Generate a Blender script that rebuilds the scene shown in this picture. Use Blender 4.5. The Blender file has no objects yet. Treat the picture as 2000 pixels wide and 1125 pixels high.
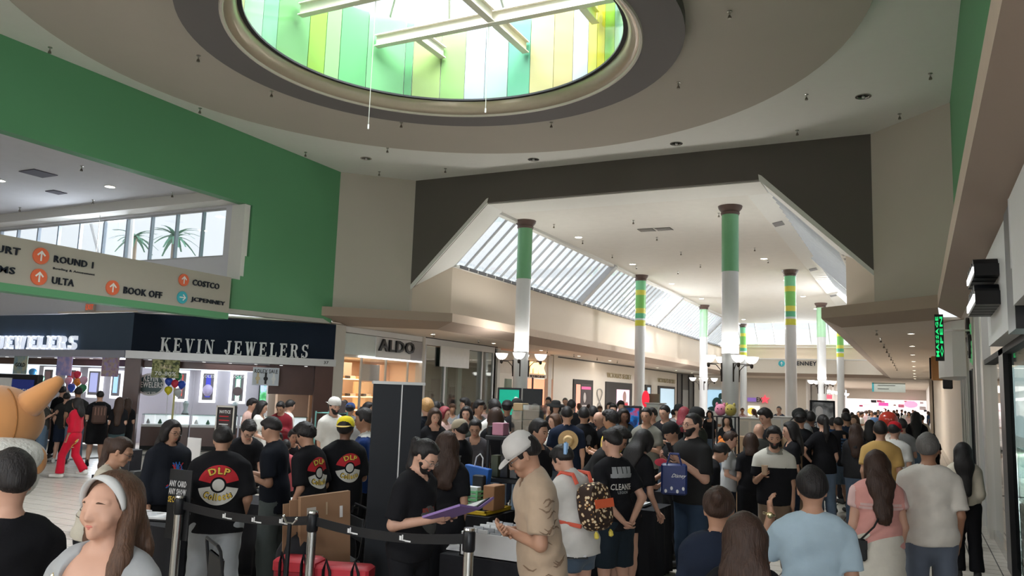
import bpy, math, random
import numpy as np
from mathutils import Vector, Matrix
from mathutils.bvhtree import BVHTree
random.seed(7); np.random.seed(7)
SC = bpy.context.scene; COL = SC.collection; PI = math.pi
# ---------------------------------------------------------------- camera
YAW, PITCH, ROLL, FPX, HC = .46821771, .12877252, .03491246, 1567.43, 2.07
_f = Vector((-math.sin(YAW)*math.cos(PITCH), math.cos(YAW)*math.cos(PITCH), math.sin(PITCH)))
_r = Vector((math.cos(YAW), math.sin(YAW), 0)); _u = _r.cross(_f)
CR = _r*math.cos(ROLL) + _u*math.sin(ROLL); CU = -_r*math.sin(ROLL) + _u*math.cos(ROLL); CF = _f
cam = bpy.data.objects.new('camera', bpy.data.cameras.new('camera')); COL.objects.link(cam)
cam.matrix_world = Matrix(((CR.x, CU.x, -CF.x, 0), (CR.y, CU.y, -CF.y, 0), (CR.z, CU.z, -CF.z, HC), (0, 0, 0, 1)))
cam.data.sensor_width = 36; cam.data.lens = 36*FPX/2000; cam.data.clip_end = 500; cam.data.clip_start = .05
SC.camera = cam
# ---------------------------------------------------------------- view, world, daylight
SC.view_settings.view_transform = 'Standard'; SC.view_settings.look = 'None'
SC.view_settings.gamma = 1; SC.view_settings.use_curve_mapping = False; SC.view_settings.exposure = 0.0
SC.cycles.max_bounces = 7; SC.cycles.diffuse_bounces = 4; SC.cycles.glossy_bounces = 3
SC.cycles.transmission_bounces = 4; SC.cycles.transparent_max_bounces = 10
SC.cycles.caustics_reflective = False; SC.cycles.caustics_refractive = False
SC.cycles.sample_clamp_indirect = 4; SC.cycles.use_denoising = True
W = bpy.data.worlds.new('sky'); SC.world = W; W.use_nodes = True
W.node_tree.nodes['Background'].inputs[0].default_value = (.86, .94, 1, 1)
W.node_tree.nodes['Background'].inputs[1].default_value = 1.35
def area(name, loc, aim, sx, sy, power, col=(1, 1, 1), disk=False):
    l = bpy.data.lights.new(name, 'AREA'); l.energy = power; l.color = col
    l.shape = 'ELLIPSE' if disk else 'RECTANGLE'; l.size = sx; l.size_y = sy
    o = bpy.data.objects.new(name, l); COL.objects.link(o); o.location = loc
    o.rotation_euler = (Vector(aim)).to_track_quat('-Z', 'X').to_euler(); return o
DAY = (.93, .97, 1.0)
# daylight falling through the real roof openings: each lamp lies just outside the glazing it stands for, save the added south fill pair
area('oculus_daylight', (-7.8, 12, 13.6), (0, 0, -1), 6.6, 6.6, 4600, DAY, True)
area('skylight_daylight', (-14.3, 44, 8.6), (.7, 0, -.7), 42, 2.4, 27000, DAY)
area('skylight_daylight', (-2.1, 44, 8.6), (-.7, 0, -.7), 42, 2.4, 27000, DAY)
area('skylight_daylight', (-8, 66.6, 8.6), (0, -.7, -.7), 11, 2.4, 6000, DAY)
area('skylight_daylight', (-14.3, -11, 8.6), (.7, 0, -.7), 22, 2.4, 8000, DAY)  # fill added behind the camera, standing for unseen south corridor skylights
area('skylight_daylight', (-1.3, -11, 8.6), (-.7, 0, -.7), 22, 2.4, 8000, DAY)  # its opposite: added fill for the other assumed south skylight
area('clerestory_daylight', (-23, 16.9, 6.4), (0, -1, -.15), 12, 1.4, 1100, (.85, .92, 1))
area('low_ceiling_lamps', (-15.2, 43, 3.93), (0, 0, -1), 40, .3, 160, (1, .9, .78))
area('low_ceiling_lamps', (-.3, 43, 3.93), (0, 0, -1), 40, .3, 700, (1, .9, .78))
# ---------------------------------------------------------------- materials
_M = {}
def lin(c): return tuple((x/12.92 if x <= .04045 else ((x+.055)/1.055)**2.4) for x in c)
def hexc(h): return lin(tuple(int(h[i:i+2], 16)/255 for i in (0, 2, 4)))
def mat(name, col, rough=.6, metal=0, emit=0, var=.06, scale=6, bump=0, spec=.4, alpha=1, sheen=0):
    if name in _M: return _M[name]
    m = bpy.data.materials.new(name); m.use_nodes = True; nt = m.node_tree; b = nt.nodes['Principled BSDF']
    c = hexc(col) if isinstance(col, str) else col
    b.inputs['Base Color'].default_value = (*c, 1); b.inputs['Roughness'].default_value = rough
    b.inputs['Metallic'].default_value = metal; b.inputs['Specular IOR Level'].default_value = spec
    if sheen: b.inputs['Sheen Weight'].default_value = sheen
    if emit:
        b.inputs['Emission Color'].default_value = (*c, 1); b.inputs['Emission Strength'].default_value = emit
    elif var:
        tc = nt.nodes.new('ShaderNodeTexCoord'); n = nt.nodes.new('ShaderNodeTexNoise'); n.inputs['Scale'].default_value = scale
        n.inputs['Detail'].default_value = 3
        nt.links.new(tc.outputs['Object'], n.inputs['Vector'])
        r = nt.nodes.new('ShaderNodeMix'); r.data_type = 'RGBA'
        r.inputs[6].default_value = (*[x*(1-var) for x in c], 1); r.inputs[7].default_value = (*[min(1, x*(1+var)) for x in c], 1)
        nt.links.new(n.outputs['Fac'], r.inputs[0]); nt.links.new(r.outputs[2], b.inputs['Base Color'])
        if bump:
            bp = nt.nodes.new('ShaderNodeBump'); bp.inputs['Strength'].default_value = bump; bp.inputs['Distance'].default_value = .02
            nt.links.new(n.outputs['Fac'], bp.inputs['Height']); nt.links.new(bp.outputs[0], b.inputs['Normal'])
    m.diffuse_color = (*c, 1); _M[name] = m; return m
def glassmat(name, tint=(1, 1, 1), opac=.1, rough=.03):
    if name in _M: return _M[name]
    m = bpy.data.materials.new(name); m.use_nodes = True; nt = m.node_tree; nt.nodes.clear()
    o = nt.nodes.new('ShaderNodeOutputMaterial'); t = nt.nodes.new('ShaderNodeBsdfTransparent'); g = nt.nodes.new('ShaderNodeBsdfGlossy')
    x = nt.nodes.new('ShaderNodeMixShader'); lw = nt.nodes.new('ShaderNodeLayerWeight'); lw.inputs[0].default_value = .12
    ad = nt.nodes.new('ShaderNodeMath'); ad.operation = 'MULTIPLY_ADD'; ad.inputs[1].default_value = .6; ad.inputs[2].default_value = opac; ad.use_clamp = True
    t.inputs[0].default_value = (*tint, 1); g.inputs['Roughness'].default_value = rough
    nt.links.new(lw.outputs['Facing'], ad.inputs[0]); nt.links.new(ad.outputs[0], x.inputs[0]); nt.links.new(t.outputs[0], x.inputs[1])
    nt.links.new(g.outputs[0], x.inputs[2]); nt.links.new(x.outputs[0], o.inputs[0]); _M[name] = m; return m
# ---------------------------------------------------------------- mesh building
class MB:
    def __init__(s): s.v = []; s.f = []
    def add(s, vs, fs):
        n = len(s.v); s.v += [tuple(v) for v in vs]; s.f += [tuple(i+n for i in f) for f in fs]; return s
    def box(s, x0, x1, y0, y1, z0, z1, M=None):
        v = [(x, y, z) for x in (x0, x1) for y in (y0, y1) for z in (z0, z1)]
        if M is not None: v = [M @ Vector(p) for p in v]
        return s.add(v, [(0, 1, 3, 2), (4, 6, 7, 5), (0, 4, 5, 1), (2, 3, 7, 6), (0, 2, 6, 4), (1, 5, 7, 3)])
    def cbox(s, c, d, M=None):
        return s.box(c[0]-d[0]/2, c[0]+d[0]/2, c[1]-d[1]/2, c[1]+d[1]/2, c[2]-d[2]/2, c[2]+d[2]/2, M)
    def bbox(s, x0, x1, y0, y1, z0, z1, b=.01, M=None):   # box with chamfered vertical and horizontal edges
        pts = []
        for z, i in ((z0, b), (z0+b, 0), (z1-b, 0), (z1, b)):
            X0, X1, Y0, Y1 = x0+i, x1-i, y0+i, y1-i
            pts.append([(X0+b, Y0, z), (X1-b, Y0, z), (X1, Y0+b, z), (X1, Y1-b, z), (X1-b, Y1, z), (X0+b, Y1, z), (X0, Y1-b, z), (X0, Y0+b, z)])
        return s.loft(pts, M=M)
    def loft(s, rings, cap=True, M=None, close=True):
        n = len(rings[0]); v = [Vector(p) for r in rings for p in r]
        if M is not None: v = [M @ p for p in v]
        f = []
        for k in range(len(rings)-1):
            for i in range(n if close else n-1):
                j = (i+1) % n; f.append((k*n+i, k*n+j, (k+1)*n+j, (k+1)*n+i))
        if cap: f.append(tuple(range(n-1, -1, -1))); f.append(tuple((len(rings)-1)*n+i for i in range(n)))
        return s.add(v, f)
    def lathe(s, prof, c=(0, 0, 0), n=20, cap=True, M=None, sy=1):
        R = [[(c[0]+r*math.cos(2*PI*i/n), c[1]+sy*r*math.sin(2*PI*i/n), c[2]+z) for i in range(n)] for r, z in prof]
        return s.loft(R, cap, M)
    def cyl(s, p, q, r, n=10, r2=None, cap=True):
        p = Vector(p); q = Vector(q); d = (q-p).normalized(); a = d.orthogonal().normalized(); b = d.cross(a); r2 = r if r2 is None else r2
        return s.loft([[pp+rr*(a*math.cos(2*PI*i/n)+b*math.sin(2*PI*i/n)) for i in range(n)] for pp, rr in ((p, r), (q, r2))], cap)
    def tube(s, pts, r, n=6, cap=True):
        pts = [Vector(p) for p in pts]; rs = r if isinstance(r, (list, tuple)) else [r]*len(pts); R = []; a = None
        for i, p in enumerate(pts):
            d = (pts[min(i+1, len(pts)-1)]-pts[max(i-1, 0)]).normalized()
            a = d.orthogonal().normalized() if a is None else (a-d*a.dot(d)).normalized()
            b = d.cross(a); R.append([p+rs[i]*(a*math.cos(2*PI*k/n)+b*math.sin(2*PI*k/n)) for k in range(n)])
        return s.loft(R, cap)
    def prism(s, poly, d, M=None):    # planar polygon (3D points) extruded by vector d
        poly = [Vector(p) for p in poly]; d = Vector(d); return s.loft([poly, [p+d for p in poly]], True, M)
    def ball(s, c, r, n=14, m=9, M=None):
        rx, ry, rz = r if isinstance(r, (tuple, list)) else (r, r, r)
        R = []
        for k in range(m+1):
            t = PI*k/m; t = min(max(t, .06), PI-.06)
            R.append([(c[0]+rx*math.sin(t)*math.cos(2*PI*i/n), c[1]+ry*math.sin(t)*math.sin(2*PI*i/n), c[2]-rz*math.cos(t)) for i in range(n)])
        return s.loft(R, True, M)
    def mesh(s, name='m'):
        me = bpy.data.meshes.new(name); me.from_pydata(s.v, [], s.f); me.update(); return me
    def build(s, name, m, parent=None, smooth=False, **k):
        me = s.mesh(name)
        if smooth: me.polygons.foreach_set('use_smooth', [True]*len(me.polygons)); autos(me, smooth)
        return link(name, me, m, parent, **k)
def autos(me, ang):
    if ang is True or ang == 1: return
    try: me.set_sharp_from_angle(angle=math.radians(ang))
    except Exception: pass
def link(name, me, m, parent=None, loc=None, **k):
    o = bpy.data.objects.new(name, me); COL.objects.link(o)
    if m is not None:
        for x in (m if isinstance(m, (list, tuple)) else [m]): me.materials.append(x)
    if loc is not None: o.location = loc
    if parent is not None: setpar(o, parent)
    for a, b in k.items(): o[a] = b
    return o
def setpar(o, p):
    # geometry is written in world coordinates: keep it there under a moved parent
    o.parent = p
    if not p.get('_local'): o.matrix_parent_inverse = Matrix.LocRotScale(p.location, p.rotation_euler, None).inverted()
def tag(o, label, cat, group=None):
    o['label'] = label; o['category'] = cat
    if group: o['group'] = group
    return o
def thing(name, label, cat, loc=(0, 0, 0), rz=0, group=None, local=False):
    o = bpy.data.objects.new(name, None); COL.objects.link(o); o.location = loc; o.rotation_euler = (0, 0, rz)
    o.empty_display_size = .1
    if local: o['_local'] = 1
    return tag(o, label, cat, group)
def struct(name, mb, m, parent=None, smooth=False):
    o = mb.build(name, m, parent, smooth)
    if parent is None: o['kind'] = 'structure'
    return o
def copy_tree(o, parent=None):
    c = o.copy(); COL.objects.link(c)
    if parent is not None: c.parent = parent
    for ch in list(o.children): copy_tree(ch, c)
    return c
# pixel (in the 2000x1125 photograph) -> point on a world plane, used to measure positions
def ray(x, y): return CF + CR*((x-1000)/FPX) + CU*((562.5-y)/FPX)
def atz(x, y, z): d = ray(x, y); t = (z-HC)/d.z; return Vector((0, 0, HC))+d*t
def atx(x, y, X): d = ray(x, y); t = X/d.x; return Vector((0, 0, HC))+d*t
def aty(x, y, Y): d = ray(x, y); t = Y/d.y; return Vector((0, 0, HC))+d*t
def atd(x, y, D): return Vector((0, 0, HC))+ray(x, y)*D
# ---------------------------------------------------------------- lettering
def text_mesh(s, depth=.02, res=2, bold=0):
    cu = bpy.data.curves.new('t', 'FONT'); cu.body = s; cu.extrude = depth/2; cu.resolution_u = res; cu.offset = bold*.8; cu.space_character = 1+bold*4.5
    o = bpy.data.objects.new('t', cu); COL.objects.link(o)
    me = bpy.data.meshes.new_from_object(o.evaluated_get(bpy.context.evaluated_depsgraph_get()))
    bpy.data.objects.remove(o); bpy.data.curves.remove(cu); return me
def fit_text(me, o, right, up, width, height, depth=.02, shear=0):
    """map the text mesh so that it fills width x height with its lower left corner at o"""
    n = len(me.vertices); a = np.zeros(n*3); me.vertices.foreach_get('co', a); a = a.reshape(-1, 3)
    lo = a.min(0); hi = a.max(0); a = (a-lo)/np.maximum(hi-lo, 1e-6)
    right = np.array(right, float); up = np.array(up, float); nr = np.cross(right, up)
    a[:, 0] += shear*a[:, 1]
    p = np.array(o, float)+np.outer(a[:, 0]*width, right)+np.outer(a[:, 1]*height, up)+np.outer(a[:, 2]*depth, nr)
    me.vertices.foreach_set('co', p.ravel()); me.update(); return me
def sign_text(name, s, o, right, width, height, m, parent=None, depth=.02, up=(0, 0, 1), bold=.018, shear=0, **k):
    return link(name, fit_text(text_mesh(s, .02, 2, bold), o, right, up, width, height, depth, shear), m, parent, **k)
# slab serif capitals drawn as strokes; unit height, returned as 2D polygons and advance width
def slab(ch):
    P = []; T, t, S = .24, .09, .085
    def vs(x, w=T, a=0, b=1): P.append([(x, a), (x+w, a), (x+w, b), (x, b)])
    def hs(x0, x1, y, h=S): P.append([(x0, y), (x1, y), (x1, y+h), (x0, y+h)])
    def st(p, q, w): P.append([(p[0]-w/2, p[1]), (p[0]+w/2, p[1]), (q[0]+w/2, q[1]), (q[0]-w/2, q[1])])
    def arc(cx, cy, rx, ry, a0, a1, w0, w1=None, n=8):
        w1 = w0 if w1 is None else w1; A = []; B = []
        for i in range(n+1):
            a = math.radians(a0+(a1-a0)*i/n); k = abs(math.cos(a)); w = w1+(w0-w1)*k
            A.append((cx+rx*math.cos(a), cy+ry*math.sin(a))); B.append((cx+(rx-w)*math.cos(a), cy+(ry-w*.6)*math.sin(a)))
        for i in range(n): P.append([A[i], A[i+1], B[i+1], B[i]])
    if ch == 'K': vs(.1); hs(0, .44, 0); hs(0, .44, 1-S); st((.3, .38), (.78, 1), .13); st((.84, 0), (.5, .6), T); hs(.62, 1.06, 0); hs(.6, 1.0, 1-S); w = 1.08
    elif ch == 'E': vs(.1); hs(0, .84, 0, .1); hs(0, .8, .9, .1); hs(.3, .6, .46, .1); P.append([(.84, 0), (.84, .3), (.76, .3), (.7, .1), (.7, 0)]); P.append([(.8, 1), (.8, .72), (.72, .72), (.66, .9), (.66, 1)]); vs(.55, .07, .36, .66); w = .9
    elif ch == 'V': st((.5, 0), (.2, 1), T); st((.52, 0), (.8, 1), .1); hs(0, .42, 1-S); hs(.62, 1, 1-S); w = 1.0
    elif ch == 'I': vs(.1); hs(0, .44, 0); hs(0, .44, 1-S); w = .5
    elif ch == 'N': vs(.12, .1); vs(.8, .1); st((.84, 0), (.2, 1), T); hs(0, .34, 0); hs(0, .3, 1-S); hs(.66, 1.04, 1-S); w = 1.06
    elif ch == 'J': vs(.36, T, .24, 1); hs(.24, .72, 1-S); arc(.33, .26, .27, .26, 180, 360, .22, .1); P.append([(.0, .18), (.24, .18), (.24, .36), (.0, .36)]); w = .74
    elif ch == 'W': st((.42, 0), (.2, 1), T); st((.44, 0), (.64, .8), .1); st((.86, 0), (.66, 1), T); st((.88, 0), (1.1, 1), .1); hs(0, .4, 1-S); hs(.52, .82, 1-S); hs(.94, 1.28, 1-S); w = 1.3
    elif ch == 'L': vs(.1); hs(0, .8, 0, .1); hs(0, .44, 1-S); P.append([(.8, 0), (.8, .34), (.72, .34), (.66, .1), (.66, 0)]); w = .84
    elif ch == 'R': vs(.1); hs(0, .44, 0); hs(0, .5, 1-S); arc(.5, .74, .34, .26, -90, 90, .24, .1); hs(.3, .52, .48, .08); st((.76, 0), (.56, .5), T); hs(.66, 1.0, 0); w = 1.0
    elif ch == 'S': arc(.4, .73, .34, .27, 30, 270, .22, .1, 10); arc(.4, .27, .36, .27, -150, 90, .24, .1, 10); P.append([(.68, .7), (.76, .7), (.76, 1), (.68, 1)]); P.append([(.03, 0), (.11, 0), (.11, .32), (.03, .32)]); w = .8
    else: w = .55
    return P, w
def slab_letters(name, s, o, right, width, height, m, label_parent, depth=.1, gap=.16, nudge=(0, 0, 0)):
    """each letter a mesh of its own under its sign"""
    right = Vector(right); up = Vector((0, 0, 1)); nr = right.cross(up)
    tot = sum(slab(c)[1]+gap for c in s)-gap; x = 0; k = width/tot
    for c in s:
        P, w = slab(c)
        if P:
            b = MB()
            for q in P:
                ar = sum(q[i][0]*q[(i+1) % len(q)][1]-q[(i+1) % len(q)][0]*q[i][1] for i in range(len(q)))
                if ar < 0: q = q[::-1]
                b.prism([Vector(o)+right*((x+u)*k)+up*(v*height) for u, v in q][::-1], nr*depth)
            b.build(name, m, label_parent)
        x += w+gap
# ================================================================ SETTING
m_white = mat('white_plaster', (.80, .80, .765), .75, var=.02); m_ceil = mat('ceiling_tile', (.76, .745, .70), .85, var=.05, scale=3)
m_disc = mat('taupe_ceiling', (.46, .425, .375), .8, var=.03, scale=1); m_ring = mat('charcoal_ceiling', (.15, .14, .142), .7, var=.04, scale=1)
m_dark = mat('umber_wall', (.115, .103, .092), .7, var=.05, scale=1); m_green = mat('green_wall', (.115, .34, .165), .6, var=.03, scale=1)
m_greenl = mat('green_trim', (.16, .42, .2), .55); m_beige = mat('beige_wall', (.53, .49, .425), .75, var=.02, scale=1)
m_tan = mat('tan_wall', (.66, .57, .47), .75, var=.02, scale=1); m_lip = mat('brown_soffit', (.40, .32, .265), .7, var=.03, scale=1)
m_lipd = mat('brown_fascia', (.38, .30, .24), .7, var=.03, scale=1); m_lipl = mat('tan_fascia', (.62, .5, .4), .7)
m_low = mat('low_ceiling', (.78, .69, .6), .85, var=.03, scale=2)
m_grout = mat('floor_grout', (.09, .085, .08), .9); m_black = mat('black_metal', (.012, .013, .016), .35, .3, var=0)
m_steel = mat('steel', (.55, .55, .53), .25, 1, var=0); m_alu = mat('aluminium', (.62, .61, .58), .4, .8, var=0)
m_glass = glassmat('clear_glass'); m_glassd = glassmat('shop_glass', (.75, .83, .8), .1)
m_frame = mat('pale_frame', (.55, .56, .57), .4, .2); m_blk = mat('matte_black', (.015, .016, .018), .6, var=0)
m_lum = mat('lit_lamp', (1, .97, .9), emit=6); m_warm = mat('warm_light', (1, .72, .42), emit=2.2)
# ---- floor
def floor_material(name, c1, c2):
    m = mat(name, c1, .28, var=0); nt = m.node_tree; b = nt.nodes['Principled BSDF']
    oi = nt.nodes.new('ShaderNodeObjectInfo'); mx = nt.nodes.new('ShaderNodeMix'); mx.data_type = 'RGBA'
    tc = nt.nodes.new('ShaderNodeTexCoord'); n = nt.nodes.new('ShaderNodeTexNoise'); n.inputs['Scale'].default_value = 2.2; n.inputs['Detail'].default_value = 5
    geo = nt.nodes.new('ShaderNodeNewGeometry')
    nt.links.new(geo.outputs['Position'], n.inputs['Vector']); mx.inputs[6].default_value = (*c1, 1); mx.inputs[7].default_value = (*c2, 1)
    nt.links.new(n.outputs['Fac'], mx.inputs[0]); nt.links.new(mx.outputs[2], b.inputs['Base Color']); return m
m_tile = floor_material('floor_tile', (.58, .53, .46), (.44, .40, .35))
fl = struct('floor', MB().box(-34, 7, -24, 130, -.12, -.003), m_grout)
TS = .305
tb = MB().bbox(0, TS-.016, 0, TS-.016, -.02, 0, .003); tile_me = tb.mesh('tile'); tile_me.materials.append(m_tile)
def tile_near(i, j):   # tiles large in the picture
    x, y = i*TS, j*TS; return (x+11)**2/16+(y-8.6)**2/9
cells = [(i, j) for i in range(int(-19/TS), int(3.2/TS)) for j in range(2, int(23/TS))]
cells.sort(key=lambda c: tile_near(*c))
for i, j in cells[:280]:
    o = link('floor_tile', tile_me, None, fl, (i*TS, j*TS, random.uniform(-.0006, .0006)))
rest = MB()
for i, j in cells[280:]:
    x, y = i*TS, j*TS; rest.add([(x, y, -.02), (x+TS-.016, y, -.02), (x+TS-.016, y+TS-.016, -.02), (x, y+TS-.016, -.02), (x, y, 0), (x+TS-.016, y, 0), (x+TS-.016, y+TS-.016, 0), (x, y+TS-.016, 0)], [(4, 5, 6, 7), (0, 1, 5, 4), (1, 2, 6, 5), (2, 3, 7, 6), (3, 0, 4, 7)])
link('floor_tiling', rest.mesh(), m_tile, fl, kind='stuff')
def bricktile():   # floors of the far arms: the same tiles as a flat pattern
    m = mat('far_floor_tile', (.5, .45, .4), .3, var=0); nt = m.node_tree; b = nt.nodes['Principled BSDF']
    g = nt.nodes.new('ShaderNodeNewGeometry'); t = nt.nodes.new('ShaderNodeTexBrick'); t.offset = 0; t.inputs['Scale'].default_value = 1
    t.inputs['Brick Width'].default_value = TS; t.inputs['Row Height'].default_value = TS; t.inputs['Mortar Size'].default_value = .007
    t.inputs['Color1'].default_value = (.58, .53, .46, 1); t.inputs['Color2'].default_value = (.5, .45, .39, 1); t.inputs['Mortar'].default_value = (.1, .09, .08, 1)
    nt.links.new(g.outputs['Position'], t.inputs['Vector']); nt.links.new(t.outputs[0], b.inputs['Base Color']); return m
m_far = bricktile()
link('far_tiling', MB().box(-34, 7, 23.2, 130, -.012, 0).box(-34, -19.3, -20, 23.2, -.012, 0).box(-19.3, 7, -20, .3, -.012, 0).mesh(), m_far, fl, kind='stuff')
# ---- rotunda ceiling: white field, taupe disc dropped below it, charcoal ring below that, open oculus
CX, CY = -7.8, 11.95
def circ(r, z, n=96, cx=CX, cy=CY): return [(cx+r*math.cos(2*PI*i/n), cy+r*math.sin(2*PI*i/n), z) for i in range(n)]
def ringwall(b, rings, n=96):
    return b.loft(rings, cap=False)
def octo(z):
    return [(-16.4, 19.93, z), (-14.66, 21.66, z), (-.88, 21.66, z), (.84, 19.93, z), (.84, 3.9, z), (-.88, 2.2, z), (-14.66, 2.2, z), (-16.4, 3.9, z)]
def octring(z, n=96):   # the octagon resampled radially so it can be bridged to a circle
    P = [Vector(p) for p in octo(z)]; out = []
    for i in range(n):
        a = 2*PI*i/n; d = Vector((math.cos(a), math.sin(a), 0)); best = 99
        for k in range(8):
            p, q = P[k]-Vector((CX, CY, z)), P[(k+1) % 8]-Vector((CX, CY, z)); e = q-p
            den = d.x*e.y-d.y*e.x
            if abs(den) < 1e-9: continue
            t = (p.x*e.y-p.y*e.x)/den; s = (p.x*d.y-p.y*d.x)/den
            if t > 0 and -.001 <= s <= 1.001: best = min(best, t)
        out.append((CX+d.x*best, CY+d.y*best, z))
    return out
N = 96
ce = struct('ceiling', ringwall(MB(), [octring(8.9), circ(7.0, 8.9)]).loft([[(CX+(x-CX)*1.0, CY+(y-CY)*1.0, 8.9) for x, y, z in octring(8.9)], [(CX+(x-CX)*1.06, CY+(y-CY)*1.06, 8.9) for x, y, z in octring(8.9)]], cap=False), m_white)
R0 = 7.52
struct('ceiling_disc', ringwall(MB(), [circ(R0, 8.9), circ(R0, 8.62)]), m_greenl, ce)
struct('ceiling_disc_face', ringwall(MB(), [circ(R0, 8.62), circ(4.3, 8.62)]), m_disc, ce)
R1 = 4.52
struct('ceiling_ring', ringwall(MB(), [circ(R1, 8.62), circ(R1, 8.38), circ(3.78, 8.38)]), m_ring, ce)
struct('ceiling_ring_bead', ringwall(MB(), [circ(3.80, 8.38), circ(3.78, 8.345), circ(3.74, 8.345), circ(3.72, 8.38)]), mat('pale_bead', (.62, .58, .52), .4), ce)
cove = [circ(3.74-.22*math.sin(t*PI/2)+.0, 8.38+.24*(1-math.cos(t*PI/2))) for t in (0, .2, .4, .6, .8, 1)]
struct('oculus_cove', ringwall(MB(), cove), mat('cove_brass', (.42, .36, .28), .28, .35), ce, True)
struct('oculus_lip', ringwall(MB(), [circ(3.52, 8.62), circ(3.44, 8.62), circ(3.44, 8.66), circ(3.5, 8.68)]), m_blk, ce)
# coloured curved panels of the drum
RD, ZD0, ZD1 = 3.5, 8.66, 10.45
cols = [(-148, 'b4d8bc'), (-163.4, '8fd0a6'), (-172, '86c982'), (172.7, '9ed35a'), (165.5, 'a2dc92'), (159.5, '78cc86'), (148.8, '90dd9a'), (134.4, '7fcf8f'), (131.4, 'c0e290'), (120.9, 'a9db88'), (111.7, 'cbdcee'), (104, 'c2e2d6'), (95, '7ccfa8'), (86, 'e4dfa2'), (75.6, 'd8cd94'), (66.4, 'd4e0f2'), (58.3, 'e2e46e'), (52.9, 'e2e03c'), (47.8, '93cf4a'), (40, '8ed2ac'), (30, 'a8d9a0')]
seq = []
for i in range(len(cols)-1):
    a0, a1 = cols[i][0], cols[i+1][0]
    if a1 > a0: a0 += 360
    seq.append((a0, a1, cols[i][1]))
pal = ['8fdd98', 'd8cd94', 'cbdcee', '9ed35a', 'c0e290', '78cc86', 'e4dfa2', 'b4d8bc']; a = 30; k = 0
while a > -147.9: seq.append((a, max(a-10, -148), pal[k % 8])); a -= 10; k += 1
for a0, a1, c in seq:
    b = MB(); n = 4; R = []
    for i in range(n+1):
        t = math.radians(a0+(a1-a0)*i/n-.12*(1 if i == 0 else -1 if i == n else 0)*(1 if a0 > a1 else -1)); cx, sx = math.cos(t), math.sin(t)
        R.append([(CX+r*cx, CY+r*sx, z) for r, z in ((RD, ZD0), (RD, ZD1), (RD+.03, ZD1), (RD+.03, ZD0))])
    b.loft(R); b.build('drum_panel', mat('panel_'+c, tuple(x*.42 for x in hexc(c)), .12, var=.05, scale=.8, spec=.6), ce, 40)
struct('oculus_drum_shell', MB().loft([circ(RD+.06, 8.64), circ(RD+.06, 10.5), circ(RD+.3, 10.5), circ(RD+.3, 8.64)], cap=False), m_white, ce)
# glazed dome over the drum: ribs and a pane between each pair
rc = [(RD+.02, 10.46), (2.8, 11.0), (1.6, 11.45), (.35, 11.62)]
for i in range(16):
    t = 2*PI*i/16+.1; pts = [(CX+r*math.cos(t), CY+r*math.sin(t), z) for r, z in rc]
    MB().tube(pts, .035, 5).build('dome_rib', m_alu, ce)
    t2 = t+2*PI/16; P2 = [(CX+r*math.cos(t2), CY+r*math.sin(t2), z) for r, z in rc]
    b = MB(); n = len(b.v); b.add(pts+P2, [(j, j+1, j+5, j+4) for j in range(3)]); b.build('dome_pane', m_glass, ce)
# steel beams crossing the drum
m_cream = mat('cream_steel', (.72, .67, .58), .5)
def ibeam(p, q, h=.27, w=.16, t=.025):
    p = Vector(p); q = Vector(q); d = (q-p); L = d.length; M = Matrix.Translation(p) @ d.to_track_quat('X', 'Z').to_matrix().to_4x4()
    return MB().box(0, L, -w/2, w/2, 0, t, M).box(0, L, -w/2, w/2, h-t, h, M).box(0, L, -t/2, t/2, t, h-t, M)
for p, q in (((-10.62, 13.85, 9.62), (-4.98, 13.85, 9.62)), ((-11.2, 12.0, 9.62), (-4.4, 12.0, 9.62)), ((-10.62, 10.1, 9.62), (-4.98, 10.1, 9.62)),
             ((-9.55, 13.95, 9.62), (-9.55, 14.95, 9.62)), ((-7.65, 13.95, 9.62), (-7.65, 15.4, 9.62)), ((-5.7, 13.95, 9.62), (-5.7, 14.65, 9.62)), ((-7.65, 12.1, 9.62), (-7.65, 13.75, 9.62))):
    ibeam(p, q).build('roof_beam', m_cream, ce)
MB().box(-16.6, 1, 1.9, 21.9, 11.9, 11.92)  # (nothing above: the sky)
# ---- rotunda walls
wn = struct('wall_north', MB().prism([(x, 21.66, z) for x, z in ((-14.66, 8.9), (-14.66, 5.33), (-14.60, 5.36), (-11.96, 7.95), (-3.63, 7.95), (-.90, 5.33), (-.88, 5.3), (-.88, 8.9))], (0, .12, 0)), m_dark)
struct('trim_1', MB().prism([(x, 21.65, z) for x, z in ((-14.66, 5.28), (-14.6, 5.32), (-11.94, 7.93), (-11.9, 8.1), (-11.96, 8.08), (-14.66, 5.42))], (0, .05, 0))
       .prism([(x, 21.65, z) for x, z in ((-.88, 5.25), (-3.64, 7.93), (-3.66, 8.1), (-3.58, 8.06), (-.88, 5.38))], (0, .05, 0)), m_white, wn)
struct('wall_northwest', MB().prism([(-16.4, 19.93, 4.3), (-14.66, 21.66, 4.3), (-14.66, 21.78, 4.3), (-16.5, 20.0, 4.3)], (0, 0, 4.6)), m_beige)
struct('wall_northeast', MB().prism([(-.88, 21.66, 4.3), (.84, 19.93, 4.3), (.94, 20, 4.3), (-.88, 21.78, 4.3)], (0, 0, 4.6)), m_beige)
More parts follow.
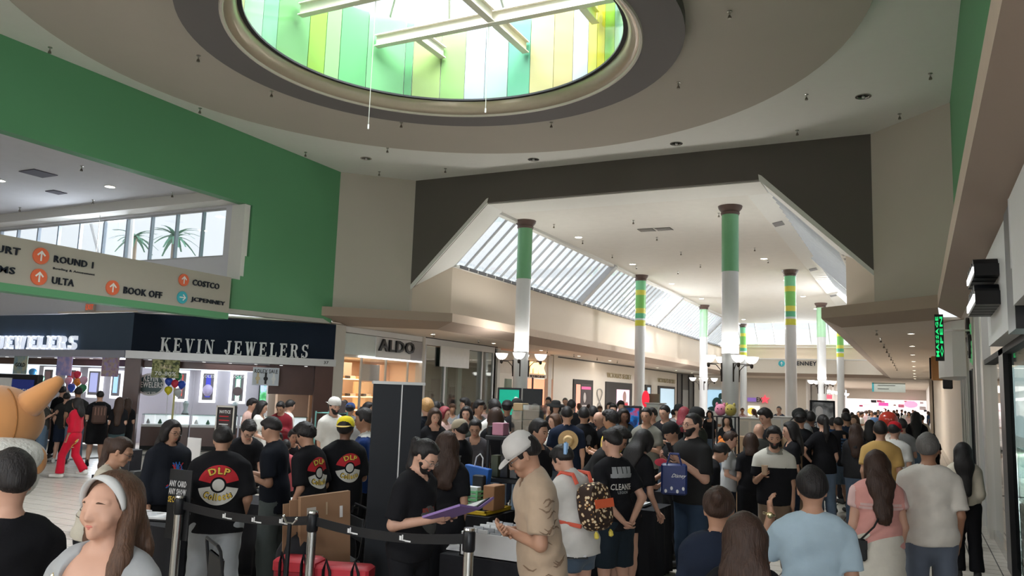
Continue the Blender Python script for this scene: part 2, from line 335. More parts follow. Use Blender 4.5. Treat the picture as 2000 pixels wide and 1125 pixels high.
# west wall: green, with the opening to the west arm
gw = [(2.2, 8.9), (19.93, 8.9), (19.93, 4.0), (15.75, 4.0), (15.75, 4.84), (16.02, 4.84), (16.02, 4.95), (16.14, 4.95), (16.14, 5.52), (16.27, 5.52), (16.27, 6.97), (2.2, 6.97)]
ww = struct('wall_west', MB().prism([(-16.4, y, z) for y, z in gw], (-.3, 0, 0)), m_green)
MB().box(-16.9, -16.42, 16.0, 16.2, 4.84, 6.96).build('opening_return', m_white, ww)
struct('trim_2', MB().prism([(-16.38, 15.6, 3.9), (-16.38, 19.9, 4.0), (-16.38, 19.5, 4.12), (-16.38, 15.6, 4.02)], (-.35, 0, 0)), mat('grey_edge', (.5, .5, .46), .6), ww)
we = struct('wall_east', MB().box(.84, 1.0, 2.2, 19.93, 4.3, 8.9), m_green)
ws = struct('wall_south', MB().prism([(x, 2.2, z) for x, z in ((-14.66, 8.9), (-.88, 8.9), (-.88, 5.33), (-3.63, 7.95), (-11.96, 7.95), (-14.66, 5.33))], (0, -.12, 0)), m_dark)
struct('wall_southwest', MB().prism([(-16.4, 3.9, 4.3), (-14.66, 2.2, 4.3), (-14.66, 2.08, 4.3), (-16.5, 3.8, 4.3)], (0, 0, 4.6)), m_beige)
struct('wall_southeast', MB().prism([(-.88, 2.2, 4.3), (.84, 3.9, 4.3), (.94, 3.8, 4.3), (-.88, 2.08, 4.3)], (0, 0, 4.6)), m_beige)
# white painted blades along the foot of the east wall
b = MB(); r_ = random.Random(3)
for i in range(150):
    y = 4+15.4*r_.random(); h = .35+1.3*r_.random()**2; z0 = 4.5; w = .05+.06*r_.random(); s = r_.uniform(-.25, .25)
    b.prism([(.83, y-w, z0), (.83, y+w, z0), (.83, y+s+.01, z0+h)], (-.012, 0, 0))
struct('trim_3', b, mat('painted_blades', (.6, .72, .58), .6), we); bpy.data.objects['trim_3']['kind'] = 'structure'
# dropped lip and low ceilings over the shop fronts
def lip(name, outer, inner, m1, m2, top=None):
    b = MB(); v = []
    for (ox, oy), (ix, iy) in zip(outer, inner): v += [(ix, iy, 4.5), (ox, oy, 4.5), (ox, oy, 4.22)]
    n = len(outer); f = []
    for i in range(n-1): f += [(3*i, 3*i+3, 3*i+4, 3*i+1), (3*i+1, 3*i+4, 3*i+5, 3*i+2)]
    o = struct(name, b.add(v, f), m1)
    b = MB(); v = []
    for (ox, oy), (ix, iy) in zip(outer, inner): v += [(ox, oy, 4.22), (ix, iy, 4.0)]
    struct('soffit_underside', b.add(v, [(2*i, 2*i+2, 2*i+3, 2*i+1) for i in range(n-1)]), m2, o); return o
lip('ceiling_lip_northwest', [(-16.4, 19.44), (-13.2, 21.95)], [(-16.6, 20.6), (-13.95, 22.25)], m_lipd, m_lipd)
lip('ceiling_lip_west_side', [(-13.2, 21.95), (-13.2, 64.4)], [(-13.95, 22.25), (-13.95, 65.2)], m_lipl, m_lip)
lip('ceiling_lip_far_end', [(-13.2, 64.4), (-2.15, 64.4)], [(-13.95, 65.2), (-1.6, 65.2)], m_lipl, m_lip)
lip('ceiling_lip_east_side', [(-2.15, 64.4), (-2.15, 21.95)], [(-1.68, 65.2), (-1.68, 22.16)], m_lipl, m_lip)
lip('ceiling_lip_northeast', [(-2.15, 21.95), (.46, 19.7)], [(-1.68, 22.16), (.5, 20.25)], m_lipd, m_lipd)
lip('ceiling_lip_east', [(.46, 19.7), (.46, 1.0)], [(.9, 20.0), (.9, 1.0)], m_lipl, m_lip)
struct('ceiling_low_west', MB().prism([(-16.6, 20.6, 4.0), (-13.95, 22.25, 4.0), (-13.95, 66, 4.0), (-20, 66, 4.0), (-20, 20.6, 4)], (0, 0, .06)), m_low)
struct('ceiling_low_east', MB().prism([(-1.68, 22.16, 4.0), (.5, 20.25, 4.0), (4, 20.2, 4), (4, 66, 4.0), (-1.68, 66, 4.0)][::-1], (0, 0, .06)), m_low)
struct('ceiling_low_east_shops', MB().box(.9, 5, 1, 20.3, 4.0, 4.06), m_low)
struct('ceiling_low_north', MB().box(-20, 4, 65.2, 125, 4.0, 4.06), m_low)
struct('ceiling_low_northwest', MB().prism([(-16.4, 19.9, 4.02), (-20.7, 16.0, 4.02), (-24, 16.0, 4.02), (-24, 24, 4.02), (-16.4, 24, 4.02)], (0, 0, .05)), m_low)
# ---- north corridor upper walls, flat ceiling and sloping glazed sides
XL, XR = -13.97, -1.62; ZT = 6.2; YE = 65.4; Y0 = 23.1
struct('wall_corridor_west', MB().box(XL-.1, XL, Y0, YE, 4.3, ZT).prism([(-14.66, 21.78, 4.3), (XL, Y0, 4.3), (XL-.15, Y0, 4.3), (-14.8, 21.8, 4.3)], (0, 0, 1.9)), m_tan)
struct('wall_corridor_east', MB().box(XR, XR+.1, Y0, YE, 4.3, ZT).prism([(-.88, 21.78, 4.3), (XR, Y0, 4.3), (XR+.15, Y0, 4.3), (-.75, 21.8, 4.3)], (0, 0, 1.9)), m_tan)
struct('wall_corridor_end', MB().box(XL, XR, YE, YE+.1, 4.3, 6.45), m_tan)
CX0, CX1 = -12.3, -4.25
nc = struct('ceiling_corridor', MB().box(CX0, CX1, Y0, 63.7, 8.0, 8.1), m_ceil)
struct('trim_4', MB().prism([(x, 21.78, z) for x, z in ((-11.96, 7.92), (-3.63, 7.92), (-3.63, 8.0), (-11.96, 8.0))], (0, 1.36, 0)), m_white)
def slope(x, side): return (x+20.15) if side < 0 else (-x+4.35)
# solid white reveals beside the portal
struct('trim_5', MB().prism([(-14.62, 21.7, 5.34), (-11.96, 21.7, 7.98), (-12.15, 23.12, 8.0), (-13.9, 23.12, 6.25), (-14.62, 21.85, 5.5)], (-.05, 0, .05)), m_white)
struct('trim_6', MB().prism([(-.9, 21.7, 5.34), (-3.63, 21.7, 7.98), (-3.62, 23.12, 7.97), (-1.75, 23.12, 6.1), (-.9, 21.85, 5.5)][::-1], (.05, 0, .05)), m_white)
# west glazing
gl = struct('window_1', MB().box(XL-.02, XL+.16, Y0, YE, ZT, ZT+.08), m_white)
y = 23.3; k = 0
while y < 64:
    big = k % 18 == 17
    w = .18 if big else .02
    M = Matrix.Translation((-13.9, y, 6.27)) @ Matrix.Rotation(math.radians(-45), 4, 'Y')
    MB().box(0, 2.42, -w, w, .07 if not big else -.1, .14, M).build('skylight_bar', mat('skylight_bar_grey', (.52, .53, .55), .5) if big else mat('skylight_bar_white', (.6, .61, .62), .4), gl)
    for q in (.12,): 
        if not big: MB().box(0, 2.42, q*.66-.008, q*.66+.008, .1, .12, M).build('skylight_rib', m_frame, gl)
    MB().box(0, 2.42, w, .66-w, .12, .13, M).build('skylight_pane', m_glass, gl)
    MB().box(-13.88, -13.8, y+w, y+.6, 6.2, 6.3).build('vent_slot', mat('slot_grey', (.12, .12, .13), .6), gl)
    y += .66; k += 1
struct('trim_7', MB().box(CX0-.12, CX0+.1, Y0, 63.8, 7.9, 8.06), m_white)
# east glazing, seen almost edge on, with the deep fascia and its grilles
gr = struct('window_2', MB().box(XR-.16, XR+.02, Y0, YE, ZT-.1, ZT), m_white)
struct('east_fascia', MB().prism([(-4.25, Y0, 7.97), (-3.62, Y0, 8.09), (-3.6, Y0, 8.3), (-4.25, Y0, 8.2)][::-1], (0, 40.7, 0)), m_white, gr)
for i, yy in enumerate((27.7, 37.9, 47.6, 57.4)):
    M = Matrix.Translation((-4.02, yy, 7.99)) @ Matrix.Rotation(math.radians(-10.8), 4, 'Y')
    MB().box(-.16, .16, -.3, .3, .0, .018, M).build('grille', mat('grille_grey', (.2, .2, .21), .5), gr)
y = 23.3; k = 0
while y < 64:
    big = k % 18 == 17; w = .18 if big else .03
    M = Matrix.Translation((-1.7, y, 6.05)) @ Matrix.Rotation(math.radians(45), 4, 'Y')
    MB().box(-2.75, 0, -w, w, 0 if not big else -.12, .14, M).build('skylight_bar', mat('skylight_bar_white', (.6, .61, .62), .4), gr)
    MB().box(-2.75, 0, w, .66-w, .12, .13, M).build('skylight_pane', m_glass, gr)
    y += .66; k += 1
# end glazing
ge = struct('window_3', MB().box(XL, XR, YE-.12, YE, 6.42, 6.5).box(XL, XR, YE-.2, YE-.12, 6.25, 6.3), m_white)
x = XL+.2
while x < XR:
    MB().prism([(x, YE-.05, 6.5), (x+.05, YE-.05, 6.5), (x+.05, 63.7, 8.0), (x, 63.7, 8.0)], (0, .05, .06)).build('skylight_bar', m_frame, ge)
    MB().prism([(x+.05, YE, 6.5), (x+1.32, YE, 6.5), (x+1.32, 63.75, 8.04), (x+.05, 63.75, 8.04)], (0, .01, .01)).build('skylight_pane', m_glass, ge)
    x += 1.32
# ---- columns
bands = [('7fcf9a', .0, .75), ('d9d65a', .75, 1.15), ('7fc766', 1.15, 2.2), ('d9d65a', 2.2, 2.6), ('5fb98c', 2.6, 3.0), ('d5dde0', 3.0, 3.15), ('d2d24a', 3.15, 3.6)]
m_col = mat('column_white', (.68, .69, .70), .3, var=.02, spec=.5); m_capb = mat('column_cap_brown', (.10, .065, .055), .45)
m_colg = mat('column_green', (.17, .42, .22), .22, var=.03); m_colg2 = mat('column_mint', (.42, .72, .46), .3)
cnt = 0; side_name = {-12.05: 'left', -5.02: 'right'}
for row, (X, sname) in enumerate(((-12.05, 'left'), (-5.02, 'right'))):
    for i in range(4):
        Y = 24.7+13.2*i; R = .25; o = thing('column', '', 'column', (X, Y, 0), group='round columns of the corridor')
        z1 = 7.72
        if i % 2 == 0:
            zg = 5.95; MB().lathe([(R, .5), (R, zg)], (X, Y, 0), 28).build('shaft', m_col, o, 40)
            MB().lathe([(R+.006, zg), (R+.006, z1)], (X, Y, 0), 28).build('green_sleeve', m_colg if i == 0 else m_colg2, o, 40)
            o['label'] = f'{"nearest" if i == 0 else "third"} round white column of the {sname} row, upper part plain {"deep" if i == 0 else "mint"} green'
        else:
            MB().lathe([(R, .5), (R, z1-3.6*.62)], (X, Y, 0), 28).build('shaft', m_col, o, 40)
            for c, a0, a1 in bands: MB().lathe([(R+.005, z1-a1*.62), (R+.005, z1-a0*.62)], (X, Y, 0), 28).build('colour_band', mat('band_'+c, c, .3, var=.03), o, 40)
            o['label'] = f'{"second" if i == 1 else "farthest"} round white column of the {sname} row with green and yellow bands'
        MB().lathe([(R+.02, z1), (R+.04, z1+.06), (R+.02, z1+.1), (R+.1, z1+.2), (R+.12, 8.0)], (X, Y, 0), 28).build('capital', m_capb, o, 40)
        MB().lathe([(R+.18, 0), (R+.18, .45), (R+.1, .5), (R+.03, .52)], (X, Y, 0), 28).build('plinth', mat('plinth_terracotta', (.55, .27, .19), .6), o, 40)
        if i % 2 == 0: area('sconce_uplight', (X, Y, 3.45), (0, 0, 1), 1.2, 1.2, 130 if i == 0 else 45, (1, .96, .9), True)
        # sconces on the near and the far columns: four bowls on brackets
        if i % 2 == 0:
            for q in range(4):
                a = math.radians((20, 110, 200, 290)[q]+(12 if row else 0)); dx, dy = math.cos(a), math.sin(a); r0 = R+.02; r1 = R+.42
                s = MB(); s.tube([(X+dx*r0, Y+dy*r0, 2.62), (X+dx*(r0+.03), Y+dy*(r0+.03), 2.95), (X+dx*(r0+.17), Y+dy*(r0+.17), 3.1), (X+dx*r1, Y+dy*r1, 3.12)], .016, 6)
                s.tube([(X+dx*r0, Y+dy*r0, 2.6), (X+dx*r0, Y+dy*r0, 3.16)], .022, 6); s.tube([(X+dx*r0, Y+dy*r0, 3.14), (X+dx*r1, Y+dy*r1, 3.14)], .012, 6)
                s.lathe([(.02, 3.02), (.05, 3.06), (.05, 3.14), (.03, 3.17)], (X+dx*r1, Y+dy*r1, 0), 10)
                bracket = s.build('wall_bracket', mat('bronze', (.05, .04, .035), .4, .6, var=0), o, 40)
                MB().lathe([(.05, 3.16), (.13, 3.2), (.185, 3.28), (.215, 3.37), (.2, 3.37), (.16, 3.28), (.1, 3.22)], (X+dx*r1, Y+dy*r1, 0), 18, cap=False).build('glass_bowl', mat('lit_bowl', (1, .97, .92), emit=2.6), bracket, 60)
# ---- west arm: ceiling, clerestory, white wall
struct('ceiling_west_arm', MB().box(-34, -16.7, 2, 15.6, 7.3, 7.4), mat('ceiling_cool', (.74, .75, .79), .85, var=.04, scale=3))
struct('trim_8', MB().box(-34, -16.72, 15.6, 16.2, 7.02, 7.45), m_white)
wa = struct('wall_west_arm', MB().box(-34, -17.28, 16.15, 16.35, 4.02, 5.55).box(-17.28, -16.7, 16.15, 16.35, 4.02, 7.3).box(-34, -17.28, 16.15, 16.35, 6.95, 7.3), mat('cool_white_wall', (.72, .73, .77), .8, var=.02))
w4 = struct('window_4', MB().box(-34, -17.28, 16.2, 16.26, 5.55, 5.6).box(-34, -17.28, 16.2, 16.26, 6.9, 6.95), m_frame)
xs = []; x = -17.32
m_mull = mat('mullion_blue', (.4, .48, .58), .45)
wpx = [(445, 408), (398, 411), (347, 416), (298, 422), (250, 427), (205, 431), (158, 435), (116, 438), (76, 442), (36, 445), (3, 449)]
for p in wpx[1:]+[(-30, 451), (-60, 454)]: xs.append(aty(p[0], p[1], 16.2).x)
prev = -17.28
for x in xs:
    MB().box(x-.03, x+.03, 16.18, 16.28, 5.6, 6.9).build('mullion', m_mull, w4); MB().box(x+.03, prev, 16.22, 16.23, 5.6, 6.9).build('pane', m_glass, w4); prev = x-.03
# palms and a roof brace outside the clerestory
m_palm = mat('palm_green', (.12, .3, .2), .7); m_trunk = mat('palm_trunk', (.3, .24, .18), .8)
for x, y, z, s, lb in ((-31.2, 24, 8.35, .95, 'pale hazy palm tree seen through the high windows, left of two'), (-28.6, 24, 8.25, 1.0, 'pale hazy palm tree seen through the high windows, right of two')):
    o = thing('palm_tree', lb, 'tree', (x, y, 0), group='palms outside the high windows')
    MB().tube([(x, y, 0), (x+.1, y, 4), (x, y, z)], [.2, .16, .12], 8).build('trunk', m_trunk, o, 40); b = MB()
    for i in range(22):
        a = 2*PI*i/22+.2*random.random(); e = random.uniform(-.3, 1.1); P = []
        for k in range(6):
            t = k/5; rr = s*1.1*t; P.append((x+rr*math.cos(a)*math.cos(e*(1-t*.6)), y+rr*math.sin(a)*math.cos(e*(1-t*.6)), z+s*(1.0*t*math.sin(e)-.55*t*t)))
        for k in range(5):
            p, q = Vector(P[k]), Vector(P[k+1]); sd = (q-p).cross(Vector((0, 0, 1))).normalized()*.13*s*(1-k/6)
            b.add([p-sd, p+sd, q+sd*.8, q-sd*.8], [(0, 1, 2, 3)])
    b.build('fronds', m_palm, o, kind='stuff')
o = thing('roof_brace', 'thin slanting steel brace standing outside the high windows', 'brace', (-30, 20, 0))
MB().cyl(aty(177, 433, 20), aty(222, 503, 20)+Vector((0, 0, -1.5)), .06, 6).cyl(aty(258, 425, 20)+Vector((0, 0, .5)), aty(254, 520, 20)+Vector((0, 0, -1.5)), .09, 6).build('brace_rod', m_frame, o)
# ---- directory beam across the west arm
bm = struct('trim_9', MB().box(-16.45, -16.05, 2.3, 15.36, 3.86, 4.8), mat('sign_beige', (.44, .41, .35), .7, var=.02))
struct('trim_10', MB().box(-16.45, -16.05, 2.3, 15.36, 3.70, 3.86), m_green, bm)
m_let = mat('sign_letter_navy', (.008, .012, .022), .5, var=0); m_or = mat('sign_orange', (.78, .16, .07), .5); m_tl = mat('sign_teal', (.05, .42, .5), .5); m_wh = mat('sign_white', (.85, .85, .83), .5)
XS = -16.05
def beam_text(name, s, p0, p1, hgt, label, depth=.03):
    a = atx(*p0, XS); c = atx(*p1, XS)
    o = sign_text(name, s, (XS+.001, a.y, a.z), (0, 1, 0), c.y-a.y, hgt, m_let, None, depth, bold=.02); tag(o, label, 'sign lettering', 'directory lettering'); o['kind'] = 'thing'; return o
beam_text('sign_lettering', 'FOOD COURT', (-140, 470), (37, 503), .15, 'navy word ending in URT, top left of the directory beam')
beam_text('sign_lettering', 'RESTROOMS', (-140, 512), (27, 542), .14, 'navy word ending in MS, lower left of the directory beam')
beam_text('sign_lettering', 'ROUND 1', (104, 512), (181, 521), .145, 'navy words ROUND 1 on the directory beam')
beam_text('sign_lettering', 'Bowling & Amusement', (103, 527), (185, 536), .06, 'small slanted words Bowling & Amusement under ROUND 1', .01)
beam_text('sign_lettering', 'ULTA', (100, 554), (143, 558), .15, 'navy word ULTA on the directory beam')
beam_text('sign_lettering', 'BOOK OFF', (240, 573), (315, 582), .16, 'navy words BOOK OFF on the directory beam')
beam_text('sign_lettering', 'COSTCO', (375, 557), (427, 564), .15, 'navy word COSTCO on the directory beam')
beam_text('sign_lettering', 'JCPENNEY', (372, 590), (438, 598), .135, 'navy word JCPENNEY on the directory beam')
for px, py, r, m, up, lb in ((79, 500, .17, m_or, 1, 'orange disc with white up arrow beside ROUND 1'), (75, 541, .17, m_or, 1, 'orange disc with white up arrow beside ULTA'),
        (219, 562, .165, m_or, 1, 'orange disc with white up arrow beside BOOK OFF'), (358, 547, .15, m_or, 1, 'orange disc with white up arrow beside COSTCO'), (355, 581, .15, m_tl, 0, 'teal disc with white right arrow beside JCPENNEY')):
    c = atx(px, py, XS); o = thing('arrow_sign', lb, 'sign', tuple(c), group='arrow discs of the directory beam')
    MB().cyl((XS, c.y, c.z), (XS+.03, c.y, c.z), r, 28).build('disc', m, o, 40)
    poly = [(-.03, -.6), (.03*3, -.6)]; t = r
    sh = [(-.09, -.62), (.09, -.62), (.09, .3), (.42, -.02), (.54, .12), (0, .66), (-.54, .12), (-.42, -.02), (-.09, .3)]
    if not up: sh = [(v, -u) for u, v in sh]
    pts = [(XS+.03, c.y+u*t, c.z+v*t) for u, v in sh]
    me = bpy.data.meshes.new('arrow'); n = len(pts); me.from_pydata(pts+[(p[0]+.008, p[1], p[2]) for p in pts], [], [tuple(range(n, 2*n))]+[(i, (i+1) % n, n+(i+1) % n, n+i) for i in range(n)]); link('arrow', me, m_wh, o)
o = thing('exit_sign', 'small red EXIT sign hanging under the directory beam', 'exit sign', tuple(aty(177, 600, 15.9)))
c = aty(177, 600, 15.9); MB().cbox(c, (.42, .06, .24)).build('sign_box', mat('exit_box', (.5, .42, .36), .6), o)
MB().cyl((c.x, c.y, c.z+.12), (-16.2, c.y-.1, 3.75) if False else (c.x, c.y, 7.3), .01, 5).build('hanger', m_steel, o)
sign_text('exit_letters', 'EXIT', (c.x-.17, c.y-.032, c.z-.08), (1, 0, 0), .34, .16, mat('exit_red', (.7, .12, .05), .5, emit=.5), o, .01)
# ---- small ceiling fittings
ORD = ['first', 'second', 'third', 'fourth', 'fifth', 'sixth', 'seventh', 'eighth', 'ninth', 'tenth', 'eleventh', 'twelfth']
def nth(grp, lb, _c={}):
    _c[grp] = _c.get(grp, -1)+1; return f'{lb}, {ORD[_c[grp]]}'
def sprinkler(p, lb, grp):
    lb = nth(grp, lb)+(' from the camera' if 'row' in lb else ' from left')
    x, y, z = p; o = thing('sprinkler', lb, 'sprinkler', (x, y, z), group=grp)
    MB().lathe([(.045, 0), (.045, -.012), (.02, -.02), (.014, -.07)], (x, y, z), 10).build('stem', m_steel, o)
    MB().lathe([(.014, -.07), (.03, -.1), (.03, -.105), (.035, -.13), (.035, -.135)], (x, y, z), 10).build('deflector', mat('dull_brass', (.2, .18, .15), .4, .8, var=0), o)
for p, z, w in [((98, 95), 8.9, 0), ((391, 214), 8.9, 0), ((597, 300), 8.9, 0), ((741, 338), 8.9, 0), ((757, 292), 8.9, 0), ((870, 332), 8.9, 0), ((1557, 257), 8.9, 0), ((1575, 187), 8.9, 0), ((1757, 225), 8.9, 0), ((1817, 146), 8.9, 0)]:
    sprinkler(atz(p[0], p[1]-3, z), 'small pendent sprinkler on the white rim ceiling of the rotunda', 'sprinklers of the white rim ceiling')
for p in [(388, 108), (531, 178), (784, 239), (1077, 239), (1325, 161), (1425, 22)]:
    sprinkler(atz(*p, 8.62), 'small pendent sprinkler on the taupe disc around the oculus', 'sprinklers of the taupe disc')
for p in [(39, 405), (160, 324), (182, 390), (337, 376)]:
    sprinkler(atz(*p, 7.3), 'small pendent sprinkler on the west arm ceiling', 'sprinklers of the west arm')
for p in [(1082, 438), (1138, 470), (1196, 498), (1237, 430), (1243, 520), (1283, 463), (1324, 530), (1330, 492), (1368, 517), (1404, 416), (1474, 484), (1500, 508)]:
    sprinkler(atz(*p, 8.0), 'small pendent sprinkler on the corridor ceiling', 'sprinklers of the corridor ceiling')
for p, lb in [((715, 309), 'leftmost'), ((1042, 311), 'second from left'), ((1321, 280), 'third from left'), ((1686, 188), 'rightmost')]:
    c = atz(*p, 8.9); o = thing('downlight', f'round recessed metal downlight in the white rotunda ceiling, {lb}', 'ceiling light', tuple(c), group='recessed lights of the rotunda ceiling')
    MB().lathe([(.17, 0), (.17, -.015), (.13, -.015), (.12, .0)], tuple(c), 24, cap=False).build('rim', m_steel, o, 40)
    MB().lathe([(.12, -.001), (.09, -.004), (.01, -.006)], tuple(c), 24).build('reflector', mat('reflector_dark', (.06, .06, .055), .2, .9, var=0), o, 40)
    MB().ball((c.x, c.y, c.z-.02), (.035, .035, .03)).build('bulb', mat('bulb_frost', (.7, .7, .68), .3), o, 40)
def spot_disc(c, r, lb, grp, lum=m_lum):
    o = thing('ceiling_lamp', lb, 'ceiling light', tuple(c), group=grp)
    MB().lathe([(r, 0), (r, -.02), (r*.85, -.02)], tuple(c), 16, cap=False).build('rim', m_wh, o)
    MB().lathe([(r*.85, -.012), (.001, -.012)], tuple(c), 16).build('lens', lum, o)
for X in (-11.35, -5.6):
    for i in range(6): spot_disc(Vector((X, 27.9+6.55*i, 8.0)), .16, f'lit round lamp in the corridor ceiling, {ORD[i]} from the camera in the {"left" if X < -8 else "right"} row', 'lamps of the corridor ceiling')
for i in range(3): spot_disc(atz(*((215, 364), (0, 352), (300, 420))[i], 7.3), .15, f'lit round lamp in the west arm ceiling, {("right", "left", "farthest")[i]} one', 'lamps of the west arm')
for i in range(9): spot_disc(Vector((-.1, 24+5*i, 4.0)), .09, f'small lamp in the low ceiling along the right shops, {ORD[i]} from the camera', 'lamps of the low right ceiling')
for i in range(9): spot_disc(Vector((-15.2, 24+4.6*i, 4.0)), .09, f'small lamp in the low ceiling along the left shops, {ORD[i]} from the camera', 'lamps of the low left ceiling')
for i in range(10): sprinkler((-.9, 23+2.6*i, 4.0), 'pendent sprinkler in the row along the low right ceiling', 'sprinklers of the low right ceiling')
for i in range(7): sprinkler((-14.9, 23.6+3.2*i, 4.0), 'pendent sprinkler in the row along the low left ceiling', 'sprinklers of the low left ceiling')
c = atz(1280, 448, 8.0); o = thing('air_grille', 'dark twin air grille in the flat corridor ceiling', 'grille', tuple(c))
for dx in (-.32, .32): 
    g = MB().box(c.x+dx-.28, c.x+dx+.28, c.y-.25, c.y+.25, 7.985, 7.99).build('grille_field', m_blk, o)
    for k in range(4): MB().box(c.x+dx-.26, c.x+dx+.26, c.y-.2+k*.12, c.y-.17+k*.12, 7.975, 7.985).build('louvre', m_alu, g)
for p, lb in (((75, 338), 'larger dark grille in the west arm ceiling'), ((110, 375), 'smaller dark grille in the west arm ceiling')):
    c = atz(*p, 7.3); o = thing('air_grille', lb, 'grille', tuple(c)); w = .32 if p[0] < 80 else .2
    MB().box(c.x-w, c.x+w, c.y-w, c.y+w, 7.28, 7.299).build('grille_field', mat('grille_violet', (.08, .07, .1), .5), o)
# pull cords hanging from the oculus
for p, zt, lb in (((719, 252), 9.7, 'thin cord with a white pull hanging low from the oculus, left one'), ((948, 220), 9.7, 'thin cord with a white pull hanging from the oculus, right one')):
    c = aty(*p, 12.0 if p[0] < 800 else 13.85); o = thing('pull_cord', lb, 'cord', tuple(c))
    MB().cyl(c, (c.x, c.y, 9.64), .008, 5).build('cord', mat('cord_grey', (.5, .5, .45), .6), o); MB().cyl(c, (c.x, c.y, c.z+.09), .016, 6).build('pull_grip', m_wh, o)
# ---- south corridor shell behind the camera
struct('ceiling_south', MB().box(-12.2, -3.4, -24, 2.1, 8.0, 8.1), m_ceil)
struct('wall_south_corridor', MB().box(XL-.1, XL, -24, 2.1, 4.3, ZT).box(XR, XR+.1, -24, 2.1, 4.3, ZT).box(-17, 4, -24.2, -24, 0, 8), m_tan)
struct('wall_far_west', MB().box(-34.2, -34, 0, 17, 0, 7.4), m_tan)
struct('wall_west_south_side', MB().box(-34, -16.4, 1.9, 2.1, 0, 8.9).box(-16.6, -16.4, -24, 2.1, 0, 4.3), m_tan)
struct('ceiling_low_south', MB().box(-16.6, XL, -24, 2.1, 4.3, 4.36).box(XR, 4.5, -24, 1.0, 4.3, 4.36), m_low)
# ================================================================ SHOP FRONTS
XS = -16.4
m_cream = mat('cream_front', (.72, .66, .58), .6, var=.02); m_whitef = mat('white_fascia', (.74, .74, .73), .45, var=.02); m_pale = mat('pale_pilaster', (.60, .57, .52), .6, var=.02)
m_maho = mat('mahogany', (.10, .045, .035), .35, var=.15, scale=4); m_navy = mat('navy_fascia', (.008, .014, .028), .6, var=.15, scale=1, spec=.12)
m_navy2 = mat('blue_grey_fascia', (.075, .11, .16), .6, var=.12, scale=1, spec=.12)
m_brz = mat('dark_bronze', (.03, .028, .03), .4, .3, var=0); m_gwall = mat('grey_lavender_wall', (.5, .49, .54), .7, var=.02)
m_lett = mat('letter_silver', (.74, .74, .75), .45, .1); m_litw = mat('lit_white', (1, 1, 1), emit=1.5); m_litc = mat('lit_cool', (.8, .92, 1), emit=1.2)
def yx(px, py, X=XS): p = atx(px, py, X); return p.y, p.z
def panel(name, y0, y1, z0, z1, m, X=XS, d=.05, parent=None, side=-1):
    return MB().box(X-d, X, y0, y1, z0, z1).build(name, m, parent)
# ---- left shops: footwear shop (white fascia with black letters)
s1 = thing('shoe_shop', 'shoe shop front with white fascia and black letters ALDO, warm lit inside', 'shop', (XS, 22.9, 0))
panel('pilaster', 20.1, 20.62, 0, 4.0, m_pale, XS+.05, .3, s1); panel('pilaster', 25.2, 25.34, 0, 4.0, m_pale, XS+.05, .3, s1)
panel('cornice', 20.65, 25.2, 3.8, 3.99, m_whitef, XS, .1, s1); panel('fascia_panel', 20.65, 22.3, 3.1, 3.78, mat('greenish_white', (.66, .72, .7), .4), XS, .1, s1)
panel('fascia_panel', 22.3, 24.4, 3.08, 3.78, m_whitef, XS+.04, .1, s1); panel('fascia_panel', 24.4, 25.2, 3.08, 3.78, mat('grey_slat', (.36, .35, .36), .6), XS, .1, s1)
panel('light_strip', 21.5, 25.2, 3.03, 3.08, m_litw, XS+.03, .1, s1)
a, b_ = yx(735, 691), yx(804, 696)
t = sign_text('shop_letters', 'ALDO', (XS+.06, a[0], 3.3), (0, 1, 0), b_[0]-a[0], .42, m_black, s1, .07, bold=.03)
panel('back_wall', 20.6, 25.3, 0, 3.1, mat('warm_interior', (.78, .55, .38), .7), XS-2.6, .1, s1); panel('shop_ceiling', 20.6, 25.3, 3.02, 3.1, m_cream, XS-.1, 2.6, s1)
for y0, y1, z0, z1, c in ((21.6, 22.9, 2.3, 2.9, (.5, .42, .33)), (20.8, 21.5, 0, 2.3, (.6, .35, .2)), (23.1, 24.2, 1.2, 2.25, (.8, .55, .3)), (24.4, 25.2, 1.9, 2.9, (.75, .5, .36))):
    panel('display_panel', y0, y1, z0, z1, mat('display_%d' % (c[0]*100), c, .5), XS-1.4, .06, s1)
for y0, y1, z in ((20.75, 22.9, 2.3), (21.7, 23.9, 1.7), (21.7, 23.9, 1.25), (24.3, 25.1, 1.95)):
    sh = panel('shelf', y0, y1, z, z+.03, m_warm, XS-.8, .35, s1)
    for k in range(int((y1-y0)/.3)): MB().bbox(XS-1.05, XS-.9, y0+.1+k*.3, y0+.28+k*.3, z+.035, z+.13, .02).build('shoe', mat(('shoe_tan', 'shoe_dark', 'shoe_cream')[k % 3], ((.4, .24, .12), (.05, .04, .04), (.7, .6, .5))[k % 3], .5), sh)
for y in (21.62, 23.0, 24.35): MB().box(XS-.06, XS, y-.03, y+.03, 0, 3.05).build('mullion', m_pale, s1)
for y0, y1 in ((21.65, 22.97), (23.03, 24.32), (24.38, 25.18)): MB().box(XS-.035, XS-.025, y0, y1, .05, 3.03).build('pane', m_glass, s1)
MB().cbox((XS-.1, 22.2, 2.55), (.02, 1.1, .55)).build('hanging_picture', mat('pale_print', (.62, .56, .5), .5), s1)
area('shop_lamp', (XS-1.2, 22.9, 2.98), (0, 0, -1), 1.5, 3.5, 60, (1, .8, .58))
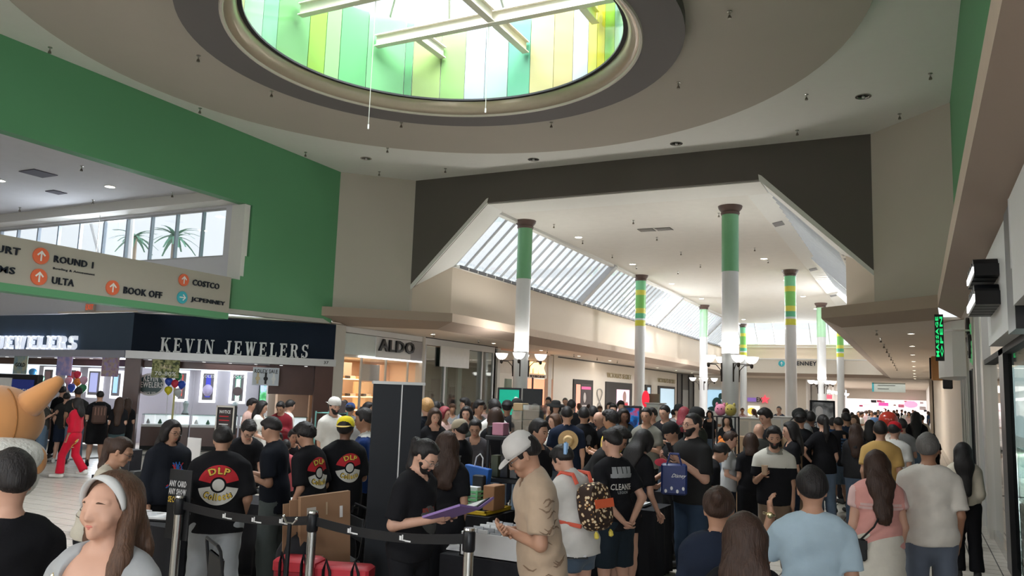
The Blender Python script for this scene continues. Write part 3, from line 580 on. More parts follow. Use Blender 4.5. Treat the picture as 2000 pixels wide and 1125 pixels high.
# ---- vacant-looking glazed shop with a blank white board
s2 = thing('glazed_shop', 'glass fronted shop with a blank white board hung across its top', 'shop', (XS, 28.5, 0))
panel('header', 25.4, 31.0, 3.72, 3.97, m_whitef, XS, .12, s2); panel('header_cap', 25.4, 31.2, 3.97, 4.0, m_blk, XS+.03, .14, s2)
for y in (25.45, 26.9, 29.9, 30.9): MB().box(XS-.08, XS, y-.06, y+.06, 0, 3.72).build('mullion', m_frame, s2)
for y0, y1 in ((25.5, 26.85), (26.95, 29.85), (29.95, 30.85)): MB().box(XS-.045, XS-.035, y0, y1, .05, 3.7).build('pane', m_glassd, s2)
a, b_ = yx(858, 672), yx(912, 720); panel('white_board', a[0], b_[0], b_[1], 3.74, m_wh, XS+.09, .04, s2)
panel('back_wall', 25.3, 31.2, 0, 3.9, mat('dim_interior', (.22, .24, .25), .7), XS-2.5, .1, s2)
for y, w, h in ((25.9, .5, 2.2), (27.0, .4, 2.6), (27.9, .3, 2.0), (28.8, .6, 2.5), (30.3, .4, 2.2)): panel('display_rail', y, y+w, 0, h, mat('dark_stock', (.03, .032, .04), .6), XS-1.3, .5, s2)
for y in (26.4, 28.4, 29.6): panel('pale_panel', y, y+.35, .3, 3.2, mat('pale_stock', (.5, .52, .53), .5), XS-1.0, .1, s2)
# ---- cream panelled pilasters and pink shop
s3 = thing('lingerie_annex', 'cream panelled shop front with glowing orange letters PINK over a coral doorway', 'shop', (XS, 34.5, 0))
panel('wall_panel', 31.1, 33.0, 0, 3.9, m_cream, XS, .2, s3); panel('wall_panel', 31.4, 32.7, 2.9, 3.6, mat('cream_inset', (.64, .57, .49), .6), XS+.03, .05, s3)
panel('wall_panel', 33.0, 37.8, 2.78, 3.95, m_cream, XS, .15, s3); panel('pilaster', 36.6, 37.0, 0, 3.9, m_pale, XS+.08, .2, s3); panel('pilaster', 37.3, 37.8, 0, 4.0, m_cream, XS+.05, .2, s3)
panel('pilaster', 31.1, 31.35, 0, 3.95, m_pale, XS+.1, .2, s3); panel('pilaster', 33.0, 33.2, 0, 2.8, m_cream, XS+.08, .2, s3)
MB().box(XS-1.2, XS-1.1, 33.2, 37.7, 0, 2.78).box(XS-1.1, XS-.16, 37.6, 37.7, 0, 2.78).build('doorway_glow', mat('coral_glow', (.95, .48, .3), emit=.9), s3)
panel('side_window', 32.0, 32.7, 0, 2.65, m_glassd, XS+.02, .02, s3); MB().box(XS-.02, XS+.03, 34.9, 35.0, 0, 2.78).build('mullion', m_brz, s3)
a, b_ = yx(1036, 733), yx(1063, 708)
sign_text('glowing_letters', 'PINK', (XS+.05, 34.55, 2.98), (0, 1, 0), 1.7, .58, mat('orange_glow', (1, .62, .3), emit=2.2), s3, .05, bold=.05)
sign_text('small_letters', "VICTORIA'S SECRET", (XS+.05, 34.5, 2.8), (0, 1, 0), 1.8, .12, m_brz, s3, .02)
MB().box(XS-2.6, XS-.2, 31.1, 31.2, 0, 3.9).build('partition', mat('partition_grey', (.3, .31, .31), .6), s2); MB().box(XS-2.6, XS-.2, 25.22, 25.3, 0, 3.1).build('partition', mat('warm_interior', (.78, .55, .38)), s1)
# ---- cream lingerie shop
s4 = thing('lingerie_shop', "long cream shop front with black framed windows and gold letters VICTORIA'S SECRET", 'shop', (XS, 49, 0))
panel('front_wall', 37.8, 60.9, 0, 3.98, m_cream, XS, .15, s4); panel('cap_line', 37.8, 60.9, 3.9, 3.96, m_brz, XS+.03, .05, s4)
m_gold = mat('gold_letter', (.42, .35, .22), .4, .3)
sign_text('gold_letters', "VICTORIA'S SECRET", (XS+.03, 45.2, 3.12), (0, 1, 0), 4.5, .3, m_gold, s4, .03, bold=.02)
sign_text('gold_letters', "VICTORIA'S SECRET", (XS+.03, 55.7, 3.12), (0, 1, 0), 4.6, .3, m_gold, s4, .03, bold=.02)
for y0, y1, kind in ((40.0, 42.9, 0), (45.0, 49.9, 1), (52.7, 54.1, 2), (55.8, 60.2, 3)):
    w = panel('window_frame', y0, y1, 0, 2.87, m_brz, XS+.06, .12, s4)
    if kind == 0:
        panel('poster', y0+.35, y0+.95, .2, 2.6, mat('coral_poster', (.9, .35, .25), emit=.7), XS+.07, .02, w); panel('poster', y0+1.0, y1-.3, .2, 2.65, mat('dark_poster', (.03, .02, .025), .2), XS+.07, .02, w)
        MB().ball((XS+.07, 41.6, 1.9), (.03, .2, .28)).box(XS+.05, XS+.08, 41.2, 42.1, .8, 1.5).build('poster_figure', mat('poster_pale', (.5, .45, .44), .5), w)
        panel('poster_title', y0+1.1, y1-.4, 2.35, 2.5, mat('poster_pink', (.7, .1, .25), emit=.6), XS+.08, .02, w)
    elif kind == 1:
        panel('poster', 46.9, 49.3, .2, 2.45, mat('pink_poster', (.85, .62, .72), emit=.75), XS+.08, .02, w)
        f = MB().ball((XS+.1, 48.3, 2.0), (.03, .33, .36)).box(XS+.08, XS+.12, 47.7, 48.9, .9, 1.7); f.build('poster_figure', mat('poster_skin', (.5, .33, .3), .5), w)
        panel('red_label', 47.4, 48.9, 1.35, 1.62, mat('poster_red', (.5, .04, .06), emit=.5), XS+.13, .02, w)
    else: panel('pane', y0+.5, y1-.3, .1, 2.7, mat('pale_blue_pane', (.55, .72, .85), emit=.65), XS+.08, .02, w)
for y in (44.0, 51.2):
    b = MB(); P = []
    for i in range(25):
        t = i/24*2*PI*1.0; P.append((XS+.05, y+.42*math.sin(2*t), 1.7+.72*math.cos(t)))
    b.tube(P, .03, 5); b.build('loop_emblem', mat('emblem_grey', (.3, .29, .28), .5), s4)
s5 = thing('dark_shop', 'narrow dark glass shop front past the cream lingerie shop', 'shop', (XS, 63, 0))
panel('front', 60.95, 66.1, 0, 3.98, mat('dark_front', (.07, .075, .08), .3), XS, .1, s5)
for y in (61.0, 62.4, 64.5, 66.1): MB().box(XS, XS+.06, y-.05, y+.05, 0, 3.9).build('mullion', m_brz, s5)
panel('pale_door', 62.6, 64.3, 0, 2.7, mat('pale_door', (.34, .36, .36), .3), XS+.03, .03, s5)
# ---- far end: wall with posters, counter, bright passage
struct('wall_far_north', MB().box(-20, -8.35, 72, 72.15, 0, 4.0).box(-20, XS, 66.2, 66.35, 0, 4).box(-19.6, -19.5, 20.7, 66.2, 0, 4), mat('far_beige', (.66, .61, .54), .7, var=.02))
def farpanel(name, px0, py0, px1, py1, Y, m, lb=None, cat=None, d=.05):
    a = aty(px0, py1, Y); c = aty(px1, py0, Y); o = MB().box(a.x, c.x, Y-d, Y, a.z, c.z).build(name, m)
    if lb: tag(o, lb, cat)
    return o
farpanel('wall_poster', 1380, 762, 1411, 800, 71.9, mat('sky_poster', (.42, .66, .85), emit=.8), 'pale blue poster with a dark animal shape left of the nearest right column', 'poster')
bpy.data.objects['wall_poster']
o = bpy.data.objects['wall_poster']; c = aty(1400, 785, 71.8)
MB().ball((c.x, c.y, c.z-.1), (.42, .05, .5)).ball((c.x+.35, c.y, c.z+.5), (.22, .05, .28)).ball((c.x-.3, c.y, c.z-.6), (.5, .05, .2)).build('poster_shape', mat('teal_dark', (.03, .1, .1), .5), o)
o = farpanel('wall_poster', 1461, 793, 1484, 812, 71.9, mat('white_poster', (.85, .85, .8), emit=.8), 'bright framed poster with a yellow picture on the far beige wall', 'poster')
c = aty(1468, 803, 71.8); MB().ball((c.x, c.y, c.z), (.35, .04, .3)).build('yellow_patch', mat('yellow_print', (.85, .65, .1), emit=.7), o)
o = farpanel('shop_banner', 1460, 777, 1477, 784, 71.9, mat('violet_banner', (.25, .15, .5), emit=.5), 'small violet banner on the far beige wall', 'banner')
c = aty(1478, 785, 71.9); o = thing('shop_letters', 'dark letters EX with a red star on the far beige wall', 'sign', tuple(c))
sign_text('dark_letters', 'EX', (c.x, 71.85, c.z), (1, 0, 0), .45, .4, m_blk, o, .04)
st = []; c2 = aty(1494, 780, 71.85)
for i in range(10): r = .42 if i % 2 == 0 else .18; st.append((c2.x+r*math.sin(i*PI/5), 71.85, c2.z+r*math.cos(i*PI/5)))
MB().prism(st, (0, .03, 0)).build('red_star', mat('red_glow', (.9, .08, .12), emit=.8), o)
# hanging directory over the far end beam: arrow and store name
c = aty(1549, 716, 64.3); o = thing('shop_sign', 'dark letters JCPENNEY with a teal arrow on the far cross beam', 'sign', tuple(c))
a = aty(1536, 716, 64.35); sign_text('sign_letters', 'JCPENNEY', (a.x, 64.36, a.z), (1, 0, 0), aty(1595, 714, 64.35).x-a.x, .42, m_let, o, .04, bold=.035)
a = aty(1526.5, 710, 64.3); MB().cyl((a.x, 64.36, a.z), (a.x, 64.3, a.z), .24, 20).build('teal_disc', m_tl, o, 40)
MB().prism([(a.x+u*.24, 64.3, a.z+v*.24) for u, v in ((-.09, -.62), (.09, -.62), (.09, .1), (.42, -.02), (0, .66), (-.42, -.02), (-.09, .1))], (0, -.02, 0)).build('arrow', m_wh, o)
struct('trim_11', MB().box(-13.2, -2.15, 64.36, 64.5, 4.22, 5.3), m_cream); struct('trim_12', MB().box(-13.2, -2.15, 64.3, 64.36, 5.25, 5.32), m_whitef)
# bright passage beyond
m_brw = mat('bright_wall', (.86, .85, .83), .6, var=.02)
struct('wall_passage_west', MB().box(-8.35, -8.2, 72, 112, 0, 4.0), m_brw)
for i in range(7):
    y = 74+4.6*i; o = thing('passage_pier', f'white pier with a lit bowl in the bright passage, {ORD[i]} from the camera', 'pier', (-7.9, y, 0), group='white piers of the bright passage')
    MB().bbox(-8.15, -7.6, y, y+.7, 0, 4.0, .05).build('shaft', m_brw, o); MB().lathe([(.05, 2.95), (.2, 3.05), (.27, 3.25), (.25, 3.25)], (-7.3, y+.3, 0), 12).build('glass_bowl', mat('lit_bowl', (1, .97, .92), emit=2.6), o)
    MB().box(-8.18, -8.15, y+1, y+4.2, .3, 2.7).build('lit_window', mat('lit_shop_window', (1, .95, .93), emit=1.1), o)
ps = thing('department_store_front', 'bright far store front with white shelves and pink displays at the passage end', 'shop', (-2.5, 112, 0))
MB().box(-8, 1.2, 112, 112.2, 0, 4).build('back_panel', mat('store_glow', (1, .96, .95), emit=.95), ps)
MB().box(-8, 1.2, 111.2, 111.6, 2.75, 4).build('cream_header', m_cream, ps)
r_ = random.Random(5)
for i in range(26):
    x = -6.4+7.4*r_.random(); z = .3+2.3*r_.random(); w = .1+.28*r_.random()
    MB().bbox(x-w, x+w, 111.5-.4*r_.random(), 111.9, z-w*.5, z+w*.6, .03).build('display_item', mat(('pink_display', 'black_display', 'white_display', 'brown_display')[i % 4], ((.8, .12, .3), (.03, .03, .04), (.85, .8, .8), (.25, .13, .1))[i % 4], .5), ps)
for z in (.6, 1.3, 2.0, 2.62): MB().box(-6.2, .9, 111.0, 111.5, z, z+.04).build('shelf', m_brw, ps)
MB().ball((-.7, 110.6, 2.25), (.75, .05, .42), 20).build('pink_oval_sign', mat('pink_glow', (1, .35, .55), emit=.9), ps)
MB().box(-4.3, -3.2, 110.5, 110.6, 1.95, 2.35).build('pink_hanging_sign', mat('magenta_glow', (.9, .08, .35), emit=.8), ps)
o = thing('hanging_sign', 'pale rectangular hanging sign with a teal edge high in the passage', 'sign', (-2.2, 78, 3.6)); a = aty(1707, 765, 78); c = aty(1768, 742, 78)
MB().box(a.x, c.x, 78, 78.1, a.z, c.z).build('sign_board', mat('pale_board', (.55, .62, .58), .6), o); MB().box(a.x-.15, a.x, 77.98, 78.12, a.z, c.z+.1).build('teal_edge', m_tl, o)
for k in range(3): MB().box(a.x+.3, a.x+1.2+.5*(k % 2), 77.98, 78, a.z+.25+.3*k, a.z+.29+.3*k).build('text_line', m_blk, o)
MB().cyl((a.x+.3, 78.05, c.z), (a.x+.3, 78.05, 4), .02, 6).cyl((c.x-.3, 78.05, c.z), (c.x-.3, 78.05, 4), .02, 6).build('hanger', m_steel, o)
area('passage_lamp', (-3.5, 92, 3.9), (0, 0, -1), 7, 34, 900, (1, .97, .95)); area('passage_lamp', (-10, 68.6, 3.9), (0, 0, -1), 8, 4, 120, (1, .93, .85))
# ---- jeweller on the chamfered corner
n45 = Vector((1, -1, 0)).normalized(); t45 = Vector((1, 1, 0)).normalized(); KA = Vector((-20.44, 15.97, 0)); KL = 5.82
def K(u, d, z): return KA+t45*u-n45*d+Vector((0, 0, z))       # along the chamfered front, d metres inside
KM = Matrix(((t45.x, -n45.x, 0, KA.x), (t45.y, -n45.y, 0, KA.y), (0, 0, 1, 0), (0, 0, 0, 1)))
def kpix(px, py, d=0):      # (u, z) of a pixel on the plane d metres inside the front
    r0 = ray(px, py); o0 = Vector((0, 0, HC)); P0 = K(0, d, 0); t = (P0-o0).dot(n45)/r0.dot(n45); p = o0+r0*t; return (p-KA).dot(t45), p.z
kj = thing('jewellery_shop', 'corner jewellery shop with dark navy fascia and silver letters KEVIN JEWELERS', 'shop', tuple(KA))
MB().box(0, KL, 0, .3, 2.88, 3.98, KM).build('navy_fascia', m_navy, kj)
MB().box(-27.5, -20.44, 15.97, 16.14, 2.88, 3.98).build('blue_fascia', m_navy2, kj)
m_band = mat('steel_band', (.56, .55, .55), .4, .3)
MB().box(-.12, KL+.05, -.16, .35, 2.66, 2.88, KM).build('steel_band', m_band, kj); MB().box(-27.5, -20.5, 15.8, 16.2, 2.66, 2.88).build('steel_band', mat('steel_band_blue', (.5, .53, .64), .4, .3), kj)
u0, z0 = kpix(312, 690, -.12); u1, z1 = kpix(601, 702, -.12)
p = K(u0, -.02, 2.885)
slab_letters('sign_letter', 'KEVIN JEWELERS', tuple(p), tuple(t45), u1-u0, .42, m_lett, kj, .12, gap=.3)
a0 = aty(-105, 680, 15.9); a1 = aty(148, 684, 15.9)
slab_letters('sign_letter', 'KEVIN JEWELERS', (a0.x, 15.95, 2.885), (1, 0, 0), a1.x-a0.x, .42, m_litw if False else mat('letter_glow', (.75, .8, .9), emit=.7), kj, .12, gap=.3)  # west letters given a glow of their own to stand out bright
sign_text('unit_number', '37', tuple(K(KL-.32, -.165, 2.73)), tuple(t45), .14, .09, m_blk, kj, .01)
MB().box(-.12, .3, 0, .5, 0, 2.66, KM).build('corner_pier', m_maho, kj)
MB().box(KL-.55, KL, 0, .45, 0, 2.66, KM).build('mahogany_pier', m_maho, kj); MB().box(KL-1.9, KL-.5, .5, .8, 1.75, 2.66, KM).build('mahogany_panel', m_maho, kj)
MB().box(-.4, KL, 3.4, 3.5, 0, 2.66, KM).build('back_wall', m_gwall, kj); MB().box(-30, -21.7, 19.5, 19.6, 0, 2.66).build('back_wall', m_gwall, kj)
MB().prism([(-30, 16.1, 2.66), (-20.5, 16.1, 2.66), (-16.4, 20.1, 2.66), (-18.8, 22.6, 2.66), (-22, 19.5, 2.66), (-30, 19.5, 2.66)][::-1], (0, 0, .05)).build('shop_ceiling', m_maho, kj)
MB().box(-.2, KL-.6, .6, .7, 2.42, 2.64, KM).box(-28, -20.8, 16.7, 16.8, 2.42, 2.64).build('dark_header', m_maho, kj)
MB().box(.35, KL-.6, .58, .6, 2.40, 2.425, KM).box(-27, -20.9, 16.68, 16.7, 2.40, 2.425).build('light_line', m_litc, kj)
MB().box(KL-.05, KL+.02, .3, 3.5, 0, 2.66, KM).build('side_wall', m_gwall, kj)
for i in range(7): 
    p = K(.5+i*.75, .3, 2.645); MB().lathe([(.05, 0), (.05, -.01)], tuple(p), 10).build('spot_lens', m_litw, kj)
for i in range(8):
    MB().lathe([(.05, 0), (.05, -.01)], (-27+i*.85, 16.4, 2.645), 10).build('spot_lens', m_litw, kj)
area('jeweller_lamp', tuple(K(2.9, 1.8, 2.6)), (0, 0, -1), 3.0, 3, 60, (.86, .92, 1)); area('jeweller_lamp', (-24.5, 17.9, 2.6), (0, 0, -1), 6, 2, 70, (.86, .9, 1))
def kposter(px0, py0, px1, py1, col, name='framed_poster', lit=.8, lb=None, deco=None):
    (ua, za), (ub, zb) = kpix(px0, py1, 3.36), kpix(px1, py0, 3.36)
    o = thing(name, lb, 'poster', tuple(K((ua+ub)/2, 3.3, (za+zb)/2)))
    f = .09; fm = mat('lightbox_frame', (.95, .97, 1), emit=1.05)
    MB().box(ua, ub, 3.3, 3.4, za, zb, KM).build('light_frame', fm, o); MB().box(ua+f, ub-f, 3.28, 3.3, za+f, zb-f, KM).build('grey_mat', mat('mat_grey', (.2, .19, .2), .5), o)
    MB().box(ua+2*f, ub-2*f, 3.26, 3.28, za+2*f, zb-1.6*f, KM).build('print', mat('print_%02d%02d%02d' % tuple(int(c*99) for c in col), col, emit=lit), o)
    return o, (ua+ub)/2, (za+zb)/2
o, u, z = kposter(341, 724, 371, 784, (.55, .08, .06), lb='red lit poster in a white frame, half hidden by balloons'); 
o, u, z = kposter(388, 725, 425, 786, (.05, .06, .45), lb='deep blue lit watch poster in a white frame')
MB().ball(tuple(K(u, 3.24, z-.12)), (.16, .16, .2)).build('watch_picture', mat('watch_pale', (.55, .5, .75), .4), o); sign_text('poster_title', 'ROLEX', tuple(K(u-.22, 3.25, z+.3)), tuple(t45), .44, .1, m_wh, o, .01)
o, u, z = kposter(446, 727, 483, 788, (.02, .25, .14), lb='green lit watch poster in a white frame')
p = K(u, 3.24, z-.12); b = MB(); M = Matrix.Translation(p) @ Matrix(((t45.x, -n45.x, 0, 0), (t45.y, -n45.y, 0, 0), (0, 0, 1, 0), (0, 0, 0, 1)))
b.box(-.07, .07, -.01, .01, -.42, .42, M); b.build('watch_strap', m_steel, o); MB().lathe([(.15, -.012), (.15, .012)], (0, 0, 0), 20, M=M @ Matrix.Rotation(PI/2, 4, 'X')).build('watch_face', mat('face_dark', (.08, .05, .05), .3), o)
sign_text('poster_title', 'ROLEX', tuple(K(u-.22, 3.25, z+.33)), tuple(t45), .44, .1, m_wh, o, .01)
def wposter(px0, py0, px1, py1, col, lb):
    Y = 19.42; a = aty(px0, py1, Y); c = aty(px1, py0, Y); o = thing('framed_poster', lb, 'poster', ((a.x+c.x)/2, Y, (a.z+c.z)/2))
    MB().box(a.x, c.x, Y, Y+.08, a.z, c.z).build('light_frame', mat('lightbox_frame', (.95, .97, 1), emit=1.05), o); f = .1
    MB().box(a.x+f, c.x-f, Y-.02, Y, a.z+f, c.z-f).build('grey_mat', mat('mat_grey', (.2, .19, .2), .5), o)
    MB().box(a.x+2*f, c.x-2*f, Y-.04, Y-.02, a.z+2*f, c.z-1.6*f).build('print', mat('print_w%02d%02d%02d' % tuple(int(x*99) for x in col), col, emit=.8), o)
wposter(80, 717, 108, 770, (.1, .06, .06), 'small dark lit poster in a white frame, leftmost'); wposter(124, 718, 153, 772, (.2, .02, .03), 'dark red lit poster behind the balloons')
wposter(167, 720, 201, 776, (.35, .38, .65), 'pale violet lit poster in a white frame'); wposter(213, 724, 241, 778, (.35, .6, .8), 'pale blue lit poster beside the mahogany pier')
# television with a green picture
(ua, za), (ub, zb) = kpix(506, 790, 3.3), kpix(563, 748, 3.3)
o = thing('television', 'wall television showing a bright green leafy picture', 'television', tuple(K((ua+ub)/2, 3.3, (za+zb)/2)))
MB().box(ua-.04, ub+.04, 3.3, 3.38, za-.04, zb+.04, KM).build('bezel', m_blk, o)
def blotch(name, ca, cb, cc, sc, emit):
    if name in _M: return _M[name]
    m = mat(name, ca, emit=emit); nt = m.node_tree; b = nt.nodes['Principled BSDF']; tc = nt.nodes.new('ShaderNodeTexCoord'); n = nt.nodes.new('ShaderNodeTexNoise')
    n.inputs['Scale'].default_value = sc; n.inputs['Detail'].default_value = 4; r = nt.nodes.new('ShaderNodeValToRGB'); e = r.color_ramp.elements
    e[0].position = .38; e[0].color = (*ca, 1); e[1].position = .62; e[1].color = (*cc, 1); x = e.new(.5); x.color = (*cb, 1)
    nt.links.new(tc.outputs['Object'], n.inputs['Vector']); nt.links.new(n.outputs['Fac'], r.inputs[0])
    nt.links.new(r.outputs[0], b.inputs['Emission Color']); nt.links.new(r.outputs[0], b.inputs['Base Color']); return m
MB().box(ua, ub, 3.285, 3.3, za, zb, KM).build('screen', blotch('leafy_screen', (.05, .3, .1), (.12, .5, .2), (.45, .55, .85), 4, .8), o)
# hanging banners along the band
def kbanner(px0, py0, px1, py1, m, lb, west=False, text=None, tm=None, rows=()):
    if west:
        a = aty(px0, py1, 15.85); c = aty(px1, py0, 15.85); o = thing('sale_banner', lb, 'banner', ((a.x+c.x)/2, 15.85, a.z), group='banners hanging from the jeweller band')
        MB().box(a.x, c.x, 15.84, 15.86, a.z, 2.66).build('sheet', m, o)
        for s, f0, f1, h, mm in rows: sign_text('print_text', s, (a.x+(c.x-a.x)*f0, 15.84, a.z+(2.66-a.z)*h), (1, 0, 0), (c.x-a.x)*(f1-f0), .13, mm, o, .01)
    else:
        (ua, za), (ub, zb) = kpix(px0, py1, -.1), kpix(px1, py0, -.1); o = thing('sale_banner', lb, 'banner', tuple(K((ua+ub)/2, -.1, za)), group='banners hanging from the jeweller band')
        top = min(zb, 2.66); MB().box(ua, ub, -.11, -.09, za, top, KM).build('sheet', m, o)
        for s, f0, f1, h, mm in rows: sign_text('print_text', s, tuple(K(ua+(ub-ua)*f0, -.111, za+(top-za)*h)), tuple(t45), (ub-ua)*(f1-f0), .12, mm, o, .01)
        if zb < 2.6: MB().cyl(K(ua+.1, -.1, top), K(ua+.1, -.1, 2.66), .006, 4).cyl(K(ub-.1, -.1, top), K(ub-.1, -.1, 2.66), .006, 4).build('hanger', m_steel, o)
    return o
kbanner(25, 700, 55, 730, blotch('banner_gold', (.25, .4, .5), (.4, .5, .45), (.55, .55, .4), 5, 0), 'pale blue hanging banner reading GOLD', True, rows=(('GOLD', .15, .85, .4, m_blk),))
kbanner(109, 700, 142, 733, blotch('banner_violet', (.35, .36, .75), (.5, .45, .8), (.7, .55, .8), 5, 0), 'pale violet hanging banner', True)
kbanner(197, 704, 233, 735, blotch('banner_rainbow', (.45, .3, .5), (.6, .5, .4), (.5, .4, .7), 9, 0), 'hanging banner of mixed violet and orange print', True)
kbanner(295, 704, 352, 737, blotch('banner_camo', (.05, .07, .03), (.25, .26, .1), (.5, .5, .25), 12, 0), 'camouflage green hanging banner reading SALE 70-80%', rows=(('SALE', .3, .7, .5, m_gold), ('70-80%', .12, .9, .12, m_wh)))
kbanner(492, 719, 546, 752, mat('banner_pale', (.62, .66, .74), .5), 'pale hanging banner reading ROLEX SALE with three watches', rows=(('ROLEX SALE', .06, .94, .68, m_blk),))
(ua, za), (ub, zb) = kpix(492, 752, -.1), kpix(546, 719, -.1); bo = [x for x in COL.objects if x.get('label', '').startswith('pale hanging banner reading')][0]
for i in range(3):
    p = K(ua+(ub-ua)*(.2+.3*i), -.115, za+(zb-za)*.38); b = MB(); M = Matrix.Translation(p) @ Matrix(((t45.x, -n45.x, 0, 0), (t45.y, -n45.y, 0, 0), (0, 0, 1, 0), (0, 0, 0, 1)))
    b.box(-.03, .03, -.006, .006, -.16, .18, M).lathe([(.065, -.01), (.065, .01)], (0, 0, 0), 14, M=M @ Matrix.Rotation(PI/2, 4, 'X')); b.build('printed_watch', (m_gold, m_blk, m_lett)[i], bo)
# oval shop sign
(u, z) = kpix(294, 751, .9); o = thing('oval_sign', 'oval green and white sign reading KEVIN JEWELERS SINCE 1975', 'sign', tuple(K(u, .9, z)))
M = Matrix.Translation(K(u, .9, z)) @ Matrix(((t45.x, -n45.x, 0, 0), (t45.y, -n45.y, 0, 0), (0, 0, 1, 0), (0, 0, 0, 1))) @ Matrix.Rotation(PI/2, 4, 'X')
w_ = kpix(322, 751, .9)[0]-u; h_ = kpix(294, 729, .9)[1]-z
MB().lathe([(w_, -.02), (w_, .02)], (0, 0, 0), 40, M=M, sy=h_/w_).build('white_rim', m_wh, o); MB().lathe([(w_-.05, -.03), (w_-.05, .03)], (0, 0, 0), 40, M=M, sy=(h_-.05)/(w_-.05)).build('green_field', mat('sign_forest', (.01, .05, .05), .4), o)
for s, ww_, dz, hh in (('KEVIN', .5, .1, .2), ('JEWELERS', .84, -.16, .22), ('SINCE 1975', .42, -.36, .11)): sign_text('sign_words', s, tuple(K(u-w_*ww_, .865, z+dz*.9)), tuple(t45), w_*ww_*2, hh, m_wh, o, .01, bold=.03)
MB().cyl(K(u-.3, .9, z+h_*.9), K(u-.3, .9, 2.64), .006, 4).cyl(K(u+.3, .9, z+h_*.9), K(u+.3, .9, 2.64), .006, 4).build('hanger', m_steel, o)
# jewellery counters
m_glow = mat('case_light', (.9, .97, 1), emit=.8)
def kcounter(u0, u1, d, lb, w=.6):
    o = thing('display_counter', lb, 'counter', tuple(K((u0+u1)/2, d, 0)), group='glass jewellery counters')
    MB().box(u0, u1, d, d+w, .12, .72, KM).build('mahogany_base', m_maho, o); MB().box(u0, u1, d-.02, d+w+.02, .68, .74, KM).build('steel_trim', m_lett, o)
    MB().box(u0, u1, d, d+w, 1.02, 1.05, KM).build('glass_top', m_glassd, o); MB().box(u0, u1, d, d+.012, .74, 1.02, KM).build('glass_front', m_glass, o)
    MB().box(u0+.02, u1-.02, d+w-.05, d+w-.03, .74, 1.02, KM).build('light_strip', m_glow, o)
    MB().box(u0, u1, d+.02, d+.08, 0, .12, KM).build('kick', m_blk, o)
    r = random.Random(int(u0*10))
    for k in range(int((u1-u0)*3)):
        p = K(u0+.15+k/3, d+.25, .76); MB().lathe([(.05, 0), (.06, .03), (.03, .1), (.01, .14)], tuple(p), 8).build('jewel_stand', mat(('stand_white', 'stand_green', 'stand_gold')[k % 3], ((.8, .82, .85), (.15, .3, .2), (.55, .45, .25))[k % 3], .4), o)
for i, (u0, u1) in enumerate(((.4, 1.7), (1.75, 3.1), (3.15, 4.4))): kcounter(u0, u1, .55, ('glass jewellery counter nearest the corner pier', 'glass jewellery counter, middle of the chamfered front', 'glass jewellery counter nearest the mahogany pier')[i])
kcounter(4.5, 5.2, .6, 'low jewellery counter under the mahogany panel')
for i in range(4):
    x = -27.1+i*1.5; o = thing('display_counter', f'glass jewellery counter along the west front, {ORD[i]} from left', 'counter', (x, 16.5, 0), group='glass jewellery counters')
    MB().box(x, x+1.45, 16.3, 16.9, .1, .74).build('mahogany_base', m_maho, o); MB().box(x, x+1.45, 16.28, 16.92, 1.02, 1.05).build('glass_top', m_glassd, o); MB().box(x, x+1.45, 16.3, 16.31, .74, 1.02).build('glass_front', m_glass, o)
    MB().box(x+.02, x+1.43, 16.84, 16.86, .74, 1.02).build('light_strip', m_glow, o)
for px, py, s, lb in ((362, 800, .3, 'small dark jewellery stand on the counter, left'), (458, 795, .3, 'tall bust stand on the counter before the green poster')):
    u, z = kpix(px, py, .8); o = thing('jewellery_bust', lb, 'stand', tuple(K(u, .8, 1.05))); MB().lathe([(.08, 1.05), (.1, 1.1), (.05, 1.2), (.09, 1.38), (.04, 1.46)], (K(u, .8, 0).x, K(u, .8, 0).y, 0), 12).build('bust', mat('bust_white', (.6, .72, .75), .5), o, 40)
    MB().lathe([(.11, 1.05), (.11, 1.07)], (K(u, .8, 0).x, K(u, .8, 0).y, 0), 12).build('foot', m_blk, o)
# balloons
def balloon(p, r, c, lb, grp):
    o = thing('balloon', lb, 'balloon', tuple(p), group=grp)
    MB().lathe([(.012, -1.22*r), (.3*r, -1.05*r), (.68*r, -.7*r), (.93*r, -.25*r), (1.0*r, .15*r), (.9*r, .55*r), (.62*r, .85*r), (.25*r, 1.0*r), (.01, 1.03*r)], tuple(p), 16).build('skin', mat('balloon_'+c[0], c[1], .18, var=0, spec=.7), o, True)
    MB().lathe([(.03, -1.3*r), (.012, -1.22*r)], tuple(p), 8).build('knot', mat('balloon_'+c[0], c[1]), o)
    MB().cyl((p[0], p[1], 0 if 'screen' in lb or 'hat' in lb else 1.0), (p[0], p[1], p[2]-1.25*r), .003, 4).build('string', m_wh, o)
    return o
BC = {'red': (.75, .03, .08), 'orange': (.85, .22, .02), 'pink': (.8, .45, .6), 'blue': (.02, .08, .6), 'green': (.04, .3, .12), 'yellow': (.8, .7, .02), 'white': (.65, .68, .7), 'sky': (.05, .3, .65)}
def bal(px, py, r, c, d, lb, grp='balloons at the jeweller'):
    q = K(kpix(px, py, d)[0], d, kpix(px, py, d)[1]) if d is not None else aty(px, py, 15.6); return balloon(q, r, (c, BC[c]), lb, grp)
for px, py, c, lb in ((151, 732, 'red', 'red balloon on top of the left bunch'), (134, 744, 'pink', 'pink balloon left in the left bunch'), (164, 743, 'pink', 'pink balloon right in the left bunch'), (152, 746, 'orange', 'orange balloon in the middle of the left bunch'),
        (140, 757, 'blue', 'blue balloon low in the left bunch'), (162, 758, 'green', 'green balloon low right in the left bunch'), (64, 727, 'sky', 'sky blue balloon above the dark screen'), (79, 740, 'green', 'green balloon beside the dark screen')): bal(px, py, .115, c, None, lb)
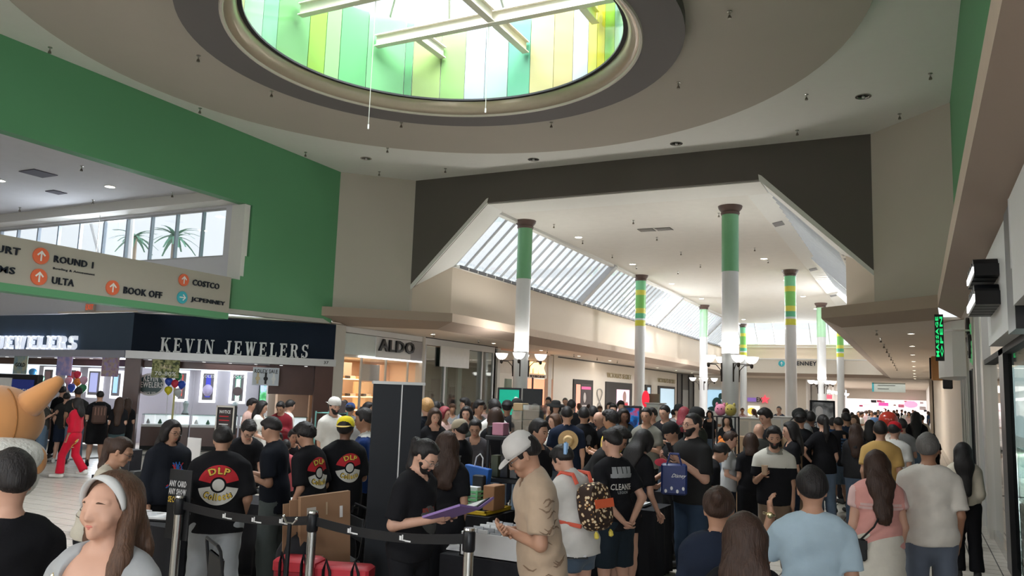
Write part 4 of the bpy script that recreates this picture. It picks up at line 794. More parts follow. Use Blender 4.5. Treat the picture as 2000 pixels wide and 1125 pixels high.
for px, py, c, lb in ((348, 735, 'green', 'green balloon on top of the right bunch'), (330, 745, 'blue', 'blue balloon left in the right bunch'), (355, 751, 'blue', 'blue balloon right in the right bunch'), (342, 749, 'red', 'red balloon in the middle of the right bunch'),
        (329, 762, 'yellow', 'yellow balloon low in the right bunch'), (347, 766, 'white', 'clear white balloon low in the right bunch')): bal(px, py, .115, c, .2, lb)
p = K(kpix(340, 775, .2)[0], .2, 0); o = thing('balloon_pole', 'thin yellow pole holding the right balloon bunch', 'pole', (p.x, p.y, 0)); MB().cyl((p.x, p.y, 0), (p.x, p.y, 1.95), .03, 8).build('pole', mat('pale_yellow', (.7, .65, .3), .5), o); MB().lathe([(.16, 0), (.14, .04), (.03, .06)], (p.x, p.y, 0), 14).build('foot', m_blk, o)
p = aty(150, 780, 15.6); o = thing('balloon_pole', 'thin pole holding the left balloon bunch', 'pole', (p.x, 15.6, 0)); MB().cyl((p.x, 15.6, 0), (p.x, 15.6, 2.05), .02, 8).build('pole', m_wh, o); MB().lathe([(.16, 0), (.14, .04), (.03, .06)], (p.x, 15.6, 0), 14).build('foot', m_blk, o)
# dark screen at the far left with words ending in IGHT
p0 = aty(-40, 800, 12.6); p1 = aty(75, 732, 12.6)
o = thing('advert_screen', 'large dark standing screen with white letters behind the plush costume', 'screen', (p1.x-.9, 12.6, 0))
MB().bbox(p0.x, p1.x, 12.6, 12.75, .1, p1.z, .02).build('case', m_blk, o); MB().box(p1.x-1.0, p1.x-.13, 12.585, 12.6, p1.z-.5, p1.z-.13).build('screen', mat('navy_screen', (.01, .02, .12), emit=.6), o)
sign_text('screen_words', 'TONIGHT', (p1.x-1.02, 12.58, p1.z-.48), (1, 0, 0), .82, .12, m_wh, o, .005); MB().box(p0.x, p1.x-1.02, 12.58, 12.6, p1.z-.6, p1.z-.1).build('white_notice', m_wh, o)
# ---- right shops, near plane X = 1.05
XR_ = 1.05
struct('wall_east_shops', MB().box(XR_+.02, XR_+.3, 24.2, 66, 0, 4.0).box(XR_, XR_+.2, 24, 27, 0, 4.0).box(.8, 1.1, 66, 66.2, 0, 4.0), m_tan)
struct('wall_passage_east', MB().box(1.0, 1.2, 66, 112, 0, 4.0), m_brw)
def rp(name, y0, y1, z0, z1, m, parent, X=XR_, d=.08): return MB().box(X, X+d, y0, y1, z0, z1).build(name, m, parent)
r1 = thing('bowed_shop_front', 'white bowed shop bulkhead with vertical green lit letters on the right', 'shop', (.9, 21.6, 0))
P = [(1.2, 20.0)]+[(1.05-.58*math.sin(PI*t)**.6, 20.0+3.6*t) for t in (0, .12, .25, .4, .6, .8, 1)]+[(1.2, 23.7)]
MB().prism([(x, y, 2.75) for x, y in P][::-1], (0, 0, 1.24)).build('bowed_bulkhead', m_whitef, r1)
for y in (20.1, 21.3, 22.4, 23.6): rp('pilaster', y-.12, y+.12, 0, 2.75, m_pale, r1, 1.0, .12)
for y in (20.25, 21.45, 22.55): rp('display_window', y, y+.9, .2, 2.6, m_glassd, r1, 1.08, .02); rp('grey_shelving', y, y+.9, .2, 2.5, mat('grey_stock', (.36, .36, .35), .6), r1, 1.7, .1)
a = atx(1834, 705, .43); c = atx(1834, 633, .43)
o = thing('green_blade_sign', 'narrow blade sign with glowing green vertical lettering under the right soffit', 'sign', (.43, a.y, a.z)); ly = (a.y+c.y)/2
MB().box(.36, .52, ly-.03, ly+.03, min(a.z, 3.0), 3.95).build('blade', m_blk, o); MB().box(.52, 1.05, ly-.015, ly+.015, 3.6, 3.64).build('arm', m_steel, o)
gm = mat('green_glow', (.02, .8, .22), emit=1.0)
for s, x0 in (('MASSAGE', .375), ('OPEN', .45)):
    me = fit_text(text_mesh(s, .02, 1, .03), (x0+.055, ly-.034, 3.08), (0, 0, 1), (-1, 0, 0), .82, .055, .004); link('green_letters', me, gm, o)
r2 = thing('leaf_sign_shop', 'shop front with a dark script emblem, green leaves and a teal lit glass door', 'shop', (1.05, 18.4, 0))
rp('sign_panel', 17.6, 19.8, 2.85, 3.95, m_pale, r2, 1.0); rp('pilaster', 19.75, 19.95, 0, 4.0, m_pale, r2, .96, .12); rp('pilaster', 17.35, 17.6, 0, 4, m_pale, r2, .96, .12)
rp('glass_door', 17.7, 19.6, .05, 2.8, m_glassd, r2, 1.04, .02); rp('teal_interior', 17.6, 19.7, .0, 2.8, mat('teal_interior', (.16, .36, .42), emit=.35), r2, 1.5, .1)
for y in (17.7, 18.6, 19.6): rp('door_frame', y-.04, y+.04, 0, 2.85, m_brz, r2, 1.0)
b = MB()
for cy, cz, r in ((18.9, 3.62, .26), (18.5, 3.3, .22)):
    b.tube([(.97, cy+r*math.cos(t)*.8, cz+r*math.sin(t)) for t in [i*PI/7 for i in range(14)]], .04, 6)
b.tube([(.97, 18.9, 3.9), (.97, 18.75, 3.5), (.97, 18.4, 3.08)], .035, 6); b.build('script_emblem', m_brz, r2, 40)
b = MB()
for i in range(24):
    y = 17.85+.9*random.random(); z = 2.95+.75*random.random(); b.ball((.985, y, z), (.012, .05, .06), 6, 4)
b.build('green_leaves', mat('leaf_glow', (.1, .55, .2), emit=.25), r2, kind='stuff')
r3 = thing('mirror_shop', 'right hand shop with white sign panel, projecting black letters and a black framed glass corner', 'shop', (1.0, 11, 0))
rp('aluminium_post', 15.35, 15.75, 0, 4.0, m_alu, r3, .98, .12); rp('aluminium_post', 16.9, 17.3, 0, 4.0, m_alu, r3, .98, .12); rp('steel_strip', 15.9, 16.75, 0, 3.95, m_frame, r3, 1.03)
rp('white_panel', 9.25, 11.95, 2.86, 3.99, m_whitef, r3, .84, .2); rp('black_frame', 8.55, 9.22, 2.8, 3.99, m_black, r3, .82, .24)
rp('white_panel', 3.2, 8.45, 3.0, 3.99, m_whitef, r3, .8, .25); rp('steel_strip', 8.5, 8.54, 3.35, 4.0, m_lett, r3, .8, .05)
rp('soffit_panel', 3.2, 15.3, 2.78, 2.86, m_blk, r3, 1.0, 1.6)
for z, h, y0, y1 in ((3.52, .26, 10.1, 11.3), (3.2, .3, 10.1, 11.5)):
    b = MB()
    for k in range(4): b.lathe([(h*.42, -.0), (h*.42, .24)], (0, 0, 0), 12, M=Matrix.Translation((.84, y0+.2+k*.3, z+h*.4)) @ Matrix.Rotation(-PI/2, 4, 'Y')); 
    b.box(.6, .84, y0, y1, z, z+h*.5)
    b.build('projecting_letters', m_black, r3, kind='stuff')
    MB().box(.585, .6, y0+.03, y1-.03, z+.04, z+h*.4).build('lit_letter_edge', m_litw, r3)
rp('black_post', 12.1, 12.7, 0, 2.86, m_black, r3, 1.0, .1); rp('black_post', 8.9, 9.2, 0, 2.86, m_black, r3, .98, .15)
mir = mat('mirror_glass', (.75, .78, .76), .04, 1, var=0)
rp('mirror_pane', 12.75, 15.3, .12, 2.8, mir, r3, 1.08, .02); rp('glass_pane', 9.2, 12.1, .12, 2.8, m_glassd, r3, 1.06, .02); rp('back_wall', 3, 12.1, 0, 2.9, mat('shop_grey_wall', (.25, .24, .23), .6), r3, 2.6, .1)
MB().prism([(1.04, 12.7, 0), (1.04, 15.35, 0), (1.04, 15.35, .14), (1.04, 12.7, .14)], (.1, 0, 0)).build('steel_sill', m_steel, r3)
for y in (9.8, 11.3, 7.6): MB().lathe([(.09, 2.775), (.09, 2.765)], (1.3, y, 0), 14).build('ceiling_spot', mat('lit_amber', (1, .8, .3), emit=2), r3)
o = thing('green_drawer_cabinet', 'dark glass topped green cabinet with round pale knobs at the right edge', 'cabinet', (1.25, 10.7, 0))
MB().bbox(1.12, 1.5, 9.4, 12.0, 0, .95, .02).build('carcass', mat('cabinet_green', (.012, .035, .015), .3), o)
MB().box(1.1, 1.5, 9.4, 12.0, .95, 1.6).build('glass_case', m_glassd, o)
for j in range(4):
    for i in range(4):
        y = 9.45+.64*i; z = .06+.22*j; dr = MB().bbox(1.1, 1.125, y, y+.6, z, z+.2, .004).build('drawer', mat('drawer_green', (.03, .09, .03), .35), o)
        MB().tube([(1.09, y+.3+.05*math.cos(t), z+.1+.05*math.sin(t)) for t in [k*PI/6 for k in range(13)]], .009, 5).build('ring_knob', m_lett, dr)
for z in (1.15, 1.38): 
    sh = MB().box(1.12, 1.45, 9.45, 11.95, z, z+.015).build('glass_shelf', m_glassd, o)
    for k in range(6): MB().ball((1.3, 9.7+k*.4, z+.045), (.06, .07, .03), 8, 5).build('trinket', m_lett, sh)
r4 = thing('orange_blade_box', 'tan box sign high on the right wall beyond the green lettering', 'sign', (.7, 31, 3.4)); a = atx(1826, 756, .75); 
MB().bbox(.45, 1.05, 30.4, 30.9, 2.95, 3.75, .03).build('sign_box', mat('tan_orange', (.5, .26, .1), .5), r4); MB().box(.4, .45, 30.5, 30.8, 3.0, 3.7).build('dark_edge', m_blk, r4)
o = thing('wall_speaker', 'small black speaker box on the right wall under the green sign', 'speaker', (.8, 24.5, 3)); MB().bbox(.62, .85, 24.3, 24.5, 2.55, 3.15, .02).build('case', m_blk, o); MB().box(.85, 1.1, 24.38, 24.42, 2.8, 2.86).build('bracket', m_steel, o); MB().box(.64, .83, 24.285, 24.3, 2.6, 3.1).build('grille', m_brz, o)
# ================================================================ PEOPLE: bodies and clothes grown from distance fields
def rot(ax, deg):
    a = math.radians(deg); c, s = math.cos(a), math.sin(a)
    return np.array({'x': [[1, 0, 0], [0, c, -s], [0, s, c]], 'y': [[c, 0, s], [0, 1, 0], [-s, 0, c]], 'z': [[c, -s, 0], [s, c, 0], [0, 0, 1]]}[ax])
class Field:
    def __init__(s, lo, hi, h, fine=None):
        ax = []
        for i in range(3):
            if fine is not None:      # finer steps through the head
                f0, f1, hf = fine[0][i], fine[1][i], fine[2]; a = np.concatenate([np.arange(lo[i], f0, h), np.arange(f0, f1, hf), np.arange(f1, hi[i]+h, h)])
            else: a = np.arange(lo[i], hi[i]+h, h)
            ax.append(a.astype(np.float32))
        s.ax = ax; s.h = h; s.F = np.full([len(a) for a in ax], .3, np.float32)
    def sl(s, lo, hi):
        r = []
        for i in range(3):
            a = max(0, int(np.searchsorted(s.ax[i], lo[i]))-1); b = min(len(s.ax[i]), int(np.searchsorted(s.ax[i], hi[i]))+1)
            if b <= a: return None
            r.append(slice(a, b))
        return tuple(r)
    def pts(s, sl):
        return (s.ax[0][sl[0]][:, None, None], s.ax[1][sl[1]][None, :, None], s.ax[2][sl[2]][None, None, :])
    def capd(s, X, Y, Z, a, b, ra, rb):
        a = np.asarray(a, float); b = np.asarray(b, float); d = b-a; L = float(d @ d)+1e-9
        t = np.clip(((X-a[0])*d[0]+(Y-a[1])*d[1]+(Z-a[2])*d[2])/L, 0, 1).astype(np.float32)
        return np.sqrt((X-a[0]-t*d[0])**2+(Y-a[1]-t*d[1])**2+(Z-a[2]-t*d[2])**2)-(ra+(rb-ra)*t)
    def add(s, a, b, ra, rb=None, k=.03, off=0, R=None, sc=None, cut=None, sub=False):
        """smooth union of a tapered capsule; R, sc: frame and axis scaling (flattened sections); cut: list of (point, normal) half spaces kept below"""
        rb = ra if rb is None else rb; a = np.asarray(a, float); b = np.asarray(b, float)
        m = max(ra, rb)+off+k+.03+2*s.h
        if sc is not None: m = max(m, (max(ra, rb))/min(sc)+off*1.6+k+.03+2*s.h)
        sl = s.sl(np.minimum(a, b)-m, np.maximum(a, b)+m)
        if sl is None: return
        X, Y, Z = s.pts(sl)
        if sc is None: d = s.capd(X, Y, Z, a, b, ra, rb)
        else:
            R = np.eye(3) if R is None else R; A = np.diag(sc) @ R.T
            X2 = A[0, 0]*X+A[0, 1]*Y+A[0, 2]*Z; Y2 = A[1, 0]*X+A[1, 1]*Y+A[1, 2]*Z; Z2 = A[2, 0]*X+A[2, 1]*Y+A[2, 2]*Z
            d = s.capd(X2, Y2, Z2, A @ a, A @ b, ra, rb)/max(sc)
        d = d-off
        if cut is not None:
            for p, n in cut: d = np.maximum(d, (X-p[0])*n[0]+(Y-p[1])*n[1]+(Z-p[2])*n[2])
        f = s.F[sl]
        if sub:
            s.F[sl] = np.maximum(f, -d); return
        if k > 0:
            hh = np.maximum(k-np.abs(f-d), 0)/k; s.F[sl] = np.minimum(f, d)-hh*hh*k*.25
        else: s.F[sl] = np.minimum(f, d)
    def keep(s, p, n):   # keep the side where (x-p).n < 0
        X, Y, Z = s.pts((slice(None),)*3); s.F = np.maximum(s.F, ((X-p[0])*n[0]+(Y-p[1])*n[1]+(Z-p[2])*n[2]).astype(np.float32))
    def folds(s, amp, seed=0):
        X, Y, Z = s.pts((slice(None),)*3)
        s.F = s.F+np.float32(amp)*(np.sin(19*X+11*Z+seed)*np.cos(23*Z-9*Y+seed)+.6*np.sin(41*Z+17*X-23*Y+2*seed)).astype(np.float32)
    def mesh(s):
        F = s.F; F[0] = F[-1] = .1; F[:, 0] = F[:, -1] = .1; F[:, :, 0] = F[:, :, -1] = .1; I = F < 0
        n = I[:-1, :-1, :-1].astype(np.int8)
        for a in (0, 1):
            for b in (0, 1):
                for c in (0, 1):
                    if a+b+c: n = n+I[a:I.shape[0]-1+a, b:I.shape[1]-1+b, c:I.shape[2]-1+c]
        act = (n > 0) & (n < 8); ix = np.argwhere(act)
        if len(ix) == 0: return np.zeros((0, 3)), np.zeros((0, 4), int)
        idx = -np.ones(act.shape, np.int64); idx[act] = np.arange(len(ix))
        V = np.zeros((len(ix), 3)); C = np.zeros(len(ix)); cor = [(a, b, c) for a in (0, 1) for b in (0, 1) for c in (0, 1)]
        val = {c: F[ix[:, 0]+c[0], ix[:, 1]+c[1], ix[:, 2]+c[2]] for c in cor}
        pos = [[s.ax[i][ix[:, i]], s.ax[i][ix[:, i]+1]] for i in range(3)]
        for c in cor:
            for ax in range(3):
                if c[ax] == 0:
                    d = list(c); d[ax] = 1; d = tuple(d); fa, fb = val[c], val[d]; m = (fa < 0) != (fb < 0)
                    t = np.where(m, fa/np.where(fa == fb, 1, fa-fb), 0); C += m
                    for i in range(3): V[:, i] += m*((pos[i][0]+t*(pos[i][1]-pos[i][0])) if i == ax else pos[i][c[i]])
        V /= C[:, None]; Q = []
        for ax in range(3):
            o = [i for i in range(3) if i != ax]; A = [slice(1, -1)]*3; A[ax] = slice(0, -1); B = [slice(1, -1)]*3; B[ax] = slice(1, None)
            fa, fb = I[tuple(A)], I[tuple(B)]; e = np.argwhere(fa != fb)
            if len(e) == 0: continue
            s0 = fa[e[:, 0], e[:, 1], e[:, 2]]; g = e.copy()
            for i in o: g[:, i] += 1
            def cell(du, dv): h = g.copy(); h[:, o[0]] -= du; h[:, o[1]] -= dv; return idx[h[:, 0], h[:, 1], h[:, 2]]
            q = np.stack([cell(0, 0), cell(1, 0), cell(1, 1), cell(0, 1)], 1); fl = s0 if ax != 1 else ~s0
            q[~fl] = q[~fl][:, ::-1]; Q.append(q)
        return V, np.concatenate(Q)
def to_mesh(V, Q, sc, extra=None):
    if extra is not None and len(extra.v):
        E = np.array(extra.v); n = len(V); V = np.concatenate([V, E]) if n else E; faces = [tuple(q) for q in Q.tolist()]+[tuple(i+n for i in f) for f in extra.f]
    else: faces = Q.tolist()
    me = bpy.data.meshes.new('m'); me.from_pydata((V*sc).tolist(), [], faces); me.polygons.foreach_set('use_smooth', [True]*len(faces)); me.update(); return me
POSES = {   # elbow and wrist offsets from the shoulder, x outwards (the same numbers serve both sides), facing -y
 'down': ((.025, .02, -.28), (.025, -.05, -.53)), 'relax': ((.03, .04, -.28), (.01, -.12, -.49)), 'hold': ((.03, .02, -.27), (-.07, -.25, -.19)), 'low': ((.03, .0, -.27), (-.03, -.26, -.38)),
 'phone': ((.02, -.04, -.27), (-.08, -.24, -.1)), 'back': ((.07, .12, -.25), (-.11, .17, -.44)), 'table': ((.03, -.12, -.25), (.0, -.35, -.36)), 'cross': ((.05, -.04, -.26), (-.18, -.19, -.2)),
 'up': ((.08, -.16, -.2), (.02, -.2, .07)), 'face': ((.07, -.14, -.22), (-.08, -.16, .04)), 'bar': ((.05, -.1, -.26), (.02, -.36, -.27)), 'hip': ((.2, .08, -.2), (.02, -.02, -.37)), 'cup': ((.03, .0, -.27), (-.03, -.26, -.17))}
def unit(v): v = np.asarray(v, float); return v/(np.linalg.norm(v)+1e-9)
def fingers(b, W, d, nrm, curl, side, n=5, s=1.0):
    """four unequal jointed fingers and a thumb leaving the side of the palm"""
    u = unit(np.cross(d, nrm))*side; K = W+d*.085*s
    for i, (L, o) in enumerate(((.068, .028), (.078, .010), (.072, -.009), (.058, -.027))):
        p = K+u*o*s-d*.015*s; P = [p-d*.02]; a = 0; q = p
        for j, l in enumerate((.45, .32, .26)):
            a += math.radians(curl*(.6 if j == 0 else 1)); dr = d*math.cos(a)+nrm*math.sin(a); q = q+dr*L*l*s; P.append(q)
        b.tube([tuple(x) for x in P], [.0095*s, .009*s, .008*s, .0062*s], n)
    t0 = W+d*.022*s+u*.024*s; dr = unit(d*.65+u*.75+nrm*.25); t1 = t0+dr*.04*s; t2 = t1+unit(d*.9+u*.25+nrm*.35)*.032*s
    b.tube([tuple(t0-dr*.01), tuple(t1), tuple(t2)], [.0115*s, .01*s, .0075*s], n)
SKIN = {'l': (.52, .30, .215), 'm': (.40, .22, .145), 't': (.30, .155, .095), 'd': (.17, .085, .055)}
HAIRC = {'k': (.012, .010, .010), 'b': (.035, .018, .012), 'm': (.07, .035, .02), 'y': (.35, .2, .08), 'g': (.10, .095, .09), 'r': (.2, .03, .04)}
_geo = {}
def body_geo(sp, h):
    w = sp.get('w', 1.0); fem = sp.get('fem', 0); lean = sp.get('lean', 0); hp = sp.get('hp', 12); hy = sp.get('hy', 0); twist = sp.get('tw', 0); stance = sp.get('st', 'stand')
    seat = stance == 'sit'; dz = -.42 if seat else 0
    piv = np.array([0, 0, .96]); RT = rot('z', twist) @ rot('x', lean)
    def T(p): return RT @ (np.asarray(p, float)-piv)+piv+np.array([0, 0, dz])
    hpv = np.array([0, .005, 1.53]); RH = rot('z', hy) @ rot('x', hp)
    def Hd(p): return T(RH @ (np.asarray(p, float)-hpv)+hpv)
    RTH = RT @ RH; sw = (.155 if fem else .172)*(1+(w-1)*.5)
    J = {}
    for s_, key in ((-1, 'R'), (1, 'L')):    # person's right is -x
        e, wr = POSES[sp.get('a'+key, sp.get('arms', 'relax'))]
        S = np.array([s_*sw, .0, 1.385]); J[key] = [T(S), T(S+np.array([s_*e[0]+s_*(w-1)*.12, e[1], e[2]])), T(S+np.array([s_*wr[0]+s_*(w-1)*.08, wr[1]-(w-1)*.1, wr[2]]))]
    L = {}
    for s_ in (-1, 1):
        hip = np.array([s_*.088*w, 0, .92+dz]); sp_ = .02 if fem else .05
        if seat: kn = hip+np.array([s_*.06, -.42, .02]); an = kn+np.array([0, .02, -.44])
        elif stance == 'walk':
            f = s_*1.0; kn = np.array([s_*.09, -.08-.1*f, .5]); an = np.array([s_*.08, .04-.24*f, .10 if f > 0 else .12])
            if f < 0: kn = np.array([s_*.09, .02, .5]); an = np.array([s_*.08, .26, .16])
        elif stance == 'wide': kn = np.array([s_*.16, -.02, .49]); an = np.array([s_*.2, .03, .09])
        else: kn = np.array([s_*(.09+sp_*.4), -.015, .50]); an = np.array([s_*(.09+sp_), .03, .09])
        toe = an+np.array([s_*.03, -.17, -.045])
        L[s_] = (hip, kn, an, toe)
    def torso(F, off=0, k=.06, cut=None, belly=True):
        fl = (1, 1.45, 1)
        F.add(T((0, 0, .93)), T((0, 0, 1.02)), .155*w*(1.03 if fem else 1), .14*w, k, off, RT, fl, cut)
        F.add(T((0, .0, 1.06)), T((0, -.005, 1.31)), (.12 if fem else .136)*w, (.14 if fem else .158)*w, k, off, RT, fl, cut)
        F.add(T((-.115, .01, 1.385)), T((.115, .01, 1.385)), .062*(1+(w-1)*.6), None, k, off, cut=cut)
        F.add(T((-.05, .01, 1.43)), T((.05, .01, 1.43)), .045, None, k, off, cut=cut)
        for s_ in (-1, 1): F.add(T((0, .02, 1.475)), T((s_*.11, .01, 1.425)), .04, .045, .04, off, cut=cut)
        if w > 1.1: F.add(T((0, -.03*w, 1.0)), T((0, -.03*w, 1.1)), .13*w, .12*w, k, off, cut=cut)
        if fem:
            for s_ in (-1, 1): F.add(T((s_*.07, -.085*w, 1.25)), T((s_*.07, -.09*w, 1.27)), .055*w, None, .04, off, cut=cut)
    def arm(F, key, r=(.05, .04, .027), off=0, k=.02, end=2.0, flat=True, g=1.0):
        S, E, W_ = J[key]; g = g*(1+(w-1)*.7)*(.88 if fem else 1)
        n1 = unit(E-S); n2 = unit(W_-E)
        if end < 1: F.add(S, S+(E-S)*(end+.15), r[0]*g, (r[0]+(r[1]-r[0])*end)*g*1.05, k, off, cut=[(S+(E-S)*end, n1)])
        else:
            F.add(S, E, r[0]*g, r[1]*g, k, off)
            F.add(E, W_, r[1]*g, r[2]*g, k, off, cut=None if end >= 2 else [(E+(W_-E)*(end-1), n2)])
    def leg(F, s_, r=(.083, .054, .036), off=0, k=.03, end=2.0, offb=None):
        hip, kn, an, toe = L[s_]; g = (1+(w-1)*.75)*(1.03 if fem else 1)
        if end <= 1: F.add(hip, kn, r[0]*g, r[1]*g, k, off, cut=[(hip+(kn-hip)*end, unit(kn-hip))])
        else:
            F.add(hip, kn, r[0]*g, r[1]*g, k, off); F.add(kn, kn+(an-kn)*.35, r[1]*g, r[1]*g*.98, k, off)
            F.add(kn+(an-kn)*.3, an, r[1]*g*.98, r[2]*g, k, off if offb is None else offb, cut=None if end >= 2 else [(kn+(an-kn)*(end-1), unit(an-kn))])
    allp = [Hd((0, 0, 1.78)), Hd((0, -.15, 1.55)), Hd((0, .15, 1.6)), T((sw+.1, 0, 1.4)), T((-sw-.1, 0, 1.4)), T((0, -.22*w, 1.1)), T((0, .2*w, 1.1))]
    for v in J.values(): allp += v
    for v in L.values(): allp += list(v)
    A = np.array(allp); lo = A.min(0)-.15; hi = A.max(0)+.15; lo[2] = -.03
    return dict(w=w, fem=fem, T=T, Hd=Hd, RT=RT, RTH=RTH, J=J, L=L, torso=torso, arm=arm, leg=leg, lo=lo, hi=hi, sw=sw, dz=dz, seat=seat)
def smooth_noise_hair(F, amp, fr): 
    X, Y, Z = F.pts((slice(None),)*3); F.F = F.F+np.float32(amp)*(np.sin(fr*X)*np.sin(fr*Y)*np.sin(fr*Z)).astype(np.float32)
def make_parts(sp, h):
    """returns [(name, mesh, material key, parent name)] in the person's own frame at 1.75 m, scaled to stature"""
    G = body_geo(sp, h); sc = sp.get('h', 1.72)/1.75; near = sp.get('near', h <= .02); out = []; T, Hd, RTH, J, L = G['T'], G['Hd'], G['RTH'], G['J'], G['L']
    bh = h*.9
    hc = Hd((0, 0, 1.65)); fine = (hc-.15, hc+.14, h*.5) if near and sp.get('face', 1) else None
    F = Field(G['lo'], G['hi'], bh, fine); G['torso'](F)
    F.add(T((0, .012, 1.40)), Hd((0, .012, 1.56)), .056*(.85 if G['fem'] else 1)*(1+(G['w']-1)*.5), .052, .03)
    for s_ in (-1, 1): F.add(T((0, .02, 1.485)), T((s_*.11, .01, 1.425)), .042, .045, .04)
    for k in 'RL': G['arm'](F, k)
    for s_ in (-1, 1):
        G['leg'](F, s_); hip, kn, an, toe = L[s_]; F.add(an+np.array([0, .035, -.045]), toe, .034, .026, .02)
    # head
    F.add(Hd((0, .012, 1.655)), Hd((0, .018, 1.66)), .096, None, .03, 0, RTH, (1.24, 1.0, 1.0))
    F.add(Hd((0, -.035, 1.62)), Hd((0, -.052, 1.572)), .058*(1+(G['w']-1)*.4), .036, .035, 0, RTH, (1.0, 1, 1))
    if near and sp.get('face', 1):
        F.add(Hd((0, -.083, 1.652)), Hd((0, -.103, 1.618)), .008, .0125, .012); F.add(Hd((-.012, -.094, 1.612)), Hd((.012, -.094, 1.612)), .008, None, .008)
        for s_ in (-1, 1):
            F.add(Hd((s_*.078, .015, 1.655)), Hd((s_*.076, .008, 1.612)), .016, .011, .004, 0, RTH, (1.5, 1, 1))
            F.add(Hd((s_*.018, -.078, 1.672)), Hd((s_*.05, -.066, 1.672)), .012, .009, .015); F.add(Hd((s_*.045, -.06, 1.61)), Hd((s_*.04, -.056, 1.6)), .022, None, .02)
        F.add(Hd((-.016, -.083, 1.59)), Hd((.016, -.083, 1.59)), .009, None, .01); F.add(Hd((-.012, -.081, 1.577)), Hd((.012, -.081, 1.577)), .009, None, .008); F.add(Hd((0, -.078, 1.556)), Hd((0, -.078, 1.55)), .014, None, .02)
    else:
        F.add(Hd((0, -.085, 1.65)), Hd((0, -.1, 1.62)), .011, .014, .012)
        for s_ in (-1, 1): F.add(Hd((s_*.08, .012, 1.655)), Hd((s_*.078, .008, 1.61)), .016, .012, .004)
    ex = MB()
    for k, s_ in (('R', -1), ('L', 1)):
        S, E, W_ = J[k]; d = unit(W_-E); tm = sp.get('h'+k, None)
        hd = unit(np.array(tm)) if tm is not None else d
        nr = np.cross(d, np.array([1, 0, 0])*1.0) if abs(d[2]) < .8 else np.array([-s_*1.0, 0, 0])
        pn = sp.get('p'+k); nr = np.array(pn, float) if pn is not None else nr
        if abs(hd[2]) < .8 and pn is None: nr = np.array([0, 0, -1.0]) if sp.get('arms') in ('table', 'bar') else np.array([-s_*.8, 0, .5])
        nr = unit(nr-hd*float(nr @ hd)); u = np.cross(hd, nr)
        for oo in (-.018, 0, .018): F.add(W_+hd*.01+u*oo*.5, W_+hd*.075+u*oo, .017, .0155, .01)
        fingers(ex, W_, hd, nr, sp.get('curl', 28), s_ if k == 'L' else s_, 5 if near else 4)
    V, Q = F.mesh(); out.append(('body', to_mesh(V, Q, sc, ex), 'skin', None))
    # ---- lower clothes
    bot = sp.get('bot', 'pants'); LO = np.array(G['lo'])
    hiB = G['hi'].copy(); hiB[2] = 1.16+G['dz']+.1
    if bot != 'none':
        F = Field(LO, hiB, h); end = {'pants': 1.97, 'flare': 1.99, 'shorts': .95, 'short': .55, 'baggy': 1.99, 'long': 1.25, 'skirt': .9, 'cargo': 1.97}.get(bot, 1.93)
        of = {'flare': .022, 'baggy': .034, 'shorts': .03, 'long': .035, 'skirt': .03}.get(bot, .014)
        F.add(T((0, 0, .93)), T((0, 0, 1.0)), .155*G['w']*(1.03 if G['fem'] else 1), .142*G['w'], .05, .012+of*.3, G['RT'], (1, 1.45, 1))
        if bot == 'skirt':
            F.add((0, 0, .95), (0, 0, .35), .17*G['w'], .22*G['w'], .03, .0, np.eye(3), (1, 1.2, 1), cut=[((0, 0, sp.get('hem', .45)), (0, 0, -1))])
        else:
            for s_ in (-1, 1):
                if bot == 'flare': G['leg'](F, s_, (.085, .056, .07), of, .03, end)
                elif end <= 1: G['leg'](F, s_, (.088, .078 if bot == 'shorts' else .07, .06), of, .03, end)
                else: G['leg'](F, s_, (.086, .064, .056), of, .03, end)
        F.keep(T((0, 0, 1.06)), G['RT'] @ np.array([0, 0, 1.0]))
        if near: F.folds(.004, 3)
        V, Q = F.mesh(); out.append(({'pants': 'trousers', 'flare': 'trousers', 'baggy': 'trousers', 'cargo': 'trousers', 'skirt': 'skirt'}.get(bot, 'shorts'), to_mesh(V, Q, sc), 'bot', None))
    # ---- upper clothes
    top = sp.get('top', 'tee')
    if top != 'none':
        loU = G['lo'].copy(); loU[2] = .62+G['dz']; F = Field(loU, G['hi'], h); of = {'tee': .017, 'fit': .010, 'hoodie': .028, 'jacket': .026, 'shirt': .02, 'boxy': .025, 'tank': .010, 'blouse': .022}.get(top, .02)
        of *= sp.get('loose', 1); G['torso'](F, of, .06)
        hem = sp.get('hemz', {'fit': .97, 'hoodie': .86, 'jacket': .84, 'boxy': .8, 'tee': .85, 'tank': .93, 'shirt': .84, 'blouse': .93}.get(top, .86))
        if hem < .93: F.add(T((0, 0, hem-.06)), T((0, 0, 1.02)), .163*G['w'], .15*G['w'], .05, of, G['RT'], (1, 1.4, 1))
        sl = sp.get('slv', {'tee': .72, 'fit': .5, 'hoodie': 1.93, 'jacket': 1.93, 'shirt': .8, 'boxy': .93, 'tank': 0, 'blouse': .6}.get(top, .7))
        if sl > 0:
            for k in 'RL': G['arm'](F, k, (.052, .045 if sl > 1 else .06, .034), of*.9, .025, sl)
        F.keep(T((0, 0, hem)), G['RT'] @ np.array([0, 0, -1.0]))
        nk = sp.get('neck', 0)
        if nk == 'scoop':
            F.add(T((0, -.16, 1.44)), T((0, -.10, 1.40)), .125, .11, 0, 0, sub=True); F.add(T((-.01, -.14, 1.36)), T((.01, -.14, 1.33)), .085, None, 0, sub=True)
        F.add(T((0, -.012, 1.43)), Hd((0, -.012, 1.6)), .066+(.012 if G['fem'] else 0), .07, 0, 0, sub=True)
        if near: F.folds(.0055, sp.get('seed', 1))
